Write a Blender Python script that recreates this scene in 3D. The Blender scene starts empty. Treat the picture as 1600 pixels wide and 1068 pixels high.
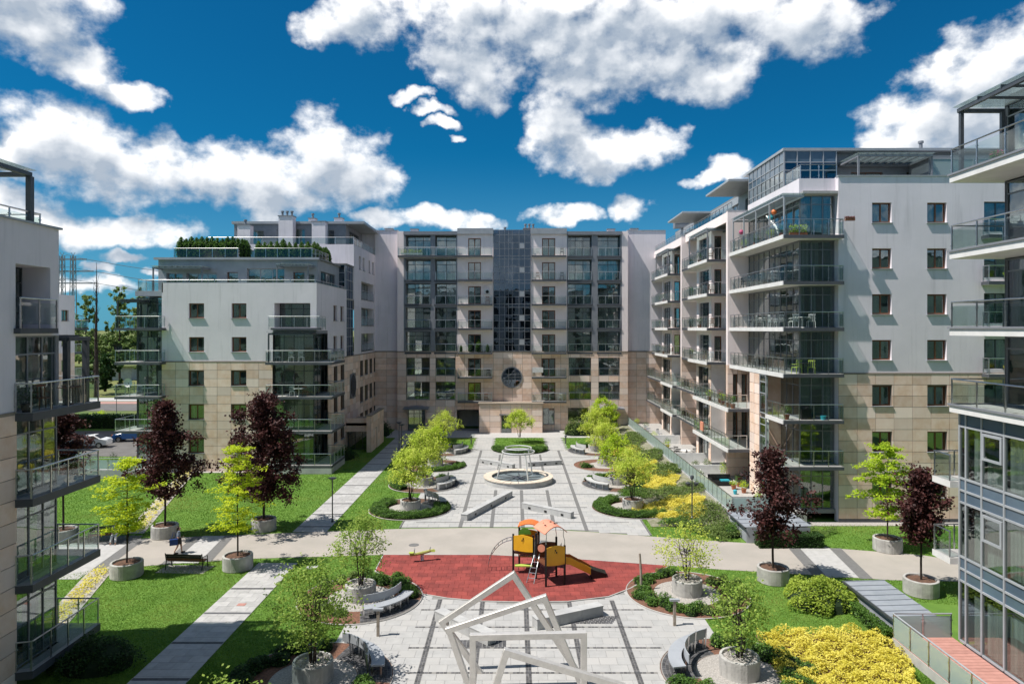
import bpy, math, random
import numpy as np
from mathutils import Vector, Matrix
random.seed(7)
RS = np.random.RandomState(11)
SC = bpy.context.scene
COL = SC.collection
R = math.radians

# ------------------------------------------------------------------ camera
CAM_H, FPX, VX, VY = 13.5, 1067.0, 804.5, 513.0      # eye height (m), focal length and horizon point of a 1600 x 1068 frame
cd = bpy.data.cameras.new('camera'); cam = bpy.data.objects.new('camera', cd); COL.objects.link(cam)
cam.location = (0, 0, CAM_H); cam.rotation_euler = (R(90), 0, 0)
cd.sensor_fit = 'HORIZONTAL'; cd.sensor_width = 36.0; cd.lens = FPX / 1600 * 36
cd.shift_x = -(VX - 800) / 1600; cd.shift_y = (VY - 534) / 1600
cd.clip_start = 0.2; cd.clip_end = 6000
SC.camera = cam

# ------------------------------------------------------------------ sun, view
SUN_DIR = Vector((0.57, 0.165, -1.0)).normalized()      # the way the light travels
sl = bpy.data.lights.new('sun', 'SUN'); sun = bpy.data.objects.new('sun', sl); COL.objects.link(sun)
sl.energy = 3.7; sl.angle = R(0.55); sl.color = (1.0, 0.95, 0.88)
sun.rotation_euler = SUN_DIR.to_track_quat('-Z', 'Y').to_euler()
sun.location = (-60, -30, 110)
SC.view_settings.view_transform = 'Standard'; SC.view_settings.look = 'None'
SC.view_settings.gamma = 1.0; SC.view_settings.exposure = 0.78
SC.view_settings.use_curve_mapping = False
SC.cycles.use_denoising = True
SC.cycles.max_bounces = 9; SC.cycles.diffuse_bounces = 4; SC.cycles.glossy_bounces = 3
SC.cycles.transmission_bounces = 4; SC.cycles.transparent_max_bounces = 24
SC.cycles.sample_clamp_indirect = 6.0; SC.cycles.caustics_reflective = False; SC.cycles.caustics_refractive = False

# ------------------------------------------------------------------ node helpers
class NT:
    def __init__(s, tree): s.t = tree; tree.nodes.clear()
    def n(s, typ, ins=None, **kw):
        nd = s.t.nodes.new(typ)
        for k, v in kw.items(): setattr(nd, k, v)
        if ins:
            for k, v in ins.items(): s.set(nd, k, v)
        return nd
    def set(s, nd, k, v):
        sock = nd.inputs[k]
        if isinstance(v, bpy.types.NodeSocket): s.t.links.new(v, sock)
        else:
            if sock.type == 'RGBA' and len(v) == 3: v = (*v, 1)
            sock.default_value = v
    def m(s, op, a, b=None, c=None, clamp=False):
        nd = s.n('ShaderNodeMath', operation=op); nd.use_clamp = clamp
        for i, v in enumerate((a, b, c)):
            if v is not None: s.set(nd, i, v)
        return nd.outputs[0]
    def vm(s, op, a, b=None, c=None, out=0):
        nd = s.n('ShaderNodeVectorMath', operation=op)
        for i, v in enumerate((a, b, c)):
            if v is not None: s.set(nd, i, v)
        return nd.outputs[out]
    def mix(s, f, a, b, typ='MIX'):
        nd = s.n('ShaderNodeMix', data_type='RGBA', blend_type=typ)
        s.set(nd, 0, f); s.set(nd, 6, a); s.set(nd, 7, b)
        return nd.outputs[2]
    def ss(s, x, lo, hi):
        nd = s.n('ShaderNodeMapRange', interpolation_type='SMOOTHSTEP')
        s.set(nd, 0, x); s.set(nd, 1, lo); s.set(nd, 2, hi)
        return nd.outputs[0]
    def noise(s, vec, scale, detail=2.0, rough=0.5, dist=0.0):
        nd = s.n('ShaderNodeTexNoise', {'Scale': scale, 'Detail': detail, 'Roughness': rough, 'Distortion': dist})
        if vec is not None: s.set(nd, 'Vector', vec)
        return nd

# ------------------------------------------------------------------ sky with cumulus clouds
W = bpy.data.worlds.new('World'); SC.world = W; W.use_nodes = True
wt = NT(W.node_tree)
SKY_STRENGTH = 0.15
# cumulus in the sky: azimuth, elevation, half width, half height in degrees
CLOUDS = [
    (-37.4,20.6,4.6,2.6),(-36,23.0,5.0,2.4),(-33.0,18.4,2.6,1.3),(-29.6,17.1,2.3,.9),(-38.2,14.6,.8,1.1),
    (-33.2,12.6,4.4,2.7),(-29.5,12.0,4.6,2.3),(-24,11.6,4.9,2.1),(-20,11.4,4.5,2.4),(-15.2,13.4,3.9,3.0),(-14.2,11.6,4.2,2.2),(-34.9,11.0,3.4,1.3),(-18.5,10.4,5,1.1),
    (-36,7.5,3.0,1.5),(-32.6,7.1,3.8,1.1),(-28.6,7.3,3.1,1.0),
    (-13.0,24.4,3.2,2.2),(-15.9,22.9,2.2,1.3),(-11.6,25.5,2.4,1.2),
    (-4.5,25.0,4.4,2.4),(2.6,23.6,6.4,2.9),(8.6,22.2,7.0,3.2),(15.3,20.2,4.9,2.1),(22.9,22.6,4.5,2.5),(14,24.4,6.8,2.3),(-2.6,20.6,2.9,1.9),(-4.6,21.6,2.4,1.9),(5,19.9,3.5,1.7),(6,26,8,1.6),
    (-8.2,19.0,1.5,.42),(-6.9,18.0,1.5,.42),(-5.7,16.9,1.4,.45),(-4.6,15.9,.6,.3),
    (3.4,17.0,2.2,2.2),(5.6,15.0,4.1,2.1),(10.4,14.9,3.1,1.3),(7.6,13.6,2.4,1.1),
    (4.0,9.6,2.5,.75),(9.4,10.1,2.1,.95),(-6.6,8.9,3.4,1.0),(-3.3,8.8,2.3,.75),(-10.8,8.6,1.6,.6),
    (34.0,16.6,4.2,2.9),(30.8,14.3,3.1,1.9),(28.6,13.2,2.1,1.1),(35.0,13.4,4.6,2.4),(31.5,18.0,1.4,.8),
    (17.6,12.1,1.9,.8),(15.6,11.5,1.6,.5),(-29.8,5.3,1.5,.4),(-31.4,4.6,.9,.35),(-32,3.3,3.4,.6),(-27,4.2,1,.3),
]
wdir = wt.n('ShaderNodeTexCoord').outputs['Generated']
sx = wt.n('ShaderNodeSeparateXYZ', {0: wdir})
az = wt.m('ARCTAN2', sx.outputs[0], sx.outputs[1]); el = wt.m('ARCSINE', sx.outputs[2])
P0 = wt.n('ShaderNodeCombineXYZ', {0: az, 1: el, 2: 0.0}).outputs[0]
warp = wt.noise(P0, 10.0, 5.0, 0.55)
P1 = wt.vm('MULTIPLY_ADD', wt.vm('SUBTRACT', warp.outputs['Color'], (0.5, 0.5, 0.5)), (0.13, 0.085, 0.0), P0)
def cloud_field(P):
    cur = None
    for a, e, ra, re in CLOUDS:
        ia, ie = 1 / R(ra * 1.17), 1 / R(re * 1.25)
        v = wt.vm('MULTIPLY_ADD', P, (ia, ie, 0), (-R(a) * ia, -R(e) * ie, 0))
        d = wt.vm('DOT_PRODUCT', v, v, out=1)
        cur = d if cur is None else wt.m('SMOOTH_MIN', cur, d, 0.35)
    return wt.m('MAXIMUM', wt.m('SUBTRACT', 1.0, cur), -1.5)
fine = wt.noise(wt.vm('MULTIPLY', P0, (1.0, 1.25, 1.0)), 24.0, 9.0, 0.56)
low = wt.noise(wdir, 3.2, 3.0, 0.5)
out1 = wt.ss(wt.m('ABSOLUTE', az), 0.70, 0.85); out2 = wt.ss(el, 0.46, 0.56)
outside = wt.m('MAXIMUM', out1, out2)
gen = wt.m('SUBTRACT', wt.m('MULTIPLY', wt.m('SUBTRACT', low.outputs[0], 0.52), 7.0), 0.0)
gen = wt.m('MULTIPLY_ADD', outside, wt.m('ADD', gen, 1.5), -1.5)
F1 = wt.m('MAXIMUM', cloud_field(P1), gen)
P2 = wt.vm('ADD', P1, (-0.012, 0.040, 0.0))
F2 = wt.m('MAXIMUM', cloud_field(P2), gen)
PS = wt.vm('MULTIPLY', P0, (1.0, 1.25, 1.0))
billow = wt.noise(PS, 24.0, 4.0, 0.5)
billowB = wt.noise(wt.vm('ADD', PS, (-0.012, 0.022, 0.0)), 24.0, 4.0, 0.5)
dens = wt.m('MULTIPLY_ADD', wt.m('SUBTRACT', fine.outputs[0], 0.5), 2.7, F1)
mask = wt.ss(dens, -0.22, 0.95)
relief = wt.m('MULTIPLY', wt.m('SUBTRACT', billow.outputs[0], billowB.outputs[0]), 1.5)
core = wt.ss(wt.m('MULTIPLY_ADD', wt.m('SUBTRACT', billow.outputs[0], 0.5), 0.9, F2), 0.0, 0.92)
lit = wt.m('ADD', wt.m('MULTIPLY_ADD', core, -0.90, 0.98), relief, clamp=True)
CW = 0.73 / SKY_STRENGTH
ccol = wt.mix(lit, (0.36 * CW, 0.42 * CW, 0.50 * CW), (CW, CW, CW))
sky = wt.n('ShaderNodeTexSky', sky_type='NISHITA', sun_disc=False)
sky.sun_elevation = math.asin(-SUN_DIR.z); sky.sun_rotation = R(255)
sky.air_density = 1.0; sky.dust_density = 0.3; sky.ozone_density = 2.5
skc = wt.mix(1.0, sky.outputs[0], (0.011, 0.200, 0.300), 'MULTIPLY')
haze = wt.m('MULTIPLY', wt.m('SUBTRACT', 1.0, wt.ss(el, 0.0, 0.26)), 0.55)
skc = wt.mix(haze, skc, (0.105 / SKY_STRENGTH, 0.245 / SKY_STRENGTH, 0.375 / SKY_STRENGTH))
final = wt.mix(mask, skc, ccol)
bg = wt.n('ShaderNodeBackground', {'Color': final, 'Strength': SKY_STRENGTH})
wo = wt.n('ShaderNodeOutputWorld', {'Surface': bg.outputs[0]})
W.cycles.sampling_method = 'NONE'

# ------------------------------------------------------------------ object helpers
WM, KIDS = {}, {}
def link(o, parent=None, basis=None):
    COL.objects.link(o)
    b = basis.copy() if basis is not None else Matrix()
    o.matrix_basis = b; WM[o.name] = b
    if parent is not None:
        o.parent = parent; o.matrix_parent_inverse = WM[parent.name].inverted()
        KIDS.setdefault(parent.name, []).append(o)
    return o
def tag(o, label=None, cat=None, group=None, kind=None):
    if label: o['label'] = label
    if cat: o['category'] = cat
    if group: o['group'] = group
    if kind: o['kind'] = kind
    return o
def empty(name, loc=(0, 0, 0)):
    o = bpy.data.objects.new(name, None); o.empty_display_size = 0.3
    return link(o, None, Matrix.Translation(loc))
def inst(name, mesh, parent=None, basis=None):
    return link(bpy.data.objects.new(name, mesh), parent, basis)
def place(o, x, y, z=0, rz=0, s=1.0):
    o.matrix_basis = Matrix.Translation((x, y, z)) @ Matrix.Rotation(rz, 4, 'Z') @ Matrix.Diagonal((s, s, s, 1))
    return o
def copy_tree(o, parent=None):
    c = o.copy(); COL.objects.link(c)
    if parent is not None: c.parent = parent
    for k in KIDS.get(o.name, []):
        copy_tree(k, c)
    return c
def T(x, y, z=0, rz=0): return Matrix.Translation((x, y, z)) @ Matrix.Rotation(rz, 4, 'Z')
def G(px, py, z=0.0):
    """ground point that the photograph shows at (px, py)"""
    Y = (CAM_H - z) * FPX / (py - VY)
    return ((px - VX) * Y / FPX, Y)

class MB:
    def __init__(s): s.v = []; s.f = []; s.mi = []; s.cur = 0
    def add(s, vs, fs):
        o = len(s.v); s.v += [tuple(p) for p in vs]
        for f in fs: s.f.append(tuple(i + o for i in f)); s.mi.append(s.cur)
    def box(s, x0, y0, z0, x1, y1, z1):
        if x0 > x1: x0, x1 = x1, x0
        if y0 > y1: y0, y1 = y1, y0
        if z0 > z1: z0, z1 = z1, z0
        s.add([(x0,y0,z0),(x1,y0,z0),(x1,y1,z0),(x0,y1,z0),(x0,y0,z1),(x1,y0,z1),(x1,y1,z1),(x0,y1,z1)],
              [(0,3,2,1),(4,5,6,7),(0,1,5,4),(1,2,6,5),(2,3,7,6),(3,0,4,7)]); return s
    def quad(s, *p): s.add(p, [tuple(range(len(p)))]); return s
    def prism(s, pts, z0, z1, side=None):
        n = len(pts); c = s.cur
        a = sum(pts[i][0]*pts[(i+1)%n][1]-pts[(i+1)%n][0]*pts[i][1] for i in range(n))
        if a < 0: pts = pts[::-1]
        s.add([(x,y,z0) for x,y in pts] + [(x,y,z1) for x,y in pts], [tuple(range(n-1,-1,-1)), tuple(range(n,2*n))])
        if side is not None: s.cur = side
        o = len(s.v) - 2*n
        for i in range(n):
            j = (i+1) % n
            s.f.append((o+i, o+j, o+n+j, o+n+i)); s.mi.append(s.cur)
        s.cur = c; return s
    def bar(s, p0, p1, w, h=None, up=(0,0,1)):
        h = h or w; a, b = Vector(p0), Vector(p1); d = (b-a).normalized(); u = Vector(up)
        if abs(d.dot(u)) > 0.98: u = Vector((0,1,0))
        x = d.cross(u).normalized()*w/2; y = x.cross(d).normalized()*h/2
        s.add([a-x-y,a+x-y,a+x+y,a-x+y,b-x-y,b+x-y,b+x+y,b-x+y],
              [(0,3,2,1),(4,5,6,7),(0,1,5,4),(1,2,6,5),(2,3,7,6),(3,0,4,7)]); return s
    def tube(s, pts, r, n=7, closed=False):
        pts = [Vector(p) for p in pts]; m = len(pts); rings = []
        rr = r if isinstance(r, (list, tuple)) else [r]*m
        o = len(s.v); pu = None
        for i, p in enumerate(pts):
            if closed: d = pts[(i+1)%m] - pts[i-1]
            else: d = pts[min(i+1,m-1)] - pts[max(i-1,0)]
            d.normalize()
            u = pu if pu is not None else (Vector((0,0,1)) if abs(d.z) < .9 else Vector((1,0,0)))
            x = d.cross(u)
            if x.length < 1e-4: x = d.cross(Vector((1,.3,0)))
            x.normalize(); y = x.cross(d).normalized(); pu = y
            for k in range(n):
                a = 2*math.pi*k/n
                s.v.append(tuple(p + (x*math.cos(a) + y*math.sin(a))*rr[i]))
        segs = m if closed else m-1
        for i in range(segs):
            i2 = (i+1) % m
            for k in range(n):
                k2 = (k+1) % n
                s.f.append((o+i*n+k, o+i*n+k2, o+i2*n+k2, o+i2*n+k)); s.mi.append(s.cur)
        if not closed:
            s.f.append(tuple(o+k for k in range(n-1,-1,-1))); s.mi.append(s.cur)
            s.f.append(tuple(o+(m-1)*n+k for k in range(n))); s.mi.append(s.cur)
        return s
    def lathe(s, prof, n=20, cx=0, cy=0, cap=True):
        o = len(s.v); m = len(prof)
        for r, z in prof:
            for k in range(n):
                a = 2*math.pi*k/n; s.v.append((cx+r*math.cos(a), cy+r*math.sin(a), z))
        for i in range(m-1):
            for k in range(n):
                k2 = (k+1) % n
                s.f.append((o+i*n+k, o+i*n+k2, o+(i+1)*n+k2, o+(i+1)*n+k)); s.mi.append(s.cur)
        if cap:
            s.f.append(tuple(o+(m-1)*n+k for k in range(n))); s.mi.append(s.cur)
            s.f.append(tuple(o+k for k in range(n-1,-1,-1))); s.mi.append(s.cur)
        return s
    def mesh(s, name, mats, smooth=False):
        me = bpy.data.meshes.new(name); me.from_pydata(s.v, [], s.f)
        for m in (mats if isinstance(mats, (list, tuple)) else [mats]): me.materials.append(MATS[m])
        if isinstance(mats, (list, tuple)) and len(mats) > 1: me.polygons.foreach_set('material_index', s.mi)
        if smooth: me.polygons.foreach_set('use_smooth', [True]*len(me.polygons))
        me.update(); return me
    def obj(s, name, mats, parent=None, basis=None, smooth=False):
        return inst(name, s.mesh(name, mats, smooth), parent, basis)

# ------------------------------------------------------------------ materials (all node based)
MATS = {}
def newmat(name):
    m = bpy.data.materials.new(name); m.use_nodes = True; MATS[name] = m
    return m, NT(m.node_tree)
def M(name, c1, c2=None, rough=0.7, metal=0.0, ns=2.0, nd=5.0, bump=0.0, bs=30.0, rnd=0.0, spec=0.4, streak=0.0, c3=None, sf=1.0):
    m, t = newmat(name)
    pos = t.n('ShaderNodeNewGeometry').outputs['Position']
    no = t.noise(pos, ns, nd, 0.6)
    col = t.mix(t.ss(no.outputs[0], 0.3, 0.7), c1, c2 or tuple(x*0.86 for x in c1))
    if rnd > 0 or c3:
        oi = t.n('ShaderNodeObjectInfo').outputs['Random']; ri = t.n('ShaderNodeNewGeometry').outputs['Random Per Island']
        rr = t.m('FRACT', t.m('ADD', oi, t.m('MULTIPLY', ri, 7.31)))
        if c3: col = t.mix(t.ss(rr, 0.35, 1.0), col, c3)
        if rnd > 0:
            r2 = t.m('FRACT', t.m('MULTIPLY', rr, 13.7))
            v = t.m('MULTIPLY_ADD', r2, rnd*2, 1-rnd)
            col = t.mix(1.0, col, t.n('ShaderNodeCombineColor', {0: v, 1: v, 2: v}).outputs[0], 'MULTIPLY')
    if streak > 0:
        sp = t.vm('MULTIPLY', pos, (2.6*sf, 2.6*sf, 0.16*sf)); sn = t.noise(sp, 1.0, 5.0, 0.65)
        k = t.m('MULTIPLY', t.ss(sn.outputs[0], 0.5, 0.78), streak)
        col = t.mix(k, col, tuple(x*0.45 for x in c1))
    b = t.n('ShaderNodeBsdfPrincipled', {'Base Color': col, 'Roughness': rough, 'Metallic': metal, 'Specular IOR Level': spec})
    if bump > 0:
        bn = t.noise(pos, bs, 4.0, 0.6)
        t.set(b, 'Normal', t.n('ShaderNodeBump', {'Strength': bump, 'Distance': 0.03, 'Height': bn.outputs[0]}).outputs[0])
    t.n('ShaderNodeOutputMaterial', {0: b.outputs[0]})
def LEAF(name, c1, c2, tr=0.35, rough=0.55):
    m, t = newmat(name)
    ge = t.n('ShaderNodeNewGeometry')
    no = t.noise(ge.outputs['Position'], 1.1, 3.0, 0.6)
    f = t.m('MULTIPLY_ADD', ge.outputs['Random Per Island'], 0.65, t.m('MULTIPLY_ADD', t.ss(no.outputs[0], .35, .65), 0.5, -0.08), clamp=True)
    col = t.mix(f, c1, c2)
    p = t.n('ShaderNodeBsdfPrincipled', {'Base Color': col, 'Roughness': rough, 'Specular IOR Level': 0.25})
    tl = t.n('ShaderNodeBsdfTranslucent', {'Color': col})
    mx = t.n('ShaderNodeMixShader', {0: tr, 1: p.outputs[0], 2: tl.outputs[0]})
    t.n('ShaderNodeOutputMaterial', {0: mx.outputs[0]})
def GLASS(name, tint, base=0.05, edge=0.75, wob=0.0, milk=0.0, milkc=(0.6,0.7,0.68), gloss=(0.9,0.95,0.97,1)):
    m, t = newmat(name)
    lw = t.n('ShaderNodeLayerWeight', {'Blend': 0.5})
    fac = t.m('MULTIPLY_ADD', t.m('POWER', lw.outputs['Facing'], 3.0), edge, base, clamp=True)
    tr = t.n('ShaderNodeBsdfTransparent', {'Color': tint})
    gl = t.n('ShaderNodeBsdfGlossy', {'Color': gloss, 'Roughness': 0.015})
    if wob > 0:
        pos = t.n('ShaderNodeNewGeometry').outputs['Position']
        bn = t.noise(pos, 0.9, 2.0, 0.5)
        t.set(gl, 'Normal', t.n('ShaderNodeBump', {'Strength': wob, 'Distance': 0.05, 'Height': bn.outputs[0]}).outputs[0])
    sh = tr.outputs[0]
    if milk > 0:
        df = t.n('ShaderNodeBsdfDiffuse', {'Color': milkc}); tl = t.n('ShaderNodeBsdfTranslucent', {'Color': milkc})
        d2 = t.n('ShaderNodeMixShader', {0: 0.5, 1: df.outputs[0], 2: tl.outputs[0]})
        sh = t.n('ShaderNodeMixShader', {0: milk, 1: sh, 2: d2.outputs[0]}).outputs[0]
    mx = t.n('ShaderNodeMixShader', {0: fac, 1: sh, 2: gl.outputs[0]})
    t.n('ShaderNodeOutputMaterial', {0: mx.outputs[0]})

M('plaster', (0.80,0.745,0.79), (0.725,0.68,0.72), rough=0.9, ns=0.35, nd=7, bump=0.3, bs=40, streak=0.34)
M('plaster_warm', (0.92,0.81,0.795), (0.88,0.77,0.755), rough=0.9, ns=0.6, bump=0.2, bs=45, streak=0.2)
M('stone_panel', (0.83,0.645,0.545), (0.74,0.52,0.39), rough=0.75, ns=1.6, nd=6, bump=0.15, bs=14, rnd=0.13, c3=(0.84,0.69,0.61), streak=0.18)
M('stone_joint', (0.20,0.175,0.15), rough=0.9)
M('stone_band', (0.30,0.25,0.20), rough=0.8)
M('metal_dark', (0.055,0.062,0.072), (0.075,0.082,0.095), rough=0.4, spec=0.5, ns=4)
M('metal_grey', (0.19,0.20,0.225), (0.23,0.24,0.265), rough=0.45, spec=0.5, ns=1.5, streak=0.1)
M('metal_light', (0.37,0.39,0.42), (0.31,0.33,0.36), rough=0.45, spec=0.5, ns=1.2, streak=0.15)
M('spandrel', (0.10,0.15,0.20), (0.08,0.12,0.17), rough=0.12, spec=0.6, ns=0.7, rnd=0.15)
M('steel', (0.62,0.63,0.64), (0.5,0.51,0.52), rough=0.28, metal=1.0, ns=6)
M('brushed', (0.72,0.69,0.655), (0.63,0.605,0.575), rough=0.38, metal=0.5, ns=5, nd=6)
M('steel_pale', (0.74,0.74,0.73), (0.64,0.64,0.63), rough=0.35, metal=0.35, ns=6)
M('brown', (0.20,0.085,0.04), (0.15,0.06,0.03), rough=0.45, ns=6)
M('white', (0.78,0.78,0.76), rough=0.5, ns=3)
M('slab_white', (0.70,0.69,0.68), (0.62,0.61,0.60), rough=0.85, ns=1.5, streak=0.1)
M('slab_grey', (0.085,0.092,0.105), (0.07,0.076,0.088), rough=0.5, ns=1.5)
M('floor_tile', (0.42,0.41,0.39), (0.34,0.33,0.32), rough=0.7, ns=4)
M('interior', (0.60,0.58,0.56), rough=0.9)
M('curtain', (0.76,0.79,0.76), (0.68,0.72,0.70), rough=0.9, rnd=0.25)
M('blind', (0.56,0.60,0.56), rough=0.8, rnd=0.3)
M('roofing', (0.23,0.235,0.24), rough=0.9)
M('concrete', (0.50,0.49,0.465), (0.32,0.31,0.295), rough=0.9, ns=1.6, nd=8, bump=0.5, bs=18, streak=0.75, sf=3.2)
M('concrete_smooth', (0.48,0.48,0.47), (0.37,0.37,0.37), rough=0.85, ns=1.2, nd=6, bump=0.15, bs=30, streak=0.2)
M('sandstone_rim', (0.66,0.58,0.48), (0.55,0.47,0.38), rough=0.8, ns=2)
M('soil', (0.16,0.085,0.055), (0.09,0.055,0.04), rough=1.0, ns=9, bump=0.8, bs=40)
M('bark_mulch', (0.24,0.115,0.075), (0.12,0.065,0.045), rough=1.0, ns=12, nd=8, bump=0.9, bs=35)
M('gravel_white', (0.50,0.47,0.44), (0.28,0.26,0.24), rough=1.0, ns=14, nd=8, bump=0.9, bs=50)
M('slope_soil', (0.30,0.28,0.22), (0.15,0.16,0.08), rough=1.0, ns=2.5, nd=9, bump=0.9, bs=40)
M('gravel_beige', (0.395,0.358,0.32), (0.335,0.31,0.275), rough=1.0, ns=0.45, nd=12, bump=0.5, bs=60)
M('paving', (0.405,0.40,0.39), (0.345,0.342,0.335), rough=0.85, ns=1.7, nd=7, bump=0.15, bs=30, rnd=0.03, c3=(0.41,0.40,0.385))
M('paving_joint', (0.26,0.255,0.245), rough=0.95)
M('path_paving', (0.43,0.42,0.41), (0.36,0.355,0.345), rough=0.9, ns=3, nd=7, bump=0.2, bs=30, rnd=0.10)
M('cobble', (0.10,0.10,0.105), (0.065,0.065,0.07), rough=0.75, ns=8, rnd=0.35, bump=0.3, bs=30)
M('cobble_bed', (0.26,0.25,0.235), rough=0.95)
M('stripe_grey', (0.17,0.168,0.165), (0.14,0.138,0.135), rough=0.9, ns=6)
M('red_tile', (0.29,0.058,0.048), (0.20,0.042,0.037), rough=0.95, ns=1.3, nd=9, bump=0.35, bs=60, rnd=0.16)
M('red_joint', (0.13,0.025,0.02), rough=0.95)
M('deck_red', (0.47,0.24,0.20), (0.40,0.20,0.165), rough=0.8, ns=4, rnd=0.10)
M('kerb', (0.45,0.44,0.42), (0.36,0.35,0.33), rough=0.9, ns=4)
M('lawn', (0.13,0.24,0.034), (0.09,0.19,0.025), rough=1.0, ns=0.8, nd=9, bump=0.8, bs=70)
M('field', (0.20,0.19,0.06), (0.07,0.12,0.03), rough=1.0, ns=0.06, nd=7)
M('asphalt', (0.14,0.135,0.13), (0.11,0.105,0.10), rough=0.9, ns=0.8)
M('pink_lane', (0.42,0.24,0.21), rough=0.9, ns=1)
M('bark', (0.055,0.04,0.032), (0.03,0.022,0.018), rough=0.95, ns=9, bump=0.6, bs=25)
M('bark_grey', (0.16,0.14,0.12), (0.09,0.08,0.07), rough=0.95, ns=6, bump=0.6, bs=20)
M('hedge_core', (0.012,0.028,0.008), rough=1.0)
M('wood', (0.20,0.075,0.035), (0.14,0.05,0.025), rough=0.6, ns=7)
M('wood_grey', (0.36,0.31,0.26), (0.26,0.22,0.18), rough=0.9, ns=6)
M('black', (0.012,0.012,0.013), rough=0.45)
M('yellow_panel', (0.80,0.45,0.025), (0.74,0.40,0.022), rough=0.4)
M('orange', (0.75,0.19,0.045), (0.70,0.17,0.04), rough=0.4)
M('salmon', (0.72,0.30,0.20), (0.66,0.26,0.17), rough=0.5)
M('green_plastic', (0.16,0.36,0.05), rough=0.4)
M('lime', (0.50,0.62,0.12), rough=0.4)
M('lime_dull', (0.40,0.40,0.12), rough=0.5)
M('brown_panel', (0.16,0.06,0.03), rough=0.5)
M('terracotta', (0.38,0.14,0.07), (0.30,0.11,0.06), rough=0.8, ns=5)
M('blue', (0.03,0.09,0.26), rough=0.5)
M('teal', (0.04,0.36,0.44), rough=0.5)
M('car_white', (0.75,0.76,0.77), rough=0.2, spec=0.6, ns=1)
M('car_blue', (0.03,0.14,0.40), rough=0.2, spec=0.6, ns=1)
M('skin', (0.48,0.29,0.21), rough=0.6)
M('hair', (0.035,0.02,0.015), rough=0.6)
M('cloth_blue', (0.22,0.26,0.33), (0.17,0.20,0.27), rough=0.9, ns=8)
M('cloth_dark', (0.028,0.027,0.03), rough=0.9)
M('cloth_white', (0.66,0.66,0.65), rough=0.9)
M('bag_blue', (0.018,0.05,0.20), rough=0.6)
M('water', (0.22,0.27,0.29), rough=0.05, spec=0.8, ns=3, bump=0.5, bs=9)
M('zinc', (0.30,0.325,0.36), (0.25,0.275,0.31), rough=0.45, spec=0.5, ns=1.5, streak=0.1)
M('mill_wall', (0.4,0.4,0.4), rough=0.9)
LEAF('leaf_maroon', (0.030,0.012,0.012), (0.12,0.042,0.038), 0.26)
LEAF('leaf_yellow', (0.42,0.54,0.02), (0.70,0.77,0.05), 0.5)
LEAF('leaf_lime', (0.40,0.53,0.055), (0.74,0.80,0.17), 0.55)
LEAF('leaf_green', (0.17,0.30,0.045), (0.42,0.54,0.11), 0.48)
LEAF('leaf_fresh', (0.34,0.50,0.03), (0.60,0.72,0.07), 0.55)
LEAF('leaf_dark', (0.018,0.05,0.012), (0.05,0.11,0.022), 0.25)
LEAF('leaf_mid', (0.05,0.12,0.018), (0.14,0.26,0.045), 0.35)
LEAF('leaf_olive', (0.09,0.15,0.035), (0.20,0.27,0.07), 0.35)
LEAF('leaf_street', (0.11,0.18,0.05), (0.27,0.36,0.12), 0.45)
LEAF('leaf_bush', (0.18,0.28,0.03), (0.48,0.58,0.09), 0.42)
LEAF('leaf_gold', (0.62,0.55,0.06), (0.90,0.82,0.20), 0.45)
LEAF('leaf_red', (0.14,0.025,0.015), (0.26,0.06,0.03), 0.35)
def BLADE():
    m, t = newmat('blade')
    ge = t.n('ShaderNodeNewGeometry'); pos = ge.outputs['Position']
    big = t.noise(pos, 0.16, 4.0, 0.6); mid = t.noise(pos, 0.9, 5.0, 0.65)
    c = t.mix(t.ss(mid.outputs[0], 0.3, 0.7), (0.115,0.24,0.028), (0.22,0.355,0.055))
    c = t.mix(t.m('MULTIPLY', ge.outputs['Random Per Island'], 0.3), c, (0.24,0.40,0.07))
    c = t.mix(t.m('MULTIPLY', t.ss(big.outputs[0], 0.48, 0.70), 0.75), c, (0.38,0.39,0.10))
    p = t.n('ShaderNodeBsdfPrincipled', {'Base Color': c, 'Roughness': 0.6, 'Specular IOR Level': 0.2}); tl = t.n('ShaderNodeBsdfTranslucent', {'Color': c})
    t.n('ShaderNodeOutputMaterial', {0: t.n('ShaderNodeMixShader', {0: 0.42, 1: p.outputs[0], 2: tl.outputs[0]}).outputs[0]})
BLADE()
LEAF('petal_white', (0.7,0.7,0.66), (0.8,0.8,0.78), 0.3)
LEAF('petal_pink', (0.55,0.06,0.20), (0.7,0.2,0.35), 0.3)
GLASS('glass', (0.66,0.71,0.69), base=0.15, edge=0.65, wob=0.10)
GLASS('glass_rail', (0.86,0.91,0.90), base=0.03, edge=0.55)
GLASS('glass_tower', (0.20,0.26,0.31), base=0.14, edge=0.65, wob=0.06, gloss=(0.62,0.78,0.95,1))
GLASS('glass_frost', (0.70,0.80,0.79), base=0.05, edge=0.4, milk=0.72, milkc=(0.66,0.78,0.765))
GLASS('glass_roof', (0.70,0.78,0.78), base=0.08, edge=0.5, milk=0.25, milkc=(0.5,0.56,0.56))
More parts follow.
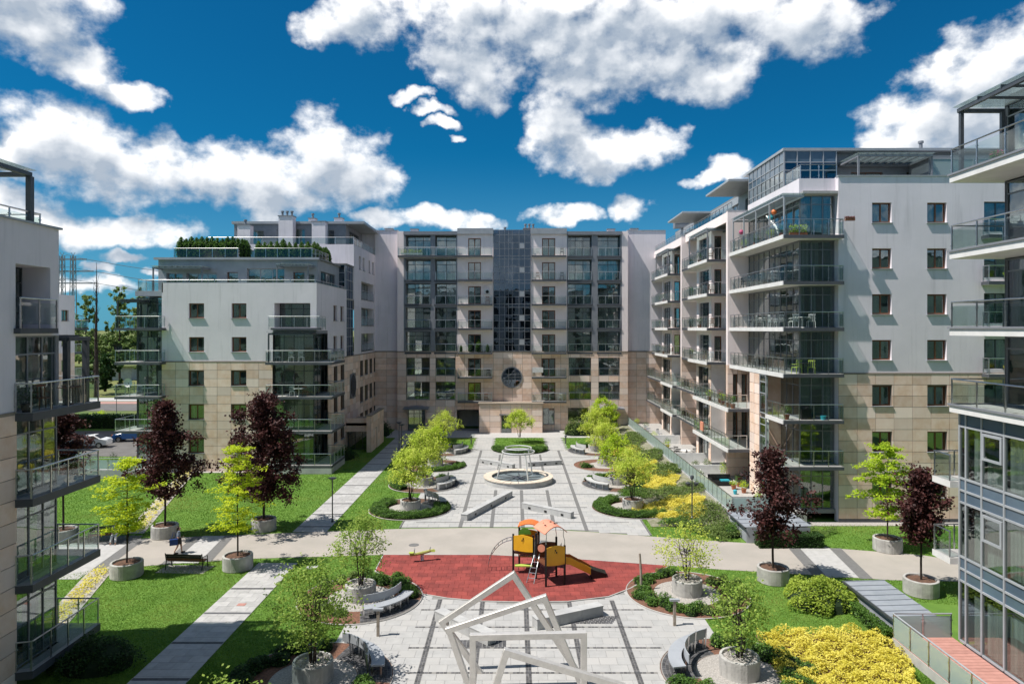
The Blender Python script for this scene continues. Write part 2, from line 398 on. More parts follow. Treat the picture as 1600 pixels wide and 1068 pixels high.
# ------------------------------------------------------------------ ground, paths, plaza
def pip(poly, x, y):
    """vectorised point in polygon"""
    x = np.asarray(x); y = np.asarray(y); ins = np.zeros(x.shape, bool); n = len(poly)
    for i in range(n):
        x0, y0 = poly[i]; x1, y1 = poly[(i+1) % n]
        if y0 == y1: continue
        c = ((y0 > y) != (y1 > y)) & (x < (x1-x0)*(y-y0)/(y1-y0)+x0)
        ins ^= c
    return ins
def clip(poly, sub):
    """Sutherland-Hodgman: poly cut by the convex counter-clockwise polygon sub"""
    out = list(poly); n = len(sub)
    for i in range(n):
        if not out: break
        ax, ay = sub[i]; bx, by = sub[(i+1) % n]; inp, out = out, []
        side = lambda p: (bx-ax)*(p[1]-ay)-(by-ay)*(p[0]-ax)
        for k in range(len(inp)):
            p, q = inp[k-1], inp[k]; sp, sq = side(p), side(q)
            if (sp < 0) != (sq < 0):
                t = sp/(sp-sq); out.append((p[0]+(q[0]-p[0])*t, p[1]+(q[1]-p[1])*t))
            if sq >= 0: out.append(q)
    return out
def area(p): return sum(p[i-1][0]*p[i][1]-p[i][0]*p[i-1][1] for i in range(len(p)))/2
def circle(cx, cy, r, n=40, a0=0, a1=360):
    full = abs(a1-a0) >= 360
    return [(cx+r*math.cos(R(a0+(a1-a0)*i/(n if full else n-1))), cy+r*math.sin(R(a0+(a1-a0)*i/(n if full else n-1)))) for i in range(n)]
def ring(cx, cy, r0, r1, a0, a1, n=24):
    return circle(cx, cy, r1, n, a0, a1) + circle(cx, cy, r0, n, a0, a1)[::-1]
def sheet(name, poly, z, mat, parent=None, thick=0.0, kind='structure'):
    mb = MB()
    if thick: mb.prism(poly, z-thick, z)
    else:
        if area(poly) < 0: poly = poly[::-1]
        mb.quad(*[(x, y, z) for x, y in poly])
    o = mb.obj(name, mat, parent)
    if parent is None: o['kind'] = kind
    return o
NOGRASS = []
g = MB()
g.quad((-2500, -300, 0), (2500, -300, 0), (2500, 96, 0), (-2500, 96, 0))
tag(g.obj('lawn', 'lawn'), 'bright green mown lawn around the paths and planters', kind='structure')
g = MB(); g.quad((-2500, 96, -.01), (2500, 96, -.01), (2500, 4000, -.01), (-2500, 4000, -.01))
tag(g.obj('ground', 'field'), kind='structure')

# beige gravel road that crosses the courtyard
UP = [(60,858),(130,849),(207,841.5),(365,836),(457,832),(620,826),(720,824.4),(800,824.4),(915,830),(1016,837.6),(1140,846.4),(1273,854),(1340,859),(1442,867),(1500,876),(1560,886)]
LO = [(1560,925),(1501,908),(1394,906),(1185,892.8),(1120,889),(1043,882.8),(900,872.8),(766,866.4),(599,866.4),(407,872),(322,876.6),(252,882),(150,890),(60,905)]
ROAD = [G(*p) for p in UP] + [G(*p) for p in LO]
road = sheet('gravel_road', ROAD, 0.012, 'gravel_beige'); NOGRASS.append(ROAD)
def road_band(x0t, x1t, x0b, x1b, mat, z, name):
    mb = MB(); sub = [(x0b, 37.4), (x1b, 37.4), (x1t, 45.4), (x0t, 45.4)]
    # keep the part that lies on the road: cut between its two edges (straight here)
    xs = [p[0] for p in sub]
    def yedge(edge, x):
        e = sorted(G(*p) for p in edge)
        for a, b in zip(e, e[1:]):
            if a[0] <= x <= b[0]: return a[1]+(b[1]-a[1])*(x-a[0])/(b[0]-a[0])
        return e[0][1] if x < e[0][0] else e[-1][1]
    mid = sum(xs)/4
    yu = yedge(UP, mid)-.02; yl = yedge(LO, mid)+.02
    f = lambda a, b, y: a+(b-a)*(y-37.4)/8.0
    poly = [(f(x0b,x0t,yl),yl),(f(x1b,x1t,yl),yl),(f(x1b,x1t,yu),yu),(f(x0b,x0t,yu),yu)]
    mb.quad(*[(x,y,z) for x,y in poly]); mb.obj(name, mat, road)
road_band(-20.95,-20.4,-20.1,-19.5,'stripe_grey',.020,'paver_stripe')
road_band(-20.4,-19.0,-19.5,-18.0,'path_paving',.018,'paver_band')
road_band(-19.0,-18.4,-18.0,-17.3,'stripe_grey',.020,'paver_stripe')
road_band(-24.6,-23.9,-23.6,-22.9,'stripe_grey',.020,'paver_stripe')
road_band(-30,-24.6,-29,-23.6,'path_paving',.018,'paver_band')
road_band(17.2,17.9,16.3,17.0,'stripe_grey',.020,'paver_stripe')
road_band(17.9,19.8,17.0,18.7,'path_paving',.018,'paver_band')
road_band(19.8,20.5,18.7,19.4,'stripe_grey',.020,'paver_stripe')

def slab_field(parent, poly, x0, x1, nx, y0, y1, ny, z, mat, name, nmax, gap=0.012, thick=0.03, skip=None, stagger=True, xlines=None):
    """rectangular paving stones cut to a convex polygon; the nearest nmax are objects, the rest one mesh"""
    cells = []; cw = (x1-x0)/nx; ch = (y1-y0)/ny
    for j in range(ny):
        off = cw*0.5 if (stagger and j % 2) else 0
        for i in range(-1 if off else 0, nx):
            a, b = x0+i*cw+off, x0+(i+1)*cw+off
            a, b = max(a, x0), min(b, x1)
            if b-a < .05: continue
            q = [(a+gap/2, y0+j*ch+gap/2), (b-gap/2, y0+j*ch+gap/2), (b-gap/2, y0+(j+1)*ch-gap/2), (a+gap/2, y0+(j+1)*ch-gap/2)]
            c = clip(q, poly)
            if len(c) < 3 or area(c) < .01: continue
            mx, my = sum(p[0] for p in c)/len(c), sum(p[1] for p in c)/len(c)
            if skip and skip(mx, my): continue
            whole = len(c) == 4 and abs(area(c)-area(q)) < 1e-6
            vis = my > 25 and abs(mx/my) < .76
            cells.append((0 if vis else 1, my, mx, c, whole, (round(b-a,3), round(ch,3))))
    cells.sort(key=lambda c: (c[0], c[1])); cache = {}
    rest = MB()
    for k, (v, my, mx, c, whole, dim) in enumerate(cells):
        if k < nmax and not v:
            if whole:
                if dim not in cache:
                    w, h = dim[0]-gap, dim[1]-gap
                    cache[dim] = MB().box(-w/2, -h/2, -thick, w/2, h/2, 0).mesh(name, mat)
                inst(name, cache[dim], parent, T(mx, my, z+random.uniform(-.0012,.0012)))
            else: MB().prism(c, z-thick, z).obj(name, mat, parent)
        else: rest.prism(c, z-thick, z)
    if rest.v:
        o = rest.obj(name+'_field', mat, parent); o['kind'] = 'stuff'

# playground surface outline (red rubber tiles), convex
REDP = [G(*p) for p in [(599,867.5),(766,867.5),(900,874),(1046,884.5),(1021,900),(985,920),(951,933),(888,940.5),(813,941.5),(750,940),(700,935.5),(661,929),(620,914),(586,893)]]
REDP = REDP[::-1] if area(REDP) < 0 else REDP
def hull(pts):
    pts = sorted(pts); lo = []; up = []
    for p in pts:
        while len(lo) > 1 and (lo[-1][0]-lo[-2][0])*(p[1]-lo[-2][1])-(lo[-1][1]-lo[-2][1])*(p[0]-lo[-2][0]) <= 0: lo.pop()
        lo.append(p)
    for p in reversed(pts):
        while len(up) > 1 and (up[-1][0]-up[-2][0])*(p[1]-up[-2][1])-(up[-1][1]-up[-2][1])*(p[0]-up[-2][0]) <= 0: up.pop()
        up.append(p)
    return lo[:-1]+up[:-1]
REDH = hull(REDP); NOGRASS.append(REDH)
play = sheet('playground_surface', REDH, 0.036, 'red_joint')
slab_field(play, REDH, -9.2, 9.6, 36, 33.4, 41.2, 15, 0.056, 'red_tile', 'rubber_tile', 300, gap=.012, thick=.02)
mb = MB(); n = len(REDH)
for i in range(n):
    a, b = REDH[i], REDH[(i+1) % n]
    mb.bar((a[0],a[1],.04), (b[0],b[1],.04), .06, .06)
mb.obj('edging', 'kerb', play)

# plaza with stone slabs
XL = [-3.72, -1.59, .54, 2.67, 4.80]
PX0, PX1 = -7.72, 8.82
FORE = [(PX0, 22), (PX1, 22), (PX1, 36.5), (PX0, 36.5)]
FAR = [(PX0, 46.2), (-3, 46.45), (.8, 46.5), (4.8, 45.5), (PX1, 44.5), (PX1, 76.05), (PX0, 76.05)]
NOGRASS += [FORE, [(PX0, 46.2), (PX1, 44.5), (PX1, 76.1), (PX0, 76.1)], [(-4.7,76),(-2.5,76),(-2.5,85),(-4.7,85)], [(3.6,76),(5.7,76),(5.7,85),(3.6,85)], [(-16, 84.4), (16, 84.4), (16, 92), (-16, 92)]]
BEDC = [(-7.75,26.2),(-7.7,34.1),(8.77,34.76),(8.75,26.6),(-7.75,18.1)] + [(-7.8,y) for y in (51.0,59.0,67.0,75.0)] + [(8.84,y) for y in (51.3,59.2,67.2,75.2)]
def inred(x, y): return bool(pip(REDH, [x], [y])[0]) or any((x-a)**2+(y-b)**2 < 2.6**2 for a, b in BEDC)
plaza = sheet('plaza', FORE, 0.010, 'paving_joint')
slab_field(plaza, FORE, PX0, PX1, 23, 22, 36.4, 24, 0.026, 'paving', 'paving_slab', 300, gap=.010, thick=.014, skip=lambda x,y: inred(x,y) or y < 25.4)
MB().box(PX0, -1.5, 0, PX1, 25.4, .024).obj('near_paving', 'paving', plaza); NOGRASS.append([(PX0,-2),(PX1,-2),(PX1,26),(PX0,26)])
plaza2 = sheet('far_plaza', FAR, 0.010, 'paving_joint')
for a, b in ((-4.7,-2.5),(3.6,5.7)): MB().box(a, 76.05, 0, b, 84.4, .010).obj('path_base', 'paving_joint', plaza2)
FARC = [(PX0, 46.2), (PX1, 44.5), (PX1, 84.4), (PX0, 84.4)]
def far_skip(x, y):
    lawn_mid = -2.5 < x < 3.6 and y > 76; lawn_l = x < -4.7 and y > 76; lawn_r = x > 5.7 and y > 76
    return inred(x, y) or lawn_mid or lawn_l or lawn_r or (y < 46.3 - max(0, x-1.5)*.24)
slab_field(plaza2, FARC, PX0, PX1, 23, 44.4, 84.4, 60, 0.026, 'paving', 'paving_slab', 150, gap=.014, thick=.014, skip=far_skip)
tag(plaza, 'pale stone slab plaza with dark cobble lines before the playground'); 
# dark cobble lines
def sett_line(x0, y0, x1, y1, w, rows, parent, dash=None):
    mb = MB(); L = math.hypot(x1-x0, y1-y0); ux, uy = (x1-x0)/L, (y1-y0)/L; s = .15; k = 0; t = 0
    while t < L-s:
        if not (dash and (k % 4 == 3)):
            for r in range(rows):
                o = (r-(rows-1)/2)*w/rows; a = t+.008+random.uniform(0,.012); b = t+s-.008
                hw = w/rows/2-.008; z = .034+random.uniform(-.004,.004)
                P = [(x0+ux*u-uy*v, y0+uy*u+ux*v) for u, v in ((a,o-hw),(b,o-hw),(b,o+hw),(a,o+hw))]
                mb.prism(P, .02, z)
        t += s; k += 1
    o = mb.obj('cobble_line', 'cobble', parent); o['kind'] = 'stuff'
    b2 = MB(); hw = w/2+.01
    b2.quad(*[(x0+ux*u-uy*v, y0+uy*u+ux*v, .0295) for u, v in ((0,-hw),(L,-hw),(L,hw),(0,hw))])
    b2.obj('mortar_strip', 'cobble_bed', parent)
for x in XL:
    top = 34.15 if abs(x) < 4.2 else 33.6
    if x > 4: top = 34.0
    sett_line(x, 25, x, top-.1, .22, 2, plaza)
for y in (26.75, 28.85, 30.85, 32.75):
    a = [(-4.5, 6.2)] if y > 28 else [(-4.3, 5.6)]
    for x0, x1 in a: sett_line(x0, y, x1, y, .12, 1, plaza, dash=True)
def strip(x0, y0, x1, y1, mat, z, parent, name='dark_line'):
    MB().box(x0, y0, z-.01, x1, y1, z).obj(name, mat, parent)
for i, x in enumerate(XL):
    y0 = 46.35 if x < 3 else 45.55
    if i in (0, 4): strip(x-.13, y0, x+.13, 75.6, 'stripe_grey', .033, plaza2)
    else:
        strip(x-.13, y0, x+.13, 57.0, 'stripe_grey', .033, plaza2)
        strip(x-.11, 64.0, x+.11, 73.0, 'stripe_grey', .033, plaza2)
for y in (47.5, 51.5, 55.6, 59.6, 63.6, 67.6, 71.5, 75.6):
    w = 4.9 if y not in (47.5, 55.6, 63.6, 71.5) else 7.4
    strip(.54-w, y-.05, .54+w, y+.05, 'stripe_grey', .037, plaza2)
for y in (49.6, 53.5, 65.6): strip(-3.6, y-.04, 4.7, y+.04, 'stripe_grey', .037, plaza2)
# paving before the centre building
sheet('forecourt', [(-16,84.4),(18.5,84.4),(18.5,92.2),(-16,92.2)], 0.016, 'path_paving')

# straight footpath with slabs
PATH = [(-14.75,22),(-12.5,22),(-12.5,90.4),(-14.75,90.4)]
NOGRASS.append(PATH)
for y0, y1 in ((22, 39.3), (45.3, 86)):
    p = sheet('footpath', [(-14.75,y0),(-12.5,y0),(-12.5,y1),(-14.75,y1)], 0.014, 'paving_joint')
    slab_field(p, [(-14.75,y0),(-12.5,y0),(-12.5,y1),(-14.75,y1)], -14.75, -12.5, 3, y0, y1, int((y1-y0)/.55), .030, 'path_paving', 'path_slab', 120, gap=.012, thick=.014)
    yy = y0+1.2
    while yy < y1-1:
        mbx = MB().box(-14.72, yy-.09, .03, -12.53, yy+.09, .038); mbx.obj('cobble_row', 'cobble', p); yy += 3.05
MB().box(-13.55,33.2,.03,-13.15,33.5,.041).obj('drain_cover', 'deck_red', p)

# planting circles: bed, gravel, cobbles
def bed(c, parts):
    cx, cy = c; o = None
    for i, (name, mat, r0, r1, a0, a1) in enumerate(parts):
        poly = circle(cx, cy, r1, 48) if (a1-a0 >= 360 and r0 == 0) else ring(cx, cy, r0, r1, a0, a1)
        z = .060 + .006*i
        mb = MB(); mb.prism(poly, .0, z)
        if o is None: o = mb.obj('planting_bed', mat); o['kind'] = 'structure'
        else: mb.obj(name, mat, o)
    mb = MB(); mb.tube([(x, y, .055) for x, y in circle(cx, cy, 3.06, 48)], .03, 5, closed=True); mb.obj('edging', 'kerb', o)
    NOGRASS.append(circle(cx, cy, 3.08, 24))
    return o
def cobble_sector(c, r0, r1, a0, a1, parent):
    cx, cy = c; mb = MB(); r = r0
    while r < r1-.1:
        n = int(R(a1-a0)*r/.17)
        for k in range(n):
            b0 = a0+(a1-a0)*(k+.05)/n; b1 = a0+(a1-a0)*(k+.95)/n
            mb.prism([(cx+q*math.cos(R(b)), cy+q*math.sin(R(b))) for q, b in ((r+.008,b0),(r+.13,b0),(r+.13,b1),(r+.008,b1))], .05, .088+random.uniform(-.004,.004))
        r += .14
    o = mb.obj('cobbles', 'cobble', parent); o['kind'] = 'stuff'
GW, MU, CB = ('gravel_circle','gravel_white'), ('mulch','bark_mulch'), ('cobble_base','cobble_bed')
def std(c, cob, full='bark_mulch', gr=1.65):
    b = bed(c, [('soil', full, 0, 3.03, 0, 360), ('gravel_circle','gravel_white', 0, gr, 0, 360)] + ([('cobble_base','cobble_bed', gr+.02, 3.0, cob[0], cob[1])] if cob else []))
    if cob: cobble_sector(c, gr+.05, 2.98, cob[0], cob[1], b)
    return b
std(BEDC[0], (-5, 75)); std(BEDC[1], (-78, -5)); std(BEDC[2], None); std(BEDC[3], (108, 192)); std(BEDC[4], (-60, 60))
std(BEDC[5], (5, 70), 'soil'); std(BEDC[6], (-60, 25), 'soil'); std(BEDC[7], None, 'soil'); std(BEDC[8], (-60, 30), 'soil')
std(BEDC[9], None, 'soil'); std(BEDC[10], (165, 250), 'soil'); std(BEDC[11], None); std(BEDC[12], (150, 240), 'soil')

# planted slope up to the terraces on the right
mb = MB(); ys = np.linspace(46.5, 90.5, 30); xs = np.linspace(9.3, 14.9, 9)
def slope_z(x, y): return .02+.72*max(0, min(1, (x-9.6)/4.6))**1.2*min(1, max(0, (y-45.5)/4))
for i in range(len(ys)-1):
    for j in range(len(xs)-1):
        P = [(xs[j],ys[i]),(xs[j+1],ys[i]),(xs[j+1],ys[i+1]),(xs[j],ys[i+1])]
        mb.quad(*[(x,y,slope_z(x,y)) for x,y in P])
o = mb.obj('planted_slope', 'slope_soil'); o['kind'] = 'structure'
NOGRASS.append([(9.3,46.5),(15,46.5),(15,91),(9.3,91)])
# flower strips on the left lawn, bed under the yellow shrubs on the right
def sx_strip(y): return -20.9-.293*(y-31)
for y0, y1 in ((27, 38.2), (45, 64)):
    poly = [(sx_strip(y0)-.75,y0),(sx_strip(y0)+.55,y0),(sx_strip(y1)+.55,y1),(sx_strip(y1)-.75,y1)]
    sheet('flower_strip_bed', poly, .03, 'gravel_white', thick=.03); NOGRASS.append(poly)
YB = [G(*p) for p in [(1180,992),(1250,990),(1340,988),(1395,1000),(1425,1040),(1430,1068),(1440,1090),(1230,1090),(1200,1030)]]
sheet('shrub_bed', YB, .02, 'soil'); NOGRASS.append(YB)
# kerb strips at the feet of the buildings
sheet('drip_strip', [(-33.6,63.9),(-17,63.9),(-17,64.7),(-33.6,64.7)], .02, 'gravel_white')
sheet('drip_strip', [(20,46.7),(38,46.7),(38,47.7),(20,47.7)], .02, 'gravel_white')
NOGRASS += [[(-33.6,63.9),(-17,63.9),(-17,96),(-33.6,96)], [(14.4,42.9),(19,42.9),(19,47),(40,46.7),(40,100),(14.4,100)], [(15.9,10),(40,10),(40,29.3),(18.6,34),(16.3,34)], [(-60,0),(-18.4,0),(-18.4,27.9),(-60,27.9)]]
# street beyond the left building
for nm, y0, y1, z, m in (('street',112,122,.02,'asphalt'),('cycle_lane',122.4,126,.02,'pink_lane'),('pavement',127,133,.02,'path_paving'),('verge_path',103.5,107,.02,'path_paving')):
    sheet(nm, [(-260,y0),(-20,y0),(-20,y1),(-260,y1)], z, m)
sheet('parking_bay', [(-62,72),(-40,72),(-40,90),(-62,90)], .02, 'asphalt'); NOGRASS.append([(-62,72),(-40,72),(-40,90),(-62,90)])

# dark edging between lawn and plaza, covers in the ground
for x, y0, y1 in ((PX0-.06,46.2,50.0),(PX1+.06,44.5,50.2)): MB().box(x-.05, y0, 0, x+.05, y1, .06).obj('edging', 'stripe_grey', plaza2)
MB().box(-11.75, 38.35, .0, -11.15, 38.75, .07).obj('inspection_cover', 'concrete_smooth', plaza)
for x, y in ((1.8,43.2),(-6.3,42.6),(10.4,41.6)): MB().lathe([(.32,.0),(.32,.022)], 18, x, y).obj('manhole_cover', 'stripe_grey', road)
# ------------------------------------------------------------------ facade kit
FL = [0.8 + 3.19*k for k in range(9)]          # floor levels
ZS = 10.36                                     # stone below, plaster above
class Fr:
    """facade frame: u along the wall, z up, n outwards.  th 0 faces the camera, 90 faces +x, -90 faces -x (u = -y)"""
    def __init__(s, x, y, th): s.M = Matrix.Translation((x, y, 0)) @ Matrix.Rotation(R(th), 4, 'Z')
    def at(s, u, z, n=0): return s.M @ Matrix.Translation((u, -n, z))
def frF(y): return Fr(0, y, 0)
def frP(x): return Fr(x, 0, 90)
def frN(x): return Fr(x, 0, -90)
def wall(fr, u0, u1, z0, z1, ops, mat, parent, rev=0.28, name='wall'):
    ops = [o for o in ops if o[0] < u1 and o[1] > u0 and o[2] < z1 and o[3] > z0]
    us = sorted({u0, u1} | {min(max(v, u0), u1) for o in ops for v in o[:2]})
    zs = sorted({z0, z1} | {min(max(v, z0), z1) for o in ops for v in o[2:4]})
    mb = MB()
    for a, b in zip(us, us[1:]):
        for c, d in zip(zs, zs[1:]):
            mu, mz = (a+b)/2, (c+d)/2
            if any(o[0] < mu < o[1] and o[2] < mz < o[3] for o in ops): continue
            mb.quad((a,0,c),(b,0,c),(b,0,d),(a,0,d))
    for o in ops:
        a, b, c, d = max(o[0],u0), min(o[1],u1), max(o[2],z0), min(o[3],z1); r = rev
        mb.quad((a,0,c),(a,r,c),(b,r,c),(b,0,c)); mb.quad((a,0,d),(b,0,d),(b,r,d),(a,r,d))
        mb.quad((a,0,c),(a,0,d),(a,r,d),(a,r,c)); mb.quad((b,0,c),(b,r,c),(b,r,d),(b,0,d))
    return mb.obj(name, mat, parent, fr.M)
PCACHE = {}
def panels(fr, u0, u1, z0, z1, ops, parent, du=1.27, dz=0.795, gap=0.03, th=0.04, mat='stone_panel', holes=()):
    nu, nz = max(1, round((u1-u0)/du)), max(1, round((z1-z0)/dz)); cu, cz = (u1-u0)/nu, (z1-z0)/nz
    for i in range(nu):
        for j in range(nz):
            rects = [(u0+i*cu, u0+(i+1)*cu, z0+j*cz, z0+(j+1)*cz)]
            for o in ops:
                nr = []
                for a, b, c, d in rects:
                    if o[0] >= b or o[1] <= a or o[2] >= d or o[3] <= c: nr.append((a,b,c,d)); continue
                    if a < o[0]: nr.append((a, o[0], c, d))
                    if o[1] < b: nr.append((o[1], b, c, d))
                    x0, x1 = max(a, o[0]), min(b, o[1])
                    if c < o[2]: nr.append((x0, x1, c, o[2]))
                    if o[3] < d: nr.append((x0, x1, o[3], d))
                rects = nr
            for a, b, c, d in rects:
                w, h = round(b-a-gap, 2), round(d-c-gap, 2)
                if w < .05 or h < .05: continue
                k = (w, h, th, mat)
                if k not in PCACHE: PCACHE[k] = MB().box(-w/2, -th, -h/2, w/2, 0, h/2).mesh('stone_panel', mat)
                inst('stone_panel', PCACHE[k], parent, fr.at((a+b)/2, (c+d)/2, 0.004))
OCACHE = {}
def curtain_mesh(w, h, mat):
    k = ('c', round(w,2), round(h,2), mat)
    if k not in OCACHE:
        mb = MB(); n = max(6, int(w/.07)); 
        p = [(-w/2+w*i/n, .025*math.sin(i*1.9)+.012*math.sin(i*.7)) for i in range(n+1)]
        for (x0,y0),(x1,y1) in zip(p, p[1:]): mb.quad((x0,y0,0),(x1,y1,0),(x1,y1,h),(x0,y0,h))
        OCACHE[k] = mb.mesh('curtain', mat)
    return OCACHE[k]
def opening(fr, name, u0, u1, z0, z1, n, parent, cols=2, rows=(1.0,), fmat='metal_dark', fw=0.06, sill=None, curt=0.4, glass='glass', handle=False):
    """framed glazing: the frame is the part; panes, curtains and sill hang under it"""
    w, h = round(u1-u0, 3), round(z1-z0, 3); k = (w, h, cols, rows, fmat, fw)
    cw = w/cols; tot = sum(rows); zz = [0]
    for r in rows: zz.append(zz[-1]+h*r/tot)
    if k not in OCACHE:
        mb = MB(); d0, d1 = -.03, .05
        for i in range(cols+1):
            x = -w/2+cw*i; e = fw if 0 < i < cols else fw*1.15
            a, b = max(x-e/2, -w/2), min(x+e/2, w/2)
            if i == 0: b = -w/2+fw
            if i == cols: a = w/2-fw
            mb.box(a, d0, 0, b, d1, h)
        for z in zz:
            a, b = max(0, z-fw/2), min(h, z+fw/2)
            if z == 0: b = fw
            if z == zz[-1]: a = h-fw
            for i in range(cols):
                x0 = -w/2+cw*i+(fw if i == 0 else fw/2); x1 = -w/2+cw*(i+1)-(fw if i == cols-1 else fw/2)
                mb.box(x0, d0+.004, a, x1, d1-.004, b)
        OCACHE[k] = mb.mesh(name, fmat)
    root = inst(name, OCACHE[k], parent, fr.at((u0+u1)/2, z0, n))
    for i in range(cols):
        for j in range(len(rows)):
            pw, ph = cw-fw*.9, zz[j+1]-zz[j]-fw*.9; kk = ('p', round(pw,2), round(ph,2), glass)
            if kk not in OCACHE: OCACHE[kk] = MB().box(-pw/2, 0, -ph/2, pw/2, .012, ph/2).mesh('pane', glass)
            b = fr.at(u0+cw*(i+.5), z0+(zz[j]+zz[j+1])/2, n) @ Matrix.Rotation(random.uniform(-.006,.006), 4, 'Z') @ Matrix.Rotation(random.uniform(-.005,.005), 4, 'X')
            inst('pane', OCACHE[kk], root, b)
        q = random.random()
        if q < curt*.4:
            bh = (h-.1)*random.choice((.3,.45,.6,.9)); kb = ('b', round(cw*.94,2), round(bh,2))
            if kb not in OCACHE: OCACHE[kb] = MB().box(-cw*.47, 0, 0, cw*.47, .012, bh).mesh('blind', 'blind')
            inst('blind', OCACHE[kb], root, fr.at(u0+cw*(i+.5), z0+h-.05-bh, n-.14))
        elif q < curt*1.25:
            f = random.choice((.5, .75, 1.0, 1.0)); cwid = cw*f
            inst('curtain', curtain_mesh(cwid, h-.1, random.choice(('curtain','curtain','blind'))), root, fr.at(u0+cw*(i+.5)+(cw-cwid)/2*random.choice((-1,1)), z0+.05, n-.22))
    if sill:
        ks = ('s', w, sill)
        if ks not in OCACHE: OCACHE[ks] = MB().box(-w/2-.05, -.36, -.05, w/2+.05, -.02, -.005).mesh('sill', sill)
        inst('sill', OCACHE[ks], root, fr.at((u0+u1)/2, z0, n))
    return root
def window(fr, u0, u1, z0, z1, parent, cols=2, n=-.24, **kw):
    return opening(fr, 'window', u0, u1, z0, z1, n, parent, cols=cols, fmat=kw.pop('fmat','brown'), fw=.10, sill=kw.pop('sill','metal_light'), curt=kw.pop('curt',.5), **kw)
POSTM = None
def rail(path, zf, parent, sp=1.25, h=1.08, glass='glass_rail', gz=(.10,.92), rmat='steel', drop=.16, closed=False):
    """handrail, posts and glass panels along a world xy path; parts of the given balcony or terrace"""
    global POSTM
    k = ('post', h, drop)
    if k not in OCACHE:
        mb = MB(); mb.box(-.022, -.022, -drop, .022, .022, h-.02)
        for z in (.22, .80): mb.box(-.05, -.034, z, .05, .034, z+.04)
        OCACHE[k] = mb.mesh('post', 'steel')
    hr = MB().tube([(x, y, zf+h) for x, y in path], .032, 6); hr.obj('handrail', rmat, parent)
    for i, ((x0,y0),(x1,y1)) in enumerate(zip(path, path[1:])):
        L = math.hypot(x1-x0, y1-y0); m = max(1, round(L/sp)); a = math.atan2(y1-y0, x1-x0); s = L/m
        for j in range(m+1):
            if j == 0 and i > 0: continue
            t = min(max(j*s, .03), L-.03)
            inst('post', OCACHE[k], parent, T(x0+math.cos(a)*t, y0+math.sin(a)*t, zf, a))
        gw = s-.09
        if gw < .1: continue
        kg = ('gp', round(gw,2), gz, glass)
        if kg not in OCACHE: OCACHE[kg] = MB().box(-gw/2, -.006, gz[0], gw/2, .006, gz[1]).mesh('glass_panel', glass)
        for j in range(m):
            t = (j+.5)*s
            inst('glass_panel', OCACHE[kg], parent, T(x0+math.cos(a)*t, y0+math.sin(a)*t, zf, a))
def balcony(poly, path, zf, parent, th=.24, mats=('floor_tile','slab_grey','slab_white'), **kw):
    mb = MB(); n = len(poly)
    if area(poly) < 0: poly = poly[::-1]
    mb.cur = 0; mb.quad(*[(x,y,zf) for x,y in poly])
    mb.cur = 2; mb.quad(*[(x,y,zf-th) for x,y in poly[::-1]])
    mb.cur = 1
    for i in range(n):
        (x0,y0),(x1,y1) = poly[i], poly[(i+1)%n]; mb.quad((x0,y0,zf-th),(x1,y1,zf-th),(x1,y1,zf),(x0,y0,zf))
    b = mb.obj('balcony', mats, parent)
    rail(path, zf, b, **kw)
    return b
def pergola(x0, y0, x1, y1, z, zp, parent, posts, along='x', nsl=6, roof=True, mat='metal_dark', w=.12):
    mb = MB()
    mb.bar((x0,y0,z),(x1,y0,z),w,.16); mb.bar((x0,y1,z),(x1,y1,z),w,.16)
    mb.bar((x0,y0,z-.003),(x0,y1,z-.003),w*.98,.15); mb.bar((x1,y0,z-.003),(x1,y1,z-.003),w*.98,.15)
    p = mb.obj('pergola', mat, parent)
    for x, y in posts: MB().box(x-w/2, y-w/2, zp, x+w/2, y+w/2, z-.08).obj('post', mat, p)
    for i in range(1, nsl):
        f = i/nsl
        if along == 'x': MB().bar((x0+(x1-x0)*f, y0-.1, z+.11), (x0+(x1-x0)*f, y1+.1, z+.11), .05, .1).obj('slat', mat, p)
        else: MB().bar((x0-.1, y0+(y1-y0)*f, z+.11), (x1+.1, y0+(y1-y0)*f, z+.11), .05, .1).obj('slat', mat, p)
    if roof: MB().box(x0-.15, y0-.15, z+.17, x1+.15, y1+.15, z+.19).obj('glass_roof', 'glass_roof', p)
    return p
def shell(x0, y0, x1, y1, z1, parent, floors, core=3.2):
    """rooms behind the glass: floor plates and a core wall"""
    mb = MB()
    for z in floors: mb.box(x0+.45, y0+.45, z-.22, x1-.45, y1-.05, z-.02)
    mb.box(x0+core, y0+core, 0.02, x1-core, y1-.4, z1-.3)
    mb.obj('rooms', 'interior', parent)
def curtain_wall(fr, u0, u1, z0, z1, n, parent, us, zs, vis, fmat='metal_light', bw=.06, glass='glass_tower', name='curtain_wall'):
    mb = MB()
    for u in us: mb.box(u-bw/2, -.05, z0, u+bw/2, .08, z1)
    for z in zs:
        for a, b in zip(us, us[1:]): mb.box(a+bw/2, -.045, z-bw/2, b-bw/2, .075, z+bw/2)
    root = mb.obj(name, fmat, parent, fr.at(0, 0, n))
    for j, (c, d) in enumerate(zip(zs, zs[1:])):
        for a, b in zip(us, us[1:]):
            w, h = round(b-a-bw*.9,2), round(d-c-bw*.9,2); g = glass if vis(j) else 'spandrel'
            k = ('cw', w, h, g)
            if k not in OCACHE: OCACHE[k] = MB().box(-w/2, 0, -h/2, w/2, .02, h/2).mesh('pane', g)
            inst('pane', OCACHE[k], root, fr.at((a+b)/2, (c+d)/2, n) @ Matrix.Rotation(random.uniform(-.003,.003),4,'Z') @ Matrix.Rotation(random.uniform(-.002,.002),4,'X'))
    return root
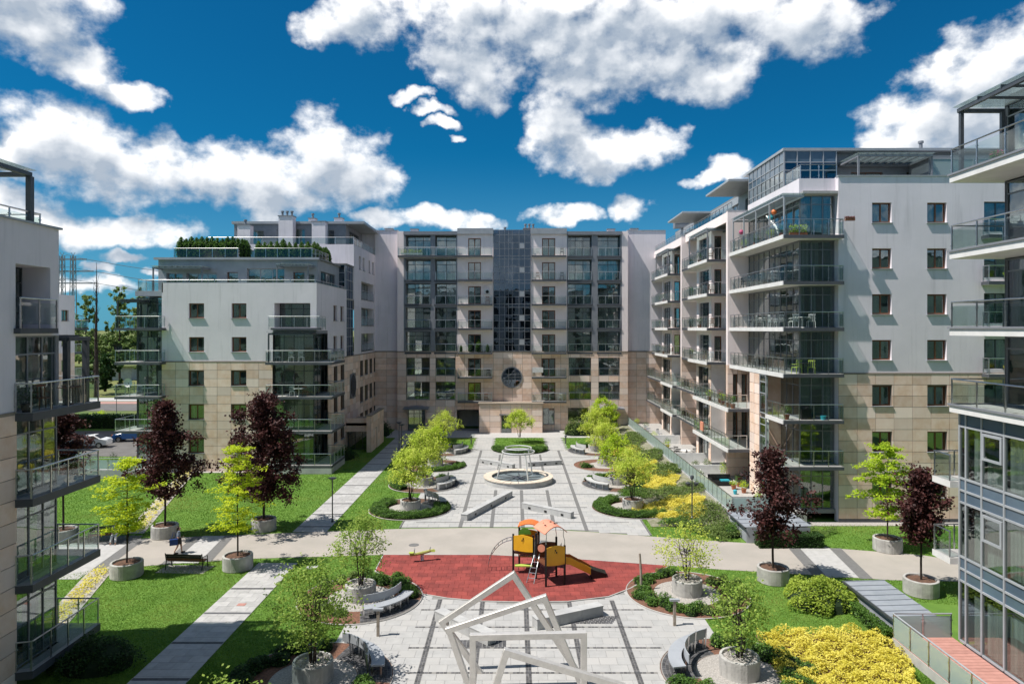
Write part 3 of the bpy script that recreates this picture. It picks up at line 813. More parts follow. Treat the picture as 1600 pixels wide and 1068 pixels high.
def chimney(x, y, z, parent, w=1.2, d=.9, h=1.3, mat='plaster', pipes=2):
    c = MB().box(x-w/2, y-d/2, z, x+w/2, y+d/2, z+h).obj('chimney', mat, parent)
    MB().box(x-w/2-.08, y-d/2-.08, z+h, x+w/2+.08, y+d/2+.08, z+h+.1).obj('cap', 'metal_grey', c)
    for i in range(pipes):
        px = x-w/2+w*(i+.5)/pipes; MB().lathe([(.13,z+h+.1),(.13,z+h+.55),(.2,z+h+.56),(.2,z+h+.72)], 10, px, y).obj('flue', 'metal_grey', c)
def parapet_cap(fr, u0, u1, z, parent, n0=-.3, n1=.08, t=.07):
    MB().box(u0, -n1, z, u1, -n0, z+t).obj('parapet_cap', 'metal_light', parent, fr.M)
def grid(a, b, n): return [a+(b-a)*i/n for i in range(n+1)]

# ------------------------------------------------------------------ centre building
CB_ = empty('apartment_building', (0, 90.6, 0))
tag(CB_, 'stone and plaster apartment block with dark glass tower and round window, closing the courtyard', 'building')
f = frF(90.6); C = CB_
A = [(-14.5,-11.2),(-10.6,-7.78)]; E = [(7.05,10.2),(11.0,14.0)]
ops_lo, ops_A, ops_E = [], [], []
for k in (1, 2):
    for u0, u1 in A+E: ops_lo.append((u0+.1, u1-.1, FL[k]-.02+.1, FL[k]+2.45))
ops_lo += [(-6.2,-4.5,FL[k],FL[k]+2.35) for k in (1,2)] + [(3.6,5.36,FL[k],FL[k]+2.35) for k in (1,2)]
gops = [(-14.2,-11.9,0.02,2.7),(-7.7,-4.75,0.02,2.75),(3.75,5.25,.75,2.95),(7.05,9.7,1.3,3.0),(11.4,13.6,.02,2.6)]
stone_ops = ops_lo+gops+[(-4.7,3.6,0,3.75)]
wall(f, -15.6, 15.0, 0, ZS, stone_ops, 'stone_joint', C, rev=.5)
panels(f, -15.6, 15.0, 0, ZS, stone_ops+[(-1.55,0.75,5.9,8.15)], C)
# small panels that close the corners round the circular window
for su in (-1, 1):
    for sz in (-1, 1):
        mbp = MB(); cx, cz = -.4, 7.02; pts = [(cx+su*1.15, cz+sz*1.13)]
        arc = [(cx+su*1.3*math.cos(t), cz+sz*1.3*math.sin(t)) for t in np.linspace(.45, 1.12, 8)]
        poly = [(cx+su*1.15, cz+sz*1.12)] + [(u, z) for u, z in arc if abs(u-cx) <= 1.15 and abs(z-cz) <= 1.13]
        if len(poly) > 2: mbp.quad(*[(u, -.04, z) for u, z in poly]); mbp.obj('stone_panel', 'stone_panel', C, f.M)
MB().box(-15.6, -.09, ZS, 15.0, .0, ZS+.14).obj('string_course', 'stone_band', C, f.M)
# upper walls
for (u0, u1), m in (((-15.6,-14.75),'plaster_warm'),((14.2,15.0),'plaster_warm')):
    wall(f, u0, u1, ZS+.14, 26.4, [], m, C)
for u0, u1, prs in ((-14.75,-7.64,A),(6.9,14.2,E)):
    ops = [(a, b, FL[k]+.02, FL[k]+2.72) for a, b in prs for k in range(3, 8)]
    wall(f, u0, u1, ZS+.14, 25.9, ops, 'metal_grey', C, rev=1.3)
    MB().box(u0, -.25, 25.9, u1, 1.0, 26.35).obj('cornice', 'metal_grey', C, f.M)
    for a, b in prs:
        for k in range(3, 8):
            opening(f, 'glazing', a, b, FL[k]+.02, FL[k]+2.72, -1.25, C, cols=3 if b-a > 3 else 2, rows=(2.1,.6), fmat='metal_dark', curt=.5)
            z = FL[k]
            lg = MB().box(a-.12, -.10, z-.26, b+.12, .08, z-.02).obj('loggia_edge', 'slab_grey', C, f.M)
            rail([(a+.05, 90.55), (b-.05, 90.55)], z, lg, sp=1.1)
for k in (1, 2):
    for a, b in A+E:
        z = FL[k]+.08
        opening(f, 'glazing', a+.1, b-.1, z, FL[k]+2.45, -.45, C, cols=3 if b-a > 3 else 2, rows=(1.7,.65), fmat='metal_dark', curt=.55)
        lg = MB().box(a+.12, -.02, z, b-.12, .4, z+.05).obj('window_ledge', 'metal_grey', C, f.M)
        rail([(a+.15, 90.62), (b-.15, 90.62)], z, lg, sp=1.5, h=.95, gz=(.1,.8))
f2 = frF(90.6)
for s, (u0, u1, d0, d1) in enumerate(((-7.64,-2.85,-6.2,-4.5),(2.1,6.9,3.6,5.36))):
    ops = [(d0, d1, FL[k], FL[k]+2.35) for k in range(3, 8)]
    wall(f2, u0, u1, ZS+.14, 26.0, ops, 'plaster_warm', C)
    MB().box(u0+.02, -.3, 26.0, u1-.02, 1.2, 26.75).obj('cornice', 'metal_light', C, f.M)
    for k in range(1, 8):
        opening(f2 if k > 2 else f, 'balcony_door', d0, d1, FL[k], FL[k]+2.35, -.24, C, cols=2, rows=(1.0,), fmat='brown', fw=.11, curt=.6)
        x0, x1 = u0+.12, u1-.12; yb = 90.6
        balcony([(x0,yb),(x0,89.6),(x1,89.6),(x1,yb)], [(x0+.04,yb-.1),(x0+.04,89.65),(x1-.04,89.65),(x1-.04,yb-.1)], FL[k]-.02, C, sp=1.15)
# top floor balcony of the left bay
balcony([(-15.4,90.6),(-15.4,89.7),(-7.7,89.7),(-7.7,90.6)], [(-15.35,90.5),(-15.35,89.75),(-7.75,89.75),(-7.75,90.5)], FL[7]-.03, C)
# glass tower
us = [-2.83,-2.05,-1.35,-.85,-.35,.55,1.3,2.08]
zs = [ZS+.14]+[z for k in range(3,8) for z in (FL[k]+.05+.9, FL[k]+1.75, FL[k]+2.75, FL[k]+3.19)][:-1]+[26.55]
zs = sorted(set(round(z,3) for z in zs))
curtain_wall(f, us[0], us[-1], zs[0], zs[-1], .06, C, us, zs, lambda j: True, name='glass_tower', fmat='metal_grey', bw=.05)
MB().box(-2.8, .9, ZS, 2.06, 1.0, 26.3).obj('dark_backing', 'metal_dark', C, f.M)  # dark backing sheet added behind the panes to keep the tower glass dark
for k in range(3, 8): MB().box(-2.8, .1, FL[k]-.15, 2.06, .88, FL[k]+.1).obj('tower_floor', 'metal_grey', C, f.M)
for k in range(3, 8): MB().box(.6, -.09, FL[k]+1.0, 1.25, -.06, FL[k]+1.7).obj('vent_light', 'metal_light', C, f.M)
# round window
rw = MB(); rw.add([], []); N = 40
for r0, r1, y0 in ((1.27,1.40,-.10),):
    for i in range(N):
        a, b = 2*math.pi*i/N, 2*math.pi*(i+1)/N
        q = [(r0,a),(r1,a),(r1,b),(r0,b)]; P = [(-.4+r*math.cos(t), 7.02+r*math.sin(t)) for r, t in q]
        rw.quad(*[(u,-.10,z) for u,z in P]); rw.quad((P[1][0],-.10,P[1][1]),(P[1][0],0,P[1][1]),(P[2][0],0,P[2][1]),(P[2][0],-.10,P[2][1])); rw.quad((P[0][0],-.10,P[0][1]),(P[3][0],-.10,P[3][1]),(P[3][0],0.0,P[3][1]),(P[0][0],0.0,P[0][1]))
for d in (-.42, .42): rw.box(-.4+d-.03, -.07, 7.02-1.2, -.4+d+.03, -.055, 7.02+1.2)
for d in (-.42, .0, .42): rw.box(-.4-1.2, -.069, 7.02+d-.025, -.4+1.2, -.054, 7.02+d+.025)
rw = rw.obj('round_window', 'metal_grey', C, f.M)
MB().quad(*[(-.4+1.28*math.cos(2*math.pi*i/N), -.052, 7.02+1.28*math.sin(2*math.pi*i/N)) for i in range(N)]).obj('pane', 'glass_tower', rw, f.M)
MB().quad(*[(-.4+1.27*math.cos(2*math.pi*i/N), -.046, 7.02+1.27*math.sin(2*math.pi*i/N)) for i in range(N)]).obj('blind', 'metal_dark', rw, f.M)  # dark backing disc close behind the pane, over the uncut wall
# side walls set back, their stone feet
for u0, u1 in ((-18.74,-15.6),(15.0,20.2)):
    b = frF(91.5)
    wall(b, u0, u1, 0, ZS, [], 'stone_joint', C); panels(b, u0, u1, 0, ZS, [], C)
    MB().box(u0, -.09, ZS, u1, 0, ZS+.14).obj('string_course', 'stone_band', C, b.M)
    wall(b, u0, u1, ZS+.14, 26.6, [], 'plaster', C); parapet_cap(b, u0, u1, 26.6, C)
for fr_, m0 in ((frN(-15.6), -1), (frP(15.0), 1)):
    a, b2 = (-91.5, -90.6) if m0 < 0 else (90.6, 91.5)
    wall(fr_, a, b2, 0, ZS, [], 'stone_panel', C); wall(fr_, a, b2, ZS, 26.4, [], 'plaster_warm', C)
# entrances
po = MB().box(-4.6, 88.4, 0, 3.55, 90.58, 3.55).obj('porch', 'stone_joint', C)
pf = frF(88.4); panels(pf, -4.6, 3.55, 0, 3.7, [(-1.75,-.45,0,2.25)], po, th=.045); 
pl = frN(-4.6); panels(pl, -90.5, -88.4, 0, 3.7, [], po); panels(frP(3.55), 88.4, 90.5, 0, 3.7, [], po)
MB().box(-4.75, 88.25, 3.7, 3.7, 90.58, 3.86).obj('porch_roof', 'stone_band', po)
opening(pf, 'entrance_door', -1.75, -.45, 0.03, 2.25, .012, po, cols=2, rows=(2.0,), fmat='metal_dark', curt=0)
MB().box(-2.0, 88.28, 2.3, -.2, 88.42, 2.45).obj('door_canopy', 'metal_grey', po)
opening(f, 'entrance_door', -14.2, -11.9, .03, 2.7, -.4, C, cols=3, rows=(2.1,.5), curt=0)
opening(f, 'entrance_door', 11.4, 13.6, .03, 2.6, -.4, C, cols=3, rows=(2.1,.5), curt=0)
for a, b in ((-14.7,-11.3),(10.7,14.4)):
    mb = MB(); P = [(a+(b-a)*i/10, .22*math.sin(math.pi*i/10)) for i in range(11)]
    for (x0,z0),(x1,z1) in zip(P, P[1:]): mb.quad((x0,89.3,3.0+z0),(x1,89.3,3.0+z1),(x1,90.55,3.1+z1),(x0,90.55,3.1+z0)); mb.quad((x0,89.3,2.9),(x1,89.3,2.9),(x1,89.3,3.0+z1),(x0,89.3,3.0+z0))
    mb.obj('entrance_canopy', 'metal_grey', C)
opening(f, 'glazing', 3.75, 5.25, .75, 2.95, -.3, C, cols=2, rows=(1.0,), fmat='metal_light', curt=1)
opening(f, 'glazing', 7.05, 9.7, 1.3, 3.0, -.3, C, cols=2, rows=(1.0,), curt=.3)
# vaulted passage
mb = MB(); 
for i in range(12):
    a, b = math.pi*i/12, math.pi*(i+1)/12
    mb.quad((-6.22-1.46*math.cos(a),90.7,2.1+.6*math.sin(a)),(-6.22-1.46*math.cos(b),90.7,2.1+.6*math.sin(b)),(-6.22-1.46*math.cos(b),99,2.1+.6*math.sin(b)),(-6.22-1.46*math.cos(a),99,2.1+.6*math.sin(a)))
mb.box(-7.75, 90.7, 0, -7.68, 99, 2.1); mb.box(-4.76, 90.7, 0, -4.7, 99, 2.1)
mb.obj('passage_vault', 'metal_grey', C)
shell(-15.4, 92.0, 14.8, 104, 26, C, FL[1:8], core=2.5)
MB().box(-18.7, 92.25, 26.2, 18.4, 104, 26.35).obj('roof', 'roofing', C)
mb = MB(); mb.box(-18.7, 103.9, 0, 18.4, 104, 26.2); mb.box(-15.5,90.75,25.95,14.9,92.3,26.15); mb.obj('rear_wall', 'plaster', C)
for x, y in ((-17.2,93.5),(-13.8,94),(13.2,94),(16.3,93.5)): chimney(x, y, 26.3, C, h=.75, w=1.0, pipes=0)
chimney(2.0, 95, 26.3, C, w=1.6, h=1.0, mat='metal_grey', pipes=3); chimney(-1.4, 96, 26.3, C, w=1.8, h=.7, mat='metal_light', pipes=1)

# ------------------------------------------------------------------ building on the left, gabled to the camera
LB = empty('apartment_building', (-26, 64.6, 0)); C = LB
tag(LB, 'terraced apartment block with rooftop conifer hedges on the left of the courtyard', 'building')
f = frF(64.6); XR = -18.76
wins = [(a, b, FL[k]+.92, FL[k]+2.32) for k in range(5) for a, b in ((-30.85,-29.4),(-26.8,-25.4))]
wall(f, -33.4, -22.9, 0, ZS, wins, 'stone_joint', C); panels(f, -33.4, -22.9, 0, ZS, wins, C)
wall(f, -33.4, -22.9, ZS, 17.8, wins, 'plaster', C)
lg = (-22.75,-19.35,FL[4]+.05,FL[4]+2.35)
wall(f, -22.9, XR, 13.3, 17.8, [lg], 'plaster', C, rev=1.6)
MB().box(-33.4, -.06, ZS-.06, -22.9, 0, ZS+.06).obj('string_course', 'stone_band', C, f.M)
for a, b, c, d in wins: window(f, a, b, c, d, C)
opening(f, 'glazing', lg[0], lg[1], lg[2], lg[3], -1.55, C, cols=3, rows=(1.8,.5), curt=.4)
# glazed corner, four floors
for k in range(4):
    z0, z1 = FL[k]+.02, FL[k]+2.92
    opening(f, 'glazing', -22.9, -19.1, z0, z1, -.35, C, cols=4, rows=(2.2,.6), fmat='metal_dark', curt=.6)
    opening(frP(-19.1), 'glazing', 64.95, 68.4, z0, z1, 0, C, cols=3, rows=(2.2,.6), fmat='metal_dark', curt=.5)
    mb = MB().box(-22.9, 64.75, FL[k]-.27, -18.9, 68.4, FL[k]+.02); mb.obj('floor_edge', 'metal_grey', C)
    pts = [(-23.15,64.6),(-23.15,63.3),(-17.0,63.3),(-17.0,68.3),(-18.74,68.3),(-18.74,64.6)]
    balcony(pts, [(-23.1,64.5),(-23.1,63.36),(-17.06,63.36),(-17.06,68.25),(-18.7,68.25)], FL[k], C, sp=1.35)
MB().box(-23.15,63.3,.02,-17.0,68.3,.55).obj('terrace_base', 'concrete_smooth', C)
MB().box(-22.9, 64.62, 13.0, -18.78, 68.4, 13.3).obj('floor_edge', 'metal_grey', C)
pergola(-22.9, 63.5, -18.9, 64.55, FL[3]+2.62, FL[3], C, [(-22.9,63.5)], nsl=8)
b4 = MB().box(-22.9, 64.0, FL[4]-.2, -18.3, 64.62, FL[4]).obj('balcony', 'slab_grey', C)
rail([(-23.1,64.05),(-18.3,64.05),(-18.3,66.0)], FL[4], b4, sp=1.2)
# side towards the courtyard
s = frP(XR)
wY = [(70.6,72.1),(73.4,75.0)]
sw = [(a, b, FL[k]+.75, FL[k]+2.35) for k in range(5) for a, b in wY]
sl2 = [(a, b, FL[k]+.55, FL[k]+2.4) for k in range(3) for a, b in ((82.6,84.2),(85.2,87.0),(88.0,89.6),(90.6,91.7))]
wall(s, 68.4, 92.2, 0, ZS, sw+sl2, 'stone_joint', C); panels(s, 68.4, 92.2, 0, ZS, sw+sl2+[(77.4,80.4,5.5,8.3)], C, du=1.3)
MB().box(68.4, -.06, ZS-.06, 92.2, 0, ZS+.06).obj('string_course', 'stone_band', C, s.M)
wall(s, 64.6, 68.4, 13.3, 17.8, [], 'plaster', C)
wall(s, 68.4, 76.1, ZS, 17.8, sw, 'plaster', C)
up = [(83.4,90.7,FL[k]+.3,FL[k]+2.5) for k in (3,4,5)] + [(a,b,FL[6]+.7,FL[6]+2.3) for a, b in ((82.2,83.2),(84.2,85.2),(87.6,88.6),(89.8,90.8))]
wall(s, 79.6, 92.2, ZS, 23.3, up, 'plaster', C, rev=.9)
for a, b, c, d in sw+sl2: window(s, a, b, c, d, C, cols=1, curt=.3)
for a, b, c, d in up[:3]:
    opening(s, 'glazing', a, b, c, d, -.85, C, cols=4, rows=(1.0,), curt=.3)
    le = MB().box(a, -.03, c-.02, b, .6, c+.04).obj('loggia_edge', 'slab_grey', C, s.M); rail([(XR+.01,a+.1),(XR+.01,b-.1)], c, le, sp=1.8)
for a, b, c, d in up[3:]: window(s, a, b, c, d, C, cols=1, curt=.3)
rw = MB(); 
for i in range(N):
    a, b = 2*math.pi*i/N, 2*math.pi*(i+1)/N; P = [(78.9+r*math.cos(t), 6.9+r*math.sin(t)) for r, t in ((1.3,a),(1.5,a),(1.5,b),(1.3,b))]
    rw.quad(*[(u,-.09,z) for u,z in P]); rw.quad((P[1][0],-.09,P[1][1]),(P[1][0],0,P[1][1]),(P[2][0],0,P[2][1]),(P[2][0],-.09,P[2][1]))
for d in (-.45,.45): rw.box(78.9+d-.03,-.07,5.7,78.9+d+.03,-.055,8.1)
rw = rw.obj('round_window', 'metal_grey', C, s.M)
MB().quad(*[(78.9+1.31*math.cos(2*math.pi*i/N),-.052,6.9+1.31*math.sin(2*math.pi*i/N)) for i in range(N)]).obj('pane', 'glass_tower', rw, s.M)
# glazed stair tower
us = grid(76.15, 79.55, 3); zs = [ZS]+[z for k in range(3,6) for z in (FL[k]+1.1, FL[k]+2.2, FL[k]+3.19)]+[20.6]
curtain_wall(frP(XR-.15), us[0], us[-1], zs[0], zs[-1], 0, C, us, sorted(set(zs)), lambda j: True, name='glass_stair')
us = grid(-21.6, XR-.2, 4)
curtain_wall(frF(76.1), us[0], us[-1], 16.8, 20.6, 0, C, us, [16.8,17.7,18.7,19.7,20.6], lambda j: True, name='glass_stair')
MB().box(-21.8, 76.0, 20.6, XR, 79.6, 20.75).obj('roof', 'roofing', C)
# west bay with balconies
wb = frF(65.6)
for k in range(5):
    opening(wb, 'glazing', -36.2, -33.42, FL[k]+.02, FL[k]+2.92, 0, C, cols=3, rows=(2.2,.6), curt=.5)
    MB().box(-36.3, 65.5, FL[k]-.27, -33.42, 72, FL[k]+.02).obj('floor_edge', 'metal_grey', C)
    if k: balcony([(-37.2,66.8),(-37.2,63.4),(-33.0,63.4),(-33.0,64.58),(-33.42,64.58),(-33.42,65.55),(-36.3,65.55),(-36.3,66.8)],
            [(-37.14,66.7),(-37.14,63.46),(-33.06,63.46),(-33.06,64.5)], FL[k], C, sp=1.4)
MB().box(-36.4, 65.45, 16.6, -33.42, 72, 17.1).obj('roof', 'metal_light', C)
wn = frN(-36.3)
for k in range(5): opening(wn, 'glazing', -71.9, -65.6, FL[k]+.02, FL[k]+2.92, 0, C, cols=5, rows=(2.2,.6), curt=.4)
pergola(-37.0, 63.6, -35.0, 65.4, FL[4]+2.5, FL[4], C, [(-37.0,63.6)], nsl=5)
MB().box(-36.3, 72, 0, -33.4, 92, 17).obj('west_wing', 'plaster', C)
# ground floor terrace with frosted balustrade
tb = MB().box(-41.5, 61.5, 0, -33.45, 65.4, .75).obj('terrace', 'concrete_smooth', C)
rail([(-33.5,61.55),(-41.45,61.55),(-41.45,65.3)], .75, tb, sp=1.6, glass='glass_frost')
shell(-33.3, 64.9, XR-.3, 92, 16.6, C, FL[0:5], core=3.0)
# terrace on the fifth floor: parapet rail, set back penthouse
rt = MB().box(-33.4, 64.62, 16.75, XR-.02, 79.6, 16.9).obj('roof_terrace', 'floor_tile', C)
mb = MB().box(-33.3, 64.62, 17.8, XR+.06, 64.95, 17.86); mb.box(XR-.3, 64.96, 17.8, XR+.05, 76.05, 17.86); mb.box(-33.45,64.6,16.9,-33.3,76,17.8); mb.obj('parapet_cap', 'metal_light', C)
rail([(-33.3,64.8),(XR-.15,64.8),(XR-.15,75.9)], 17.35, rt, sp=2.5, h=.75, gz=(.5,.7), drop=.4)
rail([(-36.2,70),(-36.2,65.6),(-33.5,65.6)], 17.1, rt, sp=1.4)
ph = frF(67.8)
pops = [(-34.6,-33.0,16.95,19.0),(-32.6,-29.6,16.95,19.0),(-28.6,-27.5,16.95,19.1),(-26.6,-22.9,16.95,19.45),(-22.0,-20.9,16.95,19.1),(-20.6,-19.9,16.95,18.9)]
wall(ph, -35.4, -19.6, 16.75, 20.4, pops, 'metal_light', C, rev=.4)
for i, (a, b, c, d) in enumerate(pops): opening(ph, 'glazing', a, b, c, d, -.3, C, cols=max(1, round((b-a)/1.1)), rows=(1.0,), fmat='brown' if i in (2,4) else 'metal_light', curt=.7)
wall(frN(-35.4), -79, -67.8, 16.75, 20.4, [], 'metal_light', C); wall(frP(-19.6), 67.8, 76.1, 16.75, 20.4, [(69,74.5,16.95,19.3)], 'metal_light', C)
opening(frP(-19.6), 'glazing', 69, 74.5, 16.95, 19.3, -.2, C, cols=5, curt=.3)
rf = MB().box(-35.6, 67.6, 20.35, -19.4, 79.6, 20.5).obj('roof', 'roofing', C)
MB().box(-35.7, 67.45, 20.3, -19.35, 67.8, 20.52).obj('eaves', 'metal_light', C)
pergola(-22.9, 65.6, -19.9, 67.6, 19.55, 16.9, C, [(-22.9,65.7),(-19.9,65.7)], nsl=8, mat='metal_grey')
pergola(-34.9, 65.8, -30.2, 67.6, 19.35, 16.9, C, [(-34.9,65.9),(-30.2,65.9)], nsl=8, mat='metal_grey')
rail([(-34.0,72),(-34.0,68.1),(-27.6,68.1),(-27.6,70.0)], 20.5, rf, sp=1.25, h=1.0)
rail([(-26.0,70),(-26.0,68.1),(-20.2,68.1),(-20.2,74.0)], 20.5, rf, sp=1.25, h=1.0)
# taller rear block and its penthouse
rb = frF(79.6)
wall(rb, -36.0, XR, 16.9, 23.3, [(-31,-29.8,20.55,22.6),(-26.8,-25.8,20.55,22.5)], 'plaster', C)
opening(rb, 'glazing', -31,-29.8,20.55,22.6,-.2,C,cols=1,curt=0); opening(rb, 'glazing', -26.8,-25.8,20.55,22.5,-.2,C,cols=1,curt=0)
wall(frN(-36), -92, -79.6, 0, 23.3, [], 'plaster', C)
r2 = MB().box(-35.9, 79.65, 23.0, XR-.02, 92.2, 23.13).obj('roof_terrace', 'roofing', C)
rail([(-35.8,79.8),(XR-.1,79.8),(XR-.1,92)], 23.3, r2, sp=2.2, h=.85, gz=(.1,.75))
p2 = frF(83.2)
pops = [(-33.2,-30.6,23.3,25.4),(-29.0,-25.6,23.2,25.6),(-24.2,-22.0,23.2,25.5)]
wall(p2, -34.2, -20.6, 23.13, 26.2, pops, 'metal_grey', C)
for a, b, c, d in pops: opening(p2, 'glazing', a, b, c, d, -.2, C, cols=3, fmat='metal_light', curt=.6)
wall(frP(-20.6), 83.2, 92, 23.13, 26.2, [(85,90,23.2,25.6)], 'metal_grey', C); opening(frP(-20.6), 'glazing', 85, 90, 23.2, 25.6, -.2, C, cols=4, curt=.3)
MB().box(-34.4, 82.9, 26.2, -18.3, 92.3, 26.5).obj('roof', 'metal_light', C)
MB().box(-34.2, 92.0, 16, -18.8, 92.15, 26.2).obj('rear_wall', 'plaster', C)
chimney(-27.4, 82.2, 23.3, C, w=1.7, d=1.2, h=3.6, pipes=3); chimney(-31.8, 80.6, 23.2, C, w=1.5, d=1.0, h=2.4, pipes=1)
chimney(-23.2, 81.2, 23.2, C, w=1.6, d=1.0, h=2.9, pipes=0); chimney(-25.0, 84.5, 26.5, C, w=.8, h=.5, pipes=1); chimney(-22.0, 85.5, 26.5, C, w=1.0, h=.7, pipes=1)
# low stone porch on the courtyard side
pc = MB().box(-18.7, 75.6, 2.75, -15.7, 81.4, 3.05).obj('porch', 'stone_band', C)
w = frP(-15.7); po_ = [(76.6,77.6,.02,2.3)]
wall(w, 74.4, 81.5, 0, 3.95, po_, 'stone_joint', pc); panels(w, 74.4, 81.5, 0, 3.95, po_, pc)
opening(w, 'entrance_door', 76.6, 77.6, .03, 2.3, -.2, pc, cols=1, curt=0)
MB().box(-16.15,74.4,0,-15.72,81.5,3.95).obj('porch_wall', 'stone_panel', pc)
MB().box(-16.25,74.3,3.95,-15.6,81.6,4.03).obj('coping', 'stone_band', pc)
wall(frF(75.6), -18.7, -16.15, 2.1, 3.6, [], 'stone_panel', pc)
opening(frF(76.4), 'entrance_door', -18.7, -16.2, .03, 2.7, 0, pc, cols=3, rows=(2,.6), curt=0)
# ------------------------------------------------------------------ building on the right
RB = empty('apartment_building', (24, 47.6, 0)); C = RB
tag(RB, 'white plaster apartment block with stacked glass balconies and rooftop glass penthouse, right of the courtyard', 'building')
f = frF(47.6); XE = 38.0
wcol = ((24.9,26.26),(28.74,30.1))
wins = [(a, b, FL[k]+.93, FL[k]+2.33) for k in range(7) for a, b in wcol]
logg = [(32.7,35.6,FL[k]+.3,FL[k]+2.4) for k in range(7)]
wall(f, 22.55, XE, 0, ZS, wins+logg, 'stone_joint', C); panels(f, 22.55, XE, 0.25, ZS, wins+logg, C)
MB().box(22.55, -.06, 0, XE, 0, .25).obj('plinth', 'metal_dark', C, f.M)
wall(f, 22.55, XE, ZS, 24.1, wins+logg, 'plaster', C)
MB().box(22.55, -.06, ZS-.06, XE, 0, ZS+.06).obj('string_course', 'stone_band', C, f.M)
for a, b, c, d in wins: window(f, a, b, c, d, C, curt=.6)
for k, (a, b, c, d) in enumerate(logg):
    opening(f, 'glazing', a, b, c, d, -.26, C, cols=3, curt=.4)
    if k: balcony([(32.5,47.6),(32.5,46.8),(35.8,46.8),(35.8,47.6)], [(32.55,47.5),(32.55,46.85),(35.75,46.85),(35.75,47.5)], FL[k], C)
parapet_cap(f, 22.5, XE, 24.1, C)
# glazed corner: faces the camera between x 20.1 and 22.5 and the courtyard between y 48.2 and 58.6
sN = frN(20.1)
for k in range(7):
    z0, z1 = FL[k]+.02, FL[k]+2.92
    opening(frF(48.2), 'glazing', 20.1, 22.52, z0, z1, 0, C, cols=3, rows=(2.25,.6), fmat='metal_grey', curt=.75)
    opening(sN, 'glazing', -58.6, -48.2, z0, z1, 0, C, cols=9, rows=(2.25,.6), fmat='metal_grey', curt=.5)
    MB().box(20.0, 48.0, FL[k]-.27, 22.54, 58.6, FL[k]+.02).obj('floor_edge', 'metal_grey', C)
wall(Fr(22.55,0,-90), -48.2, -47.6, 0, 24.1, [], 'plaster', C)
MB().box(20.0, 48.05, FL[7]-.27, 22.54, 58.6, 24.05).obj('parapet', 'plaster', C)
for k in range(3, 7):
    balcony([(22.65,47.6),(22.65,46.95),(18.5,46.95),(18.5,58.75),(20.1,58.75),(20.1,48.1),(22.5,48.1),(22.5,47.6)],
            [(22.6,47.5),(22.6,47.0),(18.55,47.0),(18.55,58.7)], FL[k], C, sp=1.05, mats=('floor_tile','slab_grey','slab_white'))
    MB().box(18.44, 47.0, FL[k]-.26, 18.5, 58.74, FL[k]+.03).obj('fascia', 'slab_white', C)
for k in (1, 2):
    balcony([(22.65,47.6),(22.65,46.95),(18.5,46.95),(18.5,50.3),(20.1,50.3),(20.1,48.1),(22.5,48.1),(22.5,47.6)],
            [(22.6,47.5),(22.6,47.0),(18.55,47.0),(18.55,50.25)], FL[k], C, sp=1.05)
    MB().box(18.44, 47.0, FL[k]-.26, 18.5, 50.3, FL[k]+.03).obj('fascia', 'slab_white', C)
# stone pier below, with a narrow window
pn = frN(18.5)
wall(pn, -53.7, -51.6, .8, ZS-.27, [], 'stone_joint', C); panels(pn, -53.7, -51.6, .8, ZS-.27, [], C)
wall(frF(51.6), 18.5, 20.1, .8, ZS-.27, [], 'stone_panel', C)
wall(Fr(0,53.7,180), -20.1, -18.5, .8, ZS-.27, [], 'stone_panel', C)
for k in range(3): opening(pn, 'glazing', -51.58, -50.3, FL[k]+.02, FL[k]+2.9, 0, C, cols=1, rows=(1.4,.8,.5), fmat='metal_light', curt=.4)
MB().box(18.5,50.32,.8,20.1,51.58,.9).obj('floor_edge','metal_grey',C)
# fins that divide the bays
for j, y0 in enumerate((58.75, 75.0)):
    ff = frF(y0)
    dz = [(18.75,19.15,FL[k]+.05,FL[k]+2.4) for k in (1,2)]+[(19.5,19.95,FL[k]+.05,FL[k]+2.4) for k in (1,2)] if j == 0 else []
    wall(ff, 18.3, 20.1, .8, ZS, dz, 'stone_joint', C, rev=.2); panels(ff, 18.3, 20.1, .8, ZS, dz, C)
    for a, b, c, d in dz: opening(ff, 'balcony_door', a, b, c, d, -.15, C, cols=1, fmat='brown', fw=.08, curt=0)
    wall(ff, 18.3, 20.1, ZS, 23.6, [], 'plaster_warm', C)
    wn = frN(18.3); wall(wn, -(y0+.4), -y0, .8, ZS, [], 'stone_panel', C); wall(wn, -(y0+.4), -y0, ZS, 23.6, [], 'plaster_warm', C)
    wall(Fr(0,y0+.4,180), -20.1, -18.3, .8, 23.6, [], 'plaster_warm', C); MB().box(18.28,y0-.02,23.6,20.1,y0+.42,23.68).obj('coping','metal_light',C)
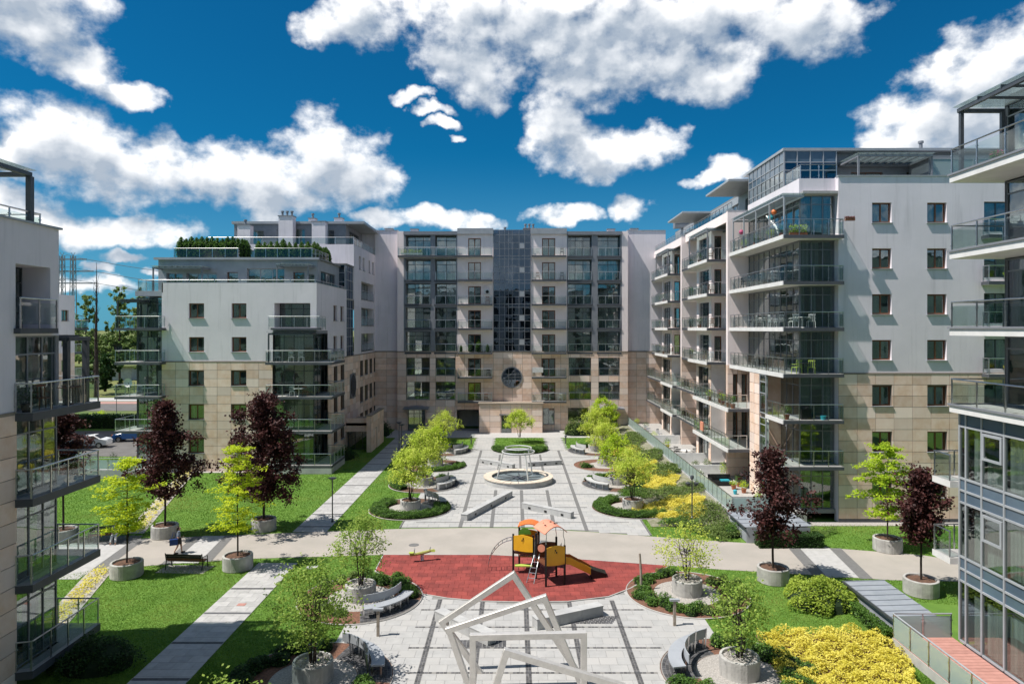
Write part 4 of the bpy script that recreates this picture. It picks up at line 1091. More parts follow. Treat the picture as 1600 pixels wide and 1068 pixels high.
# courtyard wall with recesses and projecting blocks
blocks = ((65.2,70.4),(81.6,87.0))
for a, b in ((59.15,65.2),(70.4,75.0),(75.4,81.6),(87.0,92.0)):
    w0 = frN(20.1); ops = [(-b+.5, -a-.5, FL[k]+.05, FL[k]+2.6) for k in range(7)]
    wall(w0, -b, -a, .8, ZS, ops, 'stone_panel', C); wall(w0, -b, -a, ZS, 23.6, ops, 'plaster_warm', C)
    for o in ops: opening(w0, 'glazing', *o, -.2, C, cols=max(2, round((b-a-1)/1.3)), rows=(2.0,.55), fmat='metal_dark', curt=.5)
for bi, (a, b) in enumerate(blocks):
    bf, bn = frF(a), frN(18.75)
    dops = [(19.05,19.75,FL[k]+.03,FL[k]+2.4) for k in (3,4,5,6)]
    sops = [(-b+.8,-a-.8,FL[k]+.03,FL[k]+2.5) for k in range(7)]
    wall(bf, 18.75, 20.1, .8, ZS, [], 'slab_white', C); wall(bf, 18.75, 20.1, ZS, 23.6, dops, 'plaster_warm', C)
    for o in dops: opening(bf, 'balcony_door', *o, -.2, C, cols=1, fmat='brown', fw=.09, curt=.3)
    wall(bn, -b, -a, .8, ZS, sops, 'stone_joint', C); panels(bn, -b, -a, .8, ZS, sops, C); wall(bn, -b, -a, ZS, 23.6, sops, 'plaster_warm', C)
    for o in sops: opening(bn, 'glazing', *o, -.2, C, cols=3, rows=(2.0,.5), curt=.6)
    wall(Fr(0,b,180), -20.1, -18.75, .8, 23.6, [], 'plaster_warm', C)
    for k in range(3, 7):       # balcony round the front of the block, then a shallower one behind
        y0 = a-1.6
        balcony([(20.1,y0),(17.9,y0),(17.9,b+.1),(18.75,b+.1),(18.75,a),(20.1,a)], [(20.0,y0+.05),(17.95,y0+.05),(17.95,b+.05),(18.7,b+.05)], FL[k], C, sp=1.0)
        y1, y2 = b+.15, b+4.55
        balcony([(18.3,y1),(18.3,y2),(20.1,y2),(20.1,y1)], [(18.35,y1+.05),(18.35,y2)], FL[k], C, sp=1.0)
        MB().box(17.84, y0, FL[k]-.26, 17.9, b+.1, FL[k]+.03).obj('fascia', 'slab_white', C)
    for k in (1, 2):
        if bi == 0: ya, yb, xo, xi = 53.75, 64.3, 16.8, 18.3
        else: ya, yb, xo, xi = 75.4, 81.4, 17.4, 20.1
        balcony([(xi+(.2 if bi == 0 else 0),ya),(xo,ya),(xo,yb),(xi,yb)], [(xi,ya+.05),(xo+.05,ya+.05),(xo+.05,yb-.05),(xi,yb-.05)], FL[k], C, sp=.95)
        if bi == 0: balcony([(20.1,53.75),(18.51,53.75),(18.51,58.7),(20.1,58.7)], [(18.55,53.8),(18.55,53.85)], FL[k]-.01, C)
        y1, y2 = b-6.0, b+4.5
        balcony([(17.7,y1+1),(17.7,y2),(18.74,y2),(18.74,y1+1)], [(18.7,y1+1.05),(17.75,y1+1.05),(17.75,y2-.05),(18.7,y2-.05)], FL[k]-.005, C, sp=1.0)
        MB().box(xo-.06, ya, FL[k]-.26, xo, yb, FL[k]+.03).obj('fascia', 'slab_white', C)
    # steel pergolas on the sixth floor, roof slab of the penthouse above
    pergola(18.0, a-1.4, 19.9, b, FL[6]+2.75, FL[6], C, [(18.0,a-1.4),(19.9,a-1.4),(18.0,b)], along='y', nsl=7, mat='metal_grey')
    MB().box(18.5, a-6.2, 26.27, 24.5, a+.7, 26.42).obj('roof_slab', 'slab_white', C)
    MB().box(18.44, a-6.26, 26.20, 24.56, a+.76, 26.38).obj('roof_fascia', 'metal_light', C)
pergola(18.65, 47.3, 20.0, 58.4, FL[6]+2.72, FL[6], C, [(18.65,47.3),(18.65,50.0),(18.65,52.8),(18.65,55.6),(18.65,58.3)], along='y', nsl=22, mat='metal_light', w=.10)
# penthouse with glass skin at the corner
zs = [23.1, 23.9, 24.5, 25.3, 25.9, 26.75]
us = grid(-58.6, -51.0, 8)
curtain_wall(frN(20.1), us[0], us[-1], zs[0], zs[-1], 0, C, us, zs, lambda j: j in (1,2), name='penthouse_glazing', glass='glass', fmat='metal_light')
us = grid(20.1, 24.0, 4)
curtain_wall(frF(51.0), us[0], us[-1], zs[0], zs[-1], 0, C, us, zs, lambda j: j in (1,2,3), name='penthouse_glazing', fmat='metal_light')
pw = frF(51.6); pops = [(25.4,27.8,23.2,25.3),(29.6,31.4,23.2,25.3)]
wall(pw, 24.0, XE, 23.1, 26.75, pops, 'metal_grey', C)
for i, o in enumerate(pops): opening(pw, 'glazing', *o, -.2, C, cols=2, fmat='brown', curt=.5)
MB().box(20.0, 50.9, 26.75, XE, 60, 26.95).obj('roof', 'metal_light', C)
te = MB().box(20.1, 47.62, 22.9, XE, 60, 23.1).obj('roof_terrace', 'floor_tile', C)
rail([(20.15,50.9),(20.15,48.15),(22.7,48.15)], 24.05, te, sp=1.2, h=1.0)
pergola(24.4, 48.4, 29.6, 51.4, 25.75, 23.1, C, [(24.4,48.5),(29.6,48.5)], nsl=9, mat='metal_grey')
ps = MB().box(29.7, 49.0, 23.1, 34.5, 51.5, 25.9).obj('penthouse_bay', 'metal_grey', C)
opening(frF(49.0), 'glazing', 29.8, 34.4, 24.0, 25.7, .02, ps, cols=3, fmat='metal_light', curt=1, glass='glass_frost')
wn = frN(21.6); wall(wn, -92, -58.6, 23.1, 26.3, [(-y-4.0,-y,23.15,25.6) for y in (60,66,71,77,83)], 'metal_light', C)
for y in (60,66,71,77,83): opening(wn, 'glazing', -y-4.0, -y, 23.15, 25.6, -.2, C, cols=4, rows=(1.0,), fmat='metal_light', curt=.4)
t2 = MB().box(18.8, 59.2, 23.1, XE, 92, 23.2).obj('roof_terrace', 'floor_tile', C)
mb = MB(); mb.box(18.7,59.2,22.9,18.82,74.9,23.75); mb.box(18.7,75.45,22.9,18.82,92,23.75); mb.obj('parapet','plaster_warm',C)
rail([(18.85,59.3),(18.85,74.9)], 23.4, t2, sp=1.2); rail([(18.85,75.5),(18.85,91.8)], 23.4, t2, sp=1.2)
MB().box(21.6, 60, 26.3, XE, 92, 26.45).obj('roof', 'roofing', C)
chimney(22.8, 59.5, 26.9, C, w=.7, d=.7, h=.5, mat='metal_dark', pipes=1); chimney(24.0, 57, 26.9, C, w=.6, d=.6, h=.9, mat='metal_light', pipes=1)
chimney(21.5, 88, 26.4, C, w=2.0, d=1, h=.9, mat='metal_grey', pipes=0); chimney(31.5, 53, 26.9, C, w=.5, d=.5, h=.4, pipes=1)
shell(20.2, 48.0, XE, 92, 23, C, FL[0:7], core=3.0)
MB().box(XE-.1, 47.7, 0, XE, 92, 24).obj('rear_wall', 'plaster', C)
# private terraces with a frosted glass balustrade
tr = MB().box(14.9, 47.0, 0, 20.1, 92.0, .8).obj('terrace', 'floor_tile', C)
MB().box(14.84, 46.94, 0, 14.9, 92, .9).obj('retaining_wall', 'concrete_smooth', tr); MB().box(14.9, 46.94, 0, 18.4, 47.0, .9).obj('retaining_wall', 'concrete_smooth', tr)
rail([(18.4,47.05),(14.95,47.05),(14.95,91.5)], .85, tr, sp=1.15, h=1.05, glass='glass_frost', gz=(0.0,1.0))
for y in (58.9, 64.5, 75.2): MB().box(15.1, y, .8, 18.2, y+.1, 1.75).obj('partition', 'white', tr)

# ------------------------------------------------------------------ near building at the right edge
NR = empty('apartment_building', (24, 26, 0)); C = NR
tag(NR, 'near apartment block with glazed bay and long glass balconies cropped by the right edge', 'building')
FN = [FL[k]-.05 for k in range(9)]
for k in (3, 4, 5, 6):
    z = FN[k]
    b = balcony([(20.5,8),(18.2,8),(18.2,28.6),(20.5,28.6)], [(18.25,8.1),(18.25,28.55),(20.45,28.55)], z, C, th=.3, mats=('floor_tile','slab_white','slab_white'), sp=1.55)
    MB().box(18.14, 8, z-.02, 18.2, 28.66, z+.06).obj('fascia', 'metal_grey', b)
    MB().box(18.19, 28.6, z-.02, 20.5, 28.66, z+.06).obj('fascia', 'metal_grey', b)
gn = frN(20.4)
for k in range(3, 7):
    opening(gn, 'glazing', -28.3, -12, FN[k]+.02, FN[k]+2.86, 0, C, cols=12, rows=(2.3,.5), fmat='metal_grey', curt=.35)
    MB().box(20.3, 10, FN[k]-.3, 34, 28.3, FN[k]+.01).obj('floor_edge', 'metal_grey', C)
MB().box(20.3, 10, FN[7]-.3, 34, 28.3, FN[7]).obj('floor_edge', 'metal_grey', C)
wall(Fr(0,28.3,180), -34, -20.3, 0, FN[7], [], 'metal_grey', C)
# glazed bay below
zs = [.55, 3.05, 3.55, 4.05, 6.3, 6.8, 7.3, 9.45, 10.0]
us = [-28.45,-28.05,-27.1,-25.85,-24.6,-23.35,-22.1,-20.85,-19.6]
curtain_wall(frN(18.55), us[0], us[-1], zs[0], zs[-1], 0, C, us, zs, lambda j: j in (0,3,6), name='glazed_bay', glass='glass', fmat='metal_light', bw=.08)
for k in range(3):
    for u in us[1:-1]:
        inst('curtain', curtain_mesh(.95 if u > -27.5 else .6, 2.05, 'curtain'), C, frN(18.55).at(u+.55, zs[(0,3,6)[k]]+.05, -.16))
# opening lights in the bay
for k, z in enumerate((4.4, 7.6)): opening(frN(18.55), 'window', -27.02, -25.93, z+.7, z+1.75, .05, C, cols=1, fmat='metal_light', fw=.1, curt=0)
mb = MB(); mb.box(18.6, 28.4, .5, 20.6, 28.46, 10.0); mb.obj('bay_return', 'spandrel', C)
mb = MB()
for z in (.4, 3.7, 6.95, 10.0): mb.box(18.62, 19.6, z-.12, 34, 28.38, z)
mb.box(21.6, 19.6, .1, 21.7, 28.3, 10); mb.obj('rooms', 'interior', C)
for k in (1, 2):
    balcony([(20.0,28.48),(18.15,28.48),(18.15,29.7),(20.0,29.7)], [(18.2,28.55),(18.2,29.65),(19.95,29.65)], FN[k], C, th=.26, mats=('floor_tile','slab_white','slab_white'), sp=.8)
# steel pergola over the top balcony, rail of the roof terrace
pergola(18.45, 14, 20.6, 28.4, FN[6]+2.65, FN[6], C, [(18.5,28.3),(20.2,28.3)], along='y', nsl=11, mat='metal_dark', w=.14)
rt = MB().box(20.3, 10, FN[7], 34, 26.6, FN[7]+.12).obj('roof_terrace', 'metal_light', C)
rail([(20.0,26.4),(20.0,10)], FN[7]+.1, rt, sp=1.5)
# red deck with glass balustrade
dk = MB().box(16.0, 14, 0, 18.55, 28.95, .42).obj('deck', 'concrete_smooth', C)
for i in range(62):
    y = 28.9-(i+1)*.24; 
    if y < 14: break
    k = ('plank',)
    if k not in OCACHE: OCACHE[k] = MB().box(0, 0, 0, 2.5, .225, .03).mesh('plank', 'deck_red')
    inst('plank', OCACHE[k], dk, T(16.02, y, .42))
rail([(16.03,14),(16.03,28.92),(18.5,28.92)], .36, dk, sp=1.28, h=1.08, glass='glass_frost', gz=(.0,.98), rmat='metal_light')

# ------------------------------------------------------------------ near building at the left edge
NL = empty('apartment_building', (-24, 24, 0)); C = NL
tag(NL, 'near plaster and stone apartment block with corner balconies cropped by the left edge', 'building')
w = frP(-18.5)
lo4 = (25.3, 27.2, FL[4]-.05, FL[4]+2.35)
g3 = (25.3, 27.7, FL[3]+.02, FL[3]+2.85)
wall(w, 10, 25.32, 0, ZS, [], 'stone_joint', C); panels(w, 16.3, 25.32, 0, ZS, [], C, du=2.1, dz=.8)
wall(w, 10, 27.7, ZS, 17.5, [lo4, g3], 'plaster', C, rev=1.2)
MB().box(10, -.05, ZS-.06, 25.3, 0, ZS+.06).obj('string_course', 'stone_band', C, w.M)
MB().box(9.9, -.10, 17.5, 27.8, .5, 17.58).obj('parapet_cap', 'metal_light', C, w.M)
opening(w, 'glazing', 25.3, 27.2, lo4[2], lo4[3], -1.15, C, cols=2, rows=(.7,.7,.7,.7), fmat='metal_dark', curt=0)
l4 = MB().box(25.2, -.25, FL[4]-.25, 27.3, 0, FL[4]-.05).obj('balcony', 'slab_grey', C, w.M)
rail([(-18.3,25.25),(-18.3,27.3)], FL[4], l4, sp=1.0)
opening(w, 'glazing', 25.3, 27.7, g3[2], g3[3], -.15, C, cols=3, rows=(2.1,.7), fmat='metal_grey', curt=.5)
for k in range(3):
    opening(w, 'glazing', 25.32, 27.7, FL[k]+.02, FL[k]+2.95, -.1, C, cols=3, rows=(2.3,.6), fmat='metal_grey', curt=.5)
    opening(Fr(0,27.7,180), 'glazing', 18.6, 22.6, FL[k]+.02, FL[k]+2.95, 0, C, cols=3, rows=(2.3,.6), fmat='metal_grey', curt=.4)
wall(Fr(0,27.7,180), 18.5, 34, ZS, 17.5, [], 'plaster', C); wall(Fr(0,27.7,180), 22.6, 34, 0, ZS, [], 'stone_panel', C)
for k in range(4):
    if k: MB().box(-34, 12, FL[k]-.27, -18.52, 27.7, FL[k]+.01).obj('floor_edge', 'metal_grey', C)
    balcony([(-18.5,25.2),(-17.9,25.35),(-17.9,29.5),(-21.5,29.5),(-21.5,27.72),(-18.5,27.72)], [(-18.48,25.25),(-17.95,25.4),(-17.95,29.45),(-21.45,29.45)], FL[k], C, th=.3, sp=1.0)
pergola(-20.2, 27.9, -18.3, 29.3, FL[3]+2.7, FL[3], C, [(-18.35,29.2),(-18.35,27.95)], nsl=4, roof=False, w=.2)
mb = MB(); mb.box(-22, 12, 0, -21.9, 27, 17); mb.obj('rooms', 'interior', C)
rt = MB().box(-34, 10, 17.0, -18.52, 27.68, 17.2).obj('roof', 'floor_tile', C)
rail([(-18.72,12),(-18.72,26.95),(-24,26.95)], 16.95, rt, sp=1.6, h=1.05)
pergola(-24, 12, -18.75, 26.4, 19.45, 17.2, C, [(-18.75,26.4)], along='y', nsl=6, w=.2)

# ------------------------------------------------------------------ far building on the left, beyond the lawn
FB_ = empty('apartment_building', (-66, 80, 0)); C = FB_
tag(FB_, 'distant grey apartment block with small windows seen past the near left balconies', 'building')
w = frP(-57.5)
wi = [(a, a+1.4, FL[k]+.9, FL[k]+2.3) for k in range(5) for a in (72, 76, 80, 84, 86.6)]
wall(w, 60, 89.2, 0, ZS, wi, 'stone_panel', C); wall(w, 60, 89.2, ZS, 17.8, wi, 'plaster', C)
for o in wi: window(w, *o, C, cols=2)
wall(frF(60), -75, -57.5, 0, 17.8, [], 'plaster', C); wall(Fr(0,89.2,180), 57.5, 75, 0, 17.8, [], 'plaster', C)
MB().box(-75, 60, 17.3, -57.6, 89.1, 17.5).obj('roof', 'roofing', C)
mb = MB(); mb.box(-61.5,84.2,17.5,-58.5,84.4,20.3); mb.box(-61.5,87.4,17.5,-58.5,87.6,20.3); mb.box(-61.5,84.2,20.3,-58.5,87.6,20.6); mb.obj('roof_frame','metal_grey',C)
for k in range(1, 5): balcony([(-57.5,89.2),(-57.5,92.2),(-64,92.2),(-64,89.2)], [(-57.55,89.3),(-57.55,92.1),(-64,92.1)], FL[k], C, sp=1.5)

# ------------------------------------------------------------------ the block the photograph was taken from (mirrored in the windows)
VB = empty('apartment_building', (0, -4, 0)); C = VB
tag(VB, 'plaster block behind the viewpoint, only mirrored in the glass tower', 'building')
w = Fr(0, -2.5, 180)
vo = [(u, u+2.2, FL[k]+.2, FL[k]+2.5) for k in range(7) for u in np.arange(-78, 76, 4.6)]
wall(w, -80, 80, 0, 23.5, vo, 'plaster', C, rev=.3)
MB().box(-80, -3.3, 0, 80, -3.2, 23.5).obj('rooms', 'metal_dark', C); MB().box(-80, -14, 23.5, 80, -2.5, 23.8).obj('roof', 'roofing', C)
# ------------------------------------------------------------------ concrete planters
def planter_proto(r, h, soil):
    t = empty('planter')
    n = 40; rr = [r*(1+random.uniform(-.008,.008)) for _ in range(n)]
    mb = MB()
    def ringv(fr, z): return [(rr[k]*fr*math.cos(2*math.pi*k/n), rr[k]*fr*math.sin(2*math.pi*k/n), z+random.uniform(-.004,.004)) for k in range(n)]
    rings = [ringv(.97,0), ringv(1,.04), ringv(1,h-.03), ringv(.975,h), ringv(.86,h), ringv(.84,h-.03), ringv(.84,h-.25)]
    o = 0
    for q in rings: mb.v += q
    for i in range(len(rings)-1):
        for k in range(n):
            k2 = (k+1) % n; mb.f.append((i*n+k, i*n+k2, (i+1)*n+k2, (i+1)*n+k)); mb.mi.append(0)
    mb.obj('wall', 'concrete', t)
    sm = MB(); sm.v.append((0,0,h-.08))
    for q, z in ((.45,h-.07),(.845,h-.10)):
        sm.v += [(r*q*math.cos(2*math.pi*k/n), r*q*math.sin(2*math.pi*k/n), z+random.uniform(-.02,.02)) for k in range(n)]
    for k in range(n):
        k2 = (k+1)%n; sm.f.append((0,1+k,1+k2)); sm.f.append((1+k,1+n+k,1+n+k2,1+k2)); sm.mi += [0,0]
    sm.obj('fill', soil, t)
    if soil == 'gravel_white':
        pb = MB()
        for _ in range(240):
            a = random.uniform(0,6.28); q = r*.8*math.sqrt(random.random()); s = random.uniform(.02,.05); x, y, z = q*math.cos(a), q*math.sin(a), h-.08
            pb.add([(x-s,y,z),(x,y-s*.8,z),(x+s,y,z),(x,y+s*.7,z),(x,y,z+s*.8)], [(0,1,4),(1,2,4),(2,3,4),(3,0,4)])
        pb.obj('pebbles', 'gravel_white', t)['kind'] = 'stuff'
    return t
pA = planter_proto(.76, .80, 'gravel_white'); pB = planter_proto(.82, .80, 'soil')
usedA = [False, False]
def planter(x, y, rz, label, kind=0, s=1.0, group=None):
    src = (pA, pB)[kind]
    o = src if not usedA[kind] else copy_tree(src)
    usedA[kind] = True; place(o, x, y, 0.0, rz, s)
    for k in ('group','label'):
        if k in o: del o[k]
    return tag(o, label, 'planter', group or 'round concrete tree planters')
BL = ['round concrete planter in shadow at the front left of the plaza, gravel filled', 'gravel filled concrete planter beside the left end of the red playground',
      'weathered concrete planter in white gravel by the right end of the red playground', 'stained concrete planter nearest the golden shrub bed',
      'concrete planter cropped by the bottom edge, front left']
for c, l, a in zip(BEDC[:5], BL, (0, 2, 4, 1, 3)): planter(c[0], c[1], a, l, 0)
place_z = .06
LL = ['nearest planter', 'second planter', 'third planter', 'farthest planter']
for i, c in enumerate(BEDC[5:9]): planter(c[0], c[1], i, LL[i]+' of the row along the left side of the fountain plaza', 1, .93)
for i, c in enumerate(BEDC[9:13]): planter(c[0], c[1], i+2, LL[i]+' of the row along the right side of the fountain plaza', 1, .93)
for x, y, l in ((-21.2,37.3,'concrete planter left of the park bench, yellow tree in it'),(-15.6,38.45,'concrete planter between park bench and slab footpath'),(-22.7,44.3,'concrete planter behind the walking woman, dark red maple in it'),
                (-16.85,45.8,'concrete planter on the lawn under the largest dark red maple'),(-28.7,43.4,'concrete planter half hidden by the near left balconies'),
                (13.8,36.5,'concrete planter beside the round green bush, right of the playground'),(20.7,34.8,'concrete planter behind the sloping zinc vent at right'),(22.7,41.6,'concrete planter across the road on the right lawn, light green tree in it')):
    planter(x, y, x, l, 1)

# ------------------------------------------------------------------ curved benches round the planters
def curved_bench(c, a0, a1, label, stone=False):
    t = empty('curved_bench', (c[0], c[1], 0)); cx, cy = c; n = 14
    m = 'concrete_smooth' if stone else 'metal_light'
    A = [R(a0+(a1-a0)*i/n) for i in range(n+1)]
    mb = MB()
    def arc(r0, r1, z0, z1, mb):
        for a, b in zip(A, A[1:]):
            q = [(cx+r*math.cos(t_), cy+r*math.sin(t_)) for r, t_ in ((r0,a),(r1,a),(r1,b),(r0,b))]; mb.prism(q, z0, z1)
        return mb
    arc(2.2, 2.72, .50, .56, mb).obj('seat', m, t)
    arc(2.06, 2.10, .62 if not stone else .56, .98, MB()).obj('backrest', 'metal_light' if not stone else 'concrete_smooth', t)
    for i in range(0, n+1, 3):
        a = A[i]; q = lambda r: (cx+r*math.cos(a), cy+r*math.sin(a))
        lg = MB(); p0, p1 = q(2.25), q(2.6)
        lg.bar((*p0,.06),(*p0,.5),.06); lg.bar((*p1,.06),(*p1,.5),.06); lg.bar((*q(2.12),.07),(*q(2.04),1.0),.05); lg.obj('leg', 'steel', t)
    if stone: arc(2.25, 2.5, .06, .48, MB()).obj('plinth', 'concrete_smooth', t)
    return tag(t, label, 'bench', 'curved benches around the planters')
curved_bench(BEDC[0], 2, 72, 'curved metal bench in dappled shade beside the front left planter')
curved_bench(BEDC[1], -74, -8, 'curved metal bench below the playground at the left planter')
curved_bench(BEDC[3], 112, 190, 'curved dark metal bench round the front right planter')
curved_bench(BEDC[5], 8, 66, 'open framed metal bench behind the nearest left planter of the fountain plaza')
curved_bench(BEDC[6], -55, 20, 'pale curved bench at the second planter left of the fountain', True)
curved_bench(BEDC[8], -55, 20, 'pale curved bench at the farthest left planter of the plaza', True)
curved_bench(BEDC[10], 170, 245, 'pale curved bench at the second planter right of the fountain', True)
curved_bench(BEDC[12], 160, 235, 'pale curved bench at the farthest right planter of the plaza', True)

# ------------------------------------------------------------------ fountain
fx, fy = .3, 60.3
t = empty('fountain', (fx, fy, 0))
tag(t, 'round stone fountain with tapering steel ring frame above its basin', 'fountain')
MB().lathe([(3.0,0),(3.0,.45),(2.45,.45),(2.45,.06)], 56, fx, fy, cap=False).obj('basin', 'concrete_smooth', t)
for i in range(28):
    a, b = 360*i/28+.5, 360*(i+1)/28-.5; MB().prism(ring(fx, fy, 2.35, 3.07, a, b, 4), .452, .52).obj('rim_stone', 'sandstone_rim', t)
MB().quad(*[(x,y,.28) for x,y in circle(fx,fy,2.44,40)]).obj('water', 'water', t)
for i, a in enumerate((-160,-65,50)):
    a = R(a); MB().tube([(fx+2.05*math.cos(a),fy+2.05*math.sin(a),.1),(fx+1.38*math.cos(a),fy+1.38*math.sin(a),2.75)], .06, 8).obj('leg', 'steel_pale', t)
for r, z, w in ((1.42,2.66,.055),(1.16,2.98,.05),(1.38,2.56,.035)):
    MB().tube([(x,y,z) for x,y in circle(fx,fy,r,36)], w, 8, closed=True).obj('ring', 'steel_pale', t)
for i in range(10):
    a = 2*math.pi*i/10; MB().tube([(fx+.35*math.cos(a),fy+.35*math.sin(a),.36),(fx+2.1*math.cos(a+.3),fy+2.1*math.sin(a+.3),.32)], .035, 6).obj('pipe', 'metal_dark', t)
MB().lathe([(.5,.2),(.5,.36),(.3,.42),(.12,.5)], 16, fx, fy).obj('nozzle', 'metal_dark', t)

# ------------------------------------------------------------------ long stone bench walls
def block_bench(p0, p1, w, h, label, lights=3):
    t = empty('stone_bench', (p0[0], p0[1], 0)); a, b = Vector((*p0,0)), Vector((*p1,0)); d = (b-a).normalized(); nrm = Vector((-d.y,d.x,0))*w
    L = (b-a).length; n = max(3, round(L/1.25))
    for i in range(n):
        q0, q1 = a+d*(L*i/n+.006), a+d*(L*(i+1)/n-.006)
        MB().prism([(q0.x,q0.y),(q1.x,q1.y),(q1.x+nrm.x,q1.y+nrm.y),(q0.x+nrm.x,q0.y+nrm.y)], .02, h).obj('stone_block', 'concrete_smooth', t)
    q0, q1 = a-d*.02-nrm*.03, b+d*.02-nrm*.03; n2 = nrm*1.06
    MB().prism([(q0.x,q0.y),(q1.x,q1.y),(q1.x+n2.x,q1.y+n2.y),(q0.x+n2.x,q0.y+n2.y)], h+.003, h+.04).obj('seat_slab', 'concrete_smooth', t)
    for i in range(lights):
        c = a+d*L*(i+.5)/lights-nrm*.012
        MB().bar((c.x-d.x*.11,c.y-d.y*.11,h*.45),(c.x+d.x*.11,c.y+d.y*.11,h*.45),.03,.14).obj('recessed_light', 'black', t)
    return tag(t, label, 'bench', 'long stone benches on the plaza')
block_bench((-3.35,47.85),(-.2,54.8),.5,.44,'long stone bench running away from the road, left of the playhouse roof')
block_bench((.5,51.1),(3.95,48.35),.42,.44,'long stone bench between fountain and playhouse, lit on its long side')
block_bench((-3.6,68.4),(-.25,65.5),.42,.44,'long stone bench left of and behind the fountain',4)
block_bench((1.3,66.5),(4.65,67.6),.42,.44,'long stone bench right of and behind the fountain')
block_bench((1.0,30.5),(4.15,32.05),.5,.48,'dark faced stone bench between playground and steel frames',0)
block_bench((-3.7,31.5),(-1.15,29.0),.5,.46,'stone bench left of the steel frame sculpture',2)
for c, l in (((1.6,4.6,31.2,32.1),0),((-2.4,-.3,28.9,29.7),0)):
    x0,x1,y0,y1 = c; mb = MB()
    for i in range(int((x1-x0)/.17)):
        for j in range(int((y1-y0)/.17)):
            x, y = x0+i*.17+(.5 if c[0] > 0 else 0)*(j*.17), y0+j*.17-(.0 if c[0] > 0 else 0)
            mb.prism([(x,y),(x+.15,y),(x+.15,y+.15),(x,y+.15)], .02, .036+random.uniform(-.003,.003))
    mb.obj('cobble_patch', 'cobble', plaza)['kind'] = 'stuff'

# ------------------------------------------------------------------ steel frame sculpture
t = empty('frame_sculpture', (0, 25, 0))
tag(t, 'brushed steel sculpture of four twisted rectangular frames in the foreground', 'sculpture')
def frame(Y, pts):
    s = .215; mb = MB()
    n = len(pts)
    # mitred square tube along the path in the plane y = Y
    P = [Vector((x, 0, z)) for x, z in pts]; outer, inner = [], []
    for i, p in enumerate(P):
        if i == 0: d = (P[1]-p).normalized(); nn = Vector((-d.z,0,d.x)); k = 1
        elif i == n-1: d = (p-P[i-1]).normalized(); nn = Vector((-d.z,0,d.x)); k = 1
        else:
            d0, d1 = (p-P[i-1]).normalized(), (P[i+1]-p).normalized(); n0, n1 = Vector((-d0.z,0,d0.x)), Vector((-d1.z,0,d1.x)); nn = (n0+n1).normalized(); k = 1/max(.3, nn.dot(n0))
        outer.append(p+nn*s/2*k); inner.append(p-nn*s/2*k)
    v = []
    for y in (Y-s/2, Y+s/2):
        for q in (outer, inner): v += [(a.x, y, a.z) for a in q]
    idx = lambda side, q, i: (0 if side == 0 else 2*n)+(0 if q == 0 else n)+i
    fs = []
    for i in range(n-1):
        fs += [(idx(0,0,i),idx(0,0,i+1),idx(0,1,i+1),idx(0,1,i)),(idx(1,0,i+1),idx(1,0,i),idx(1,1,i),idx(1,1,i+1)),
               (idx(0,0,i+1),idx(0,0,i),idx(1,0,i),idx(1,0,i+1)),(idx(0,1,i),idx(0,1,i+1),idx(1,1,i+1),idx(1,1,i))]
    mb.add(v, fs); o = mb.obj('steel_frame', 'brushed', t)
    bv = o.modifiers.new('edge', 'BEVEL'); bv.width = .012; bv.segments = 1
frame(26.8, [(-1.30,-.1),(-2.85,2.0),(-.06,3.85),(2.55,-.1)])
frame(25.4, [(-1.6,-.1),(-2.45,2.32),(1.10,3.50),(2.62,-.1)])
frame(24.0, [(-1.48,-.1),(-1.48,2.68),(2.42,2.76),(2.42,-.1)])
frame(22.7, [(-1.2,-.1),(-.28,2.76),(3.55,1.62),(3.0,-.1)])

# ------------------------------------------------------------------ playhouse
t = empty('playhouse', (1.3, 37, 0))
tag(t, 'wooden post playhouse with orange panels, salmon roof and slide on red tiles', 'playhouse')
T1 = [(-.09,37.77),(1.0,37.35),(1.35,38.5),(.25,38.9)]; T2 = [(1.62,35.6),(2.62,35.95),(2.25,37.1),(1.14,36.72)]
for (x, y), h in list(zip(T1, (2.15,2.2,2.25,2.2))) + list(zip(T2, (2.25,2.1,2.2,2.5))):
    MB().box(x-.055, y-.055, .05, x+.055, y+.055, h).obj('post', 'black', t)
for q in (T1, T2): MB().prism(q, 1.08, 1.16).obj('platform', 'brown_panel', t)
MB().prism([T1[1],T2[3],(1.3,37.0),(1.3,37.9)], 1.08, 1.14).obj('bridge', 'metal_light', t)
def vpanel(a, b, z0, z1, mat, name, n=8, bulge=.08, th=.04):
    d = (Vector(b)-Vector(a)); L = d.length; d.normalize(); nr = Vector((-d.y, d.x))*th/2
    xs = [L*i/n for i in range(n+1)]; mb = MB(); e = .05
    tp = [z1+bulge*math.sin(math.pi*i/n) for i in range(n+1)]; bt = [z0-bulge*.4*math.sin(math.pi*i/n) for i in range(n+1)]
    for s_ in (1,-1):
        for i in range(n):
            q = [Vector(a)+d*xs[i]+nr*s_, Vector(a)+d*xs[i+1]+nr*s_]
            mb.quad((q[0].x,q[0].y,bt[i]),(q[1].x,q[1].y,bt[i+1]),(q[1].x,q[1].y,tp[i+1]),(q[0].x,q[0].y,tp[i]))
    for arr in (tp, bt):
        for i in range(n):
            q = [Vector(a)+d*xs[i], Vector(a)+d*xs[i+1]]
            mb.quad((q[0].x-nr.x,q[0].y-nr.y,arr[i]),(q[1].x-nr.x,q[1].y-nr.y,arr[i+1]),(q[1].x+nr.x,q[1].y+nr.y,arr[i+1]),(q[0].x+nr.x,q[0].y+nr.y,arr[i]))
    return mb.obj(name, mat, t)
off = lambda p, dx, dy: (p[0]+dx, p[1]+dy)
pnl = vpanel(off(T1[0],.03,-.07), off(T1[1],-.02,-.07), 1.30, 2.08, 'yellow_panel', 'panel')
pn2 = vpanel(off(T2[0],.03,-.07), off(T2[1],0,-.07), 1.16, 2.06, 'yellow_panel', 'panel', bulge=.1)
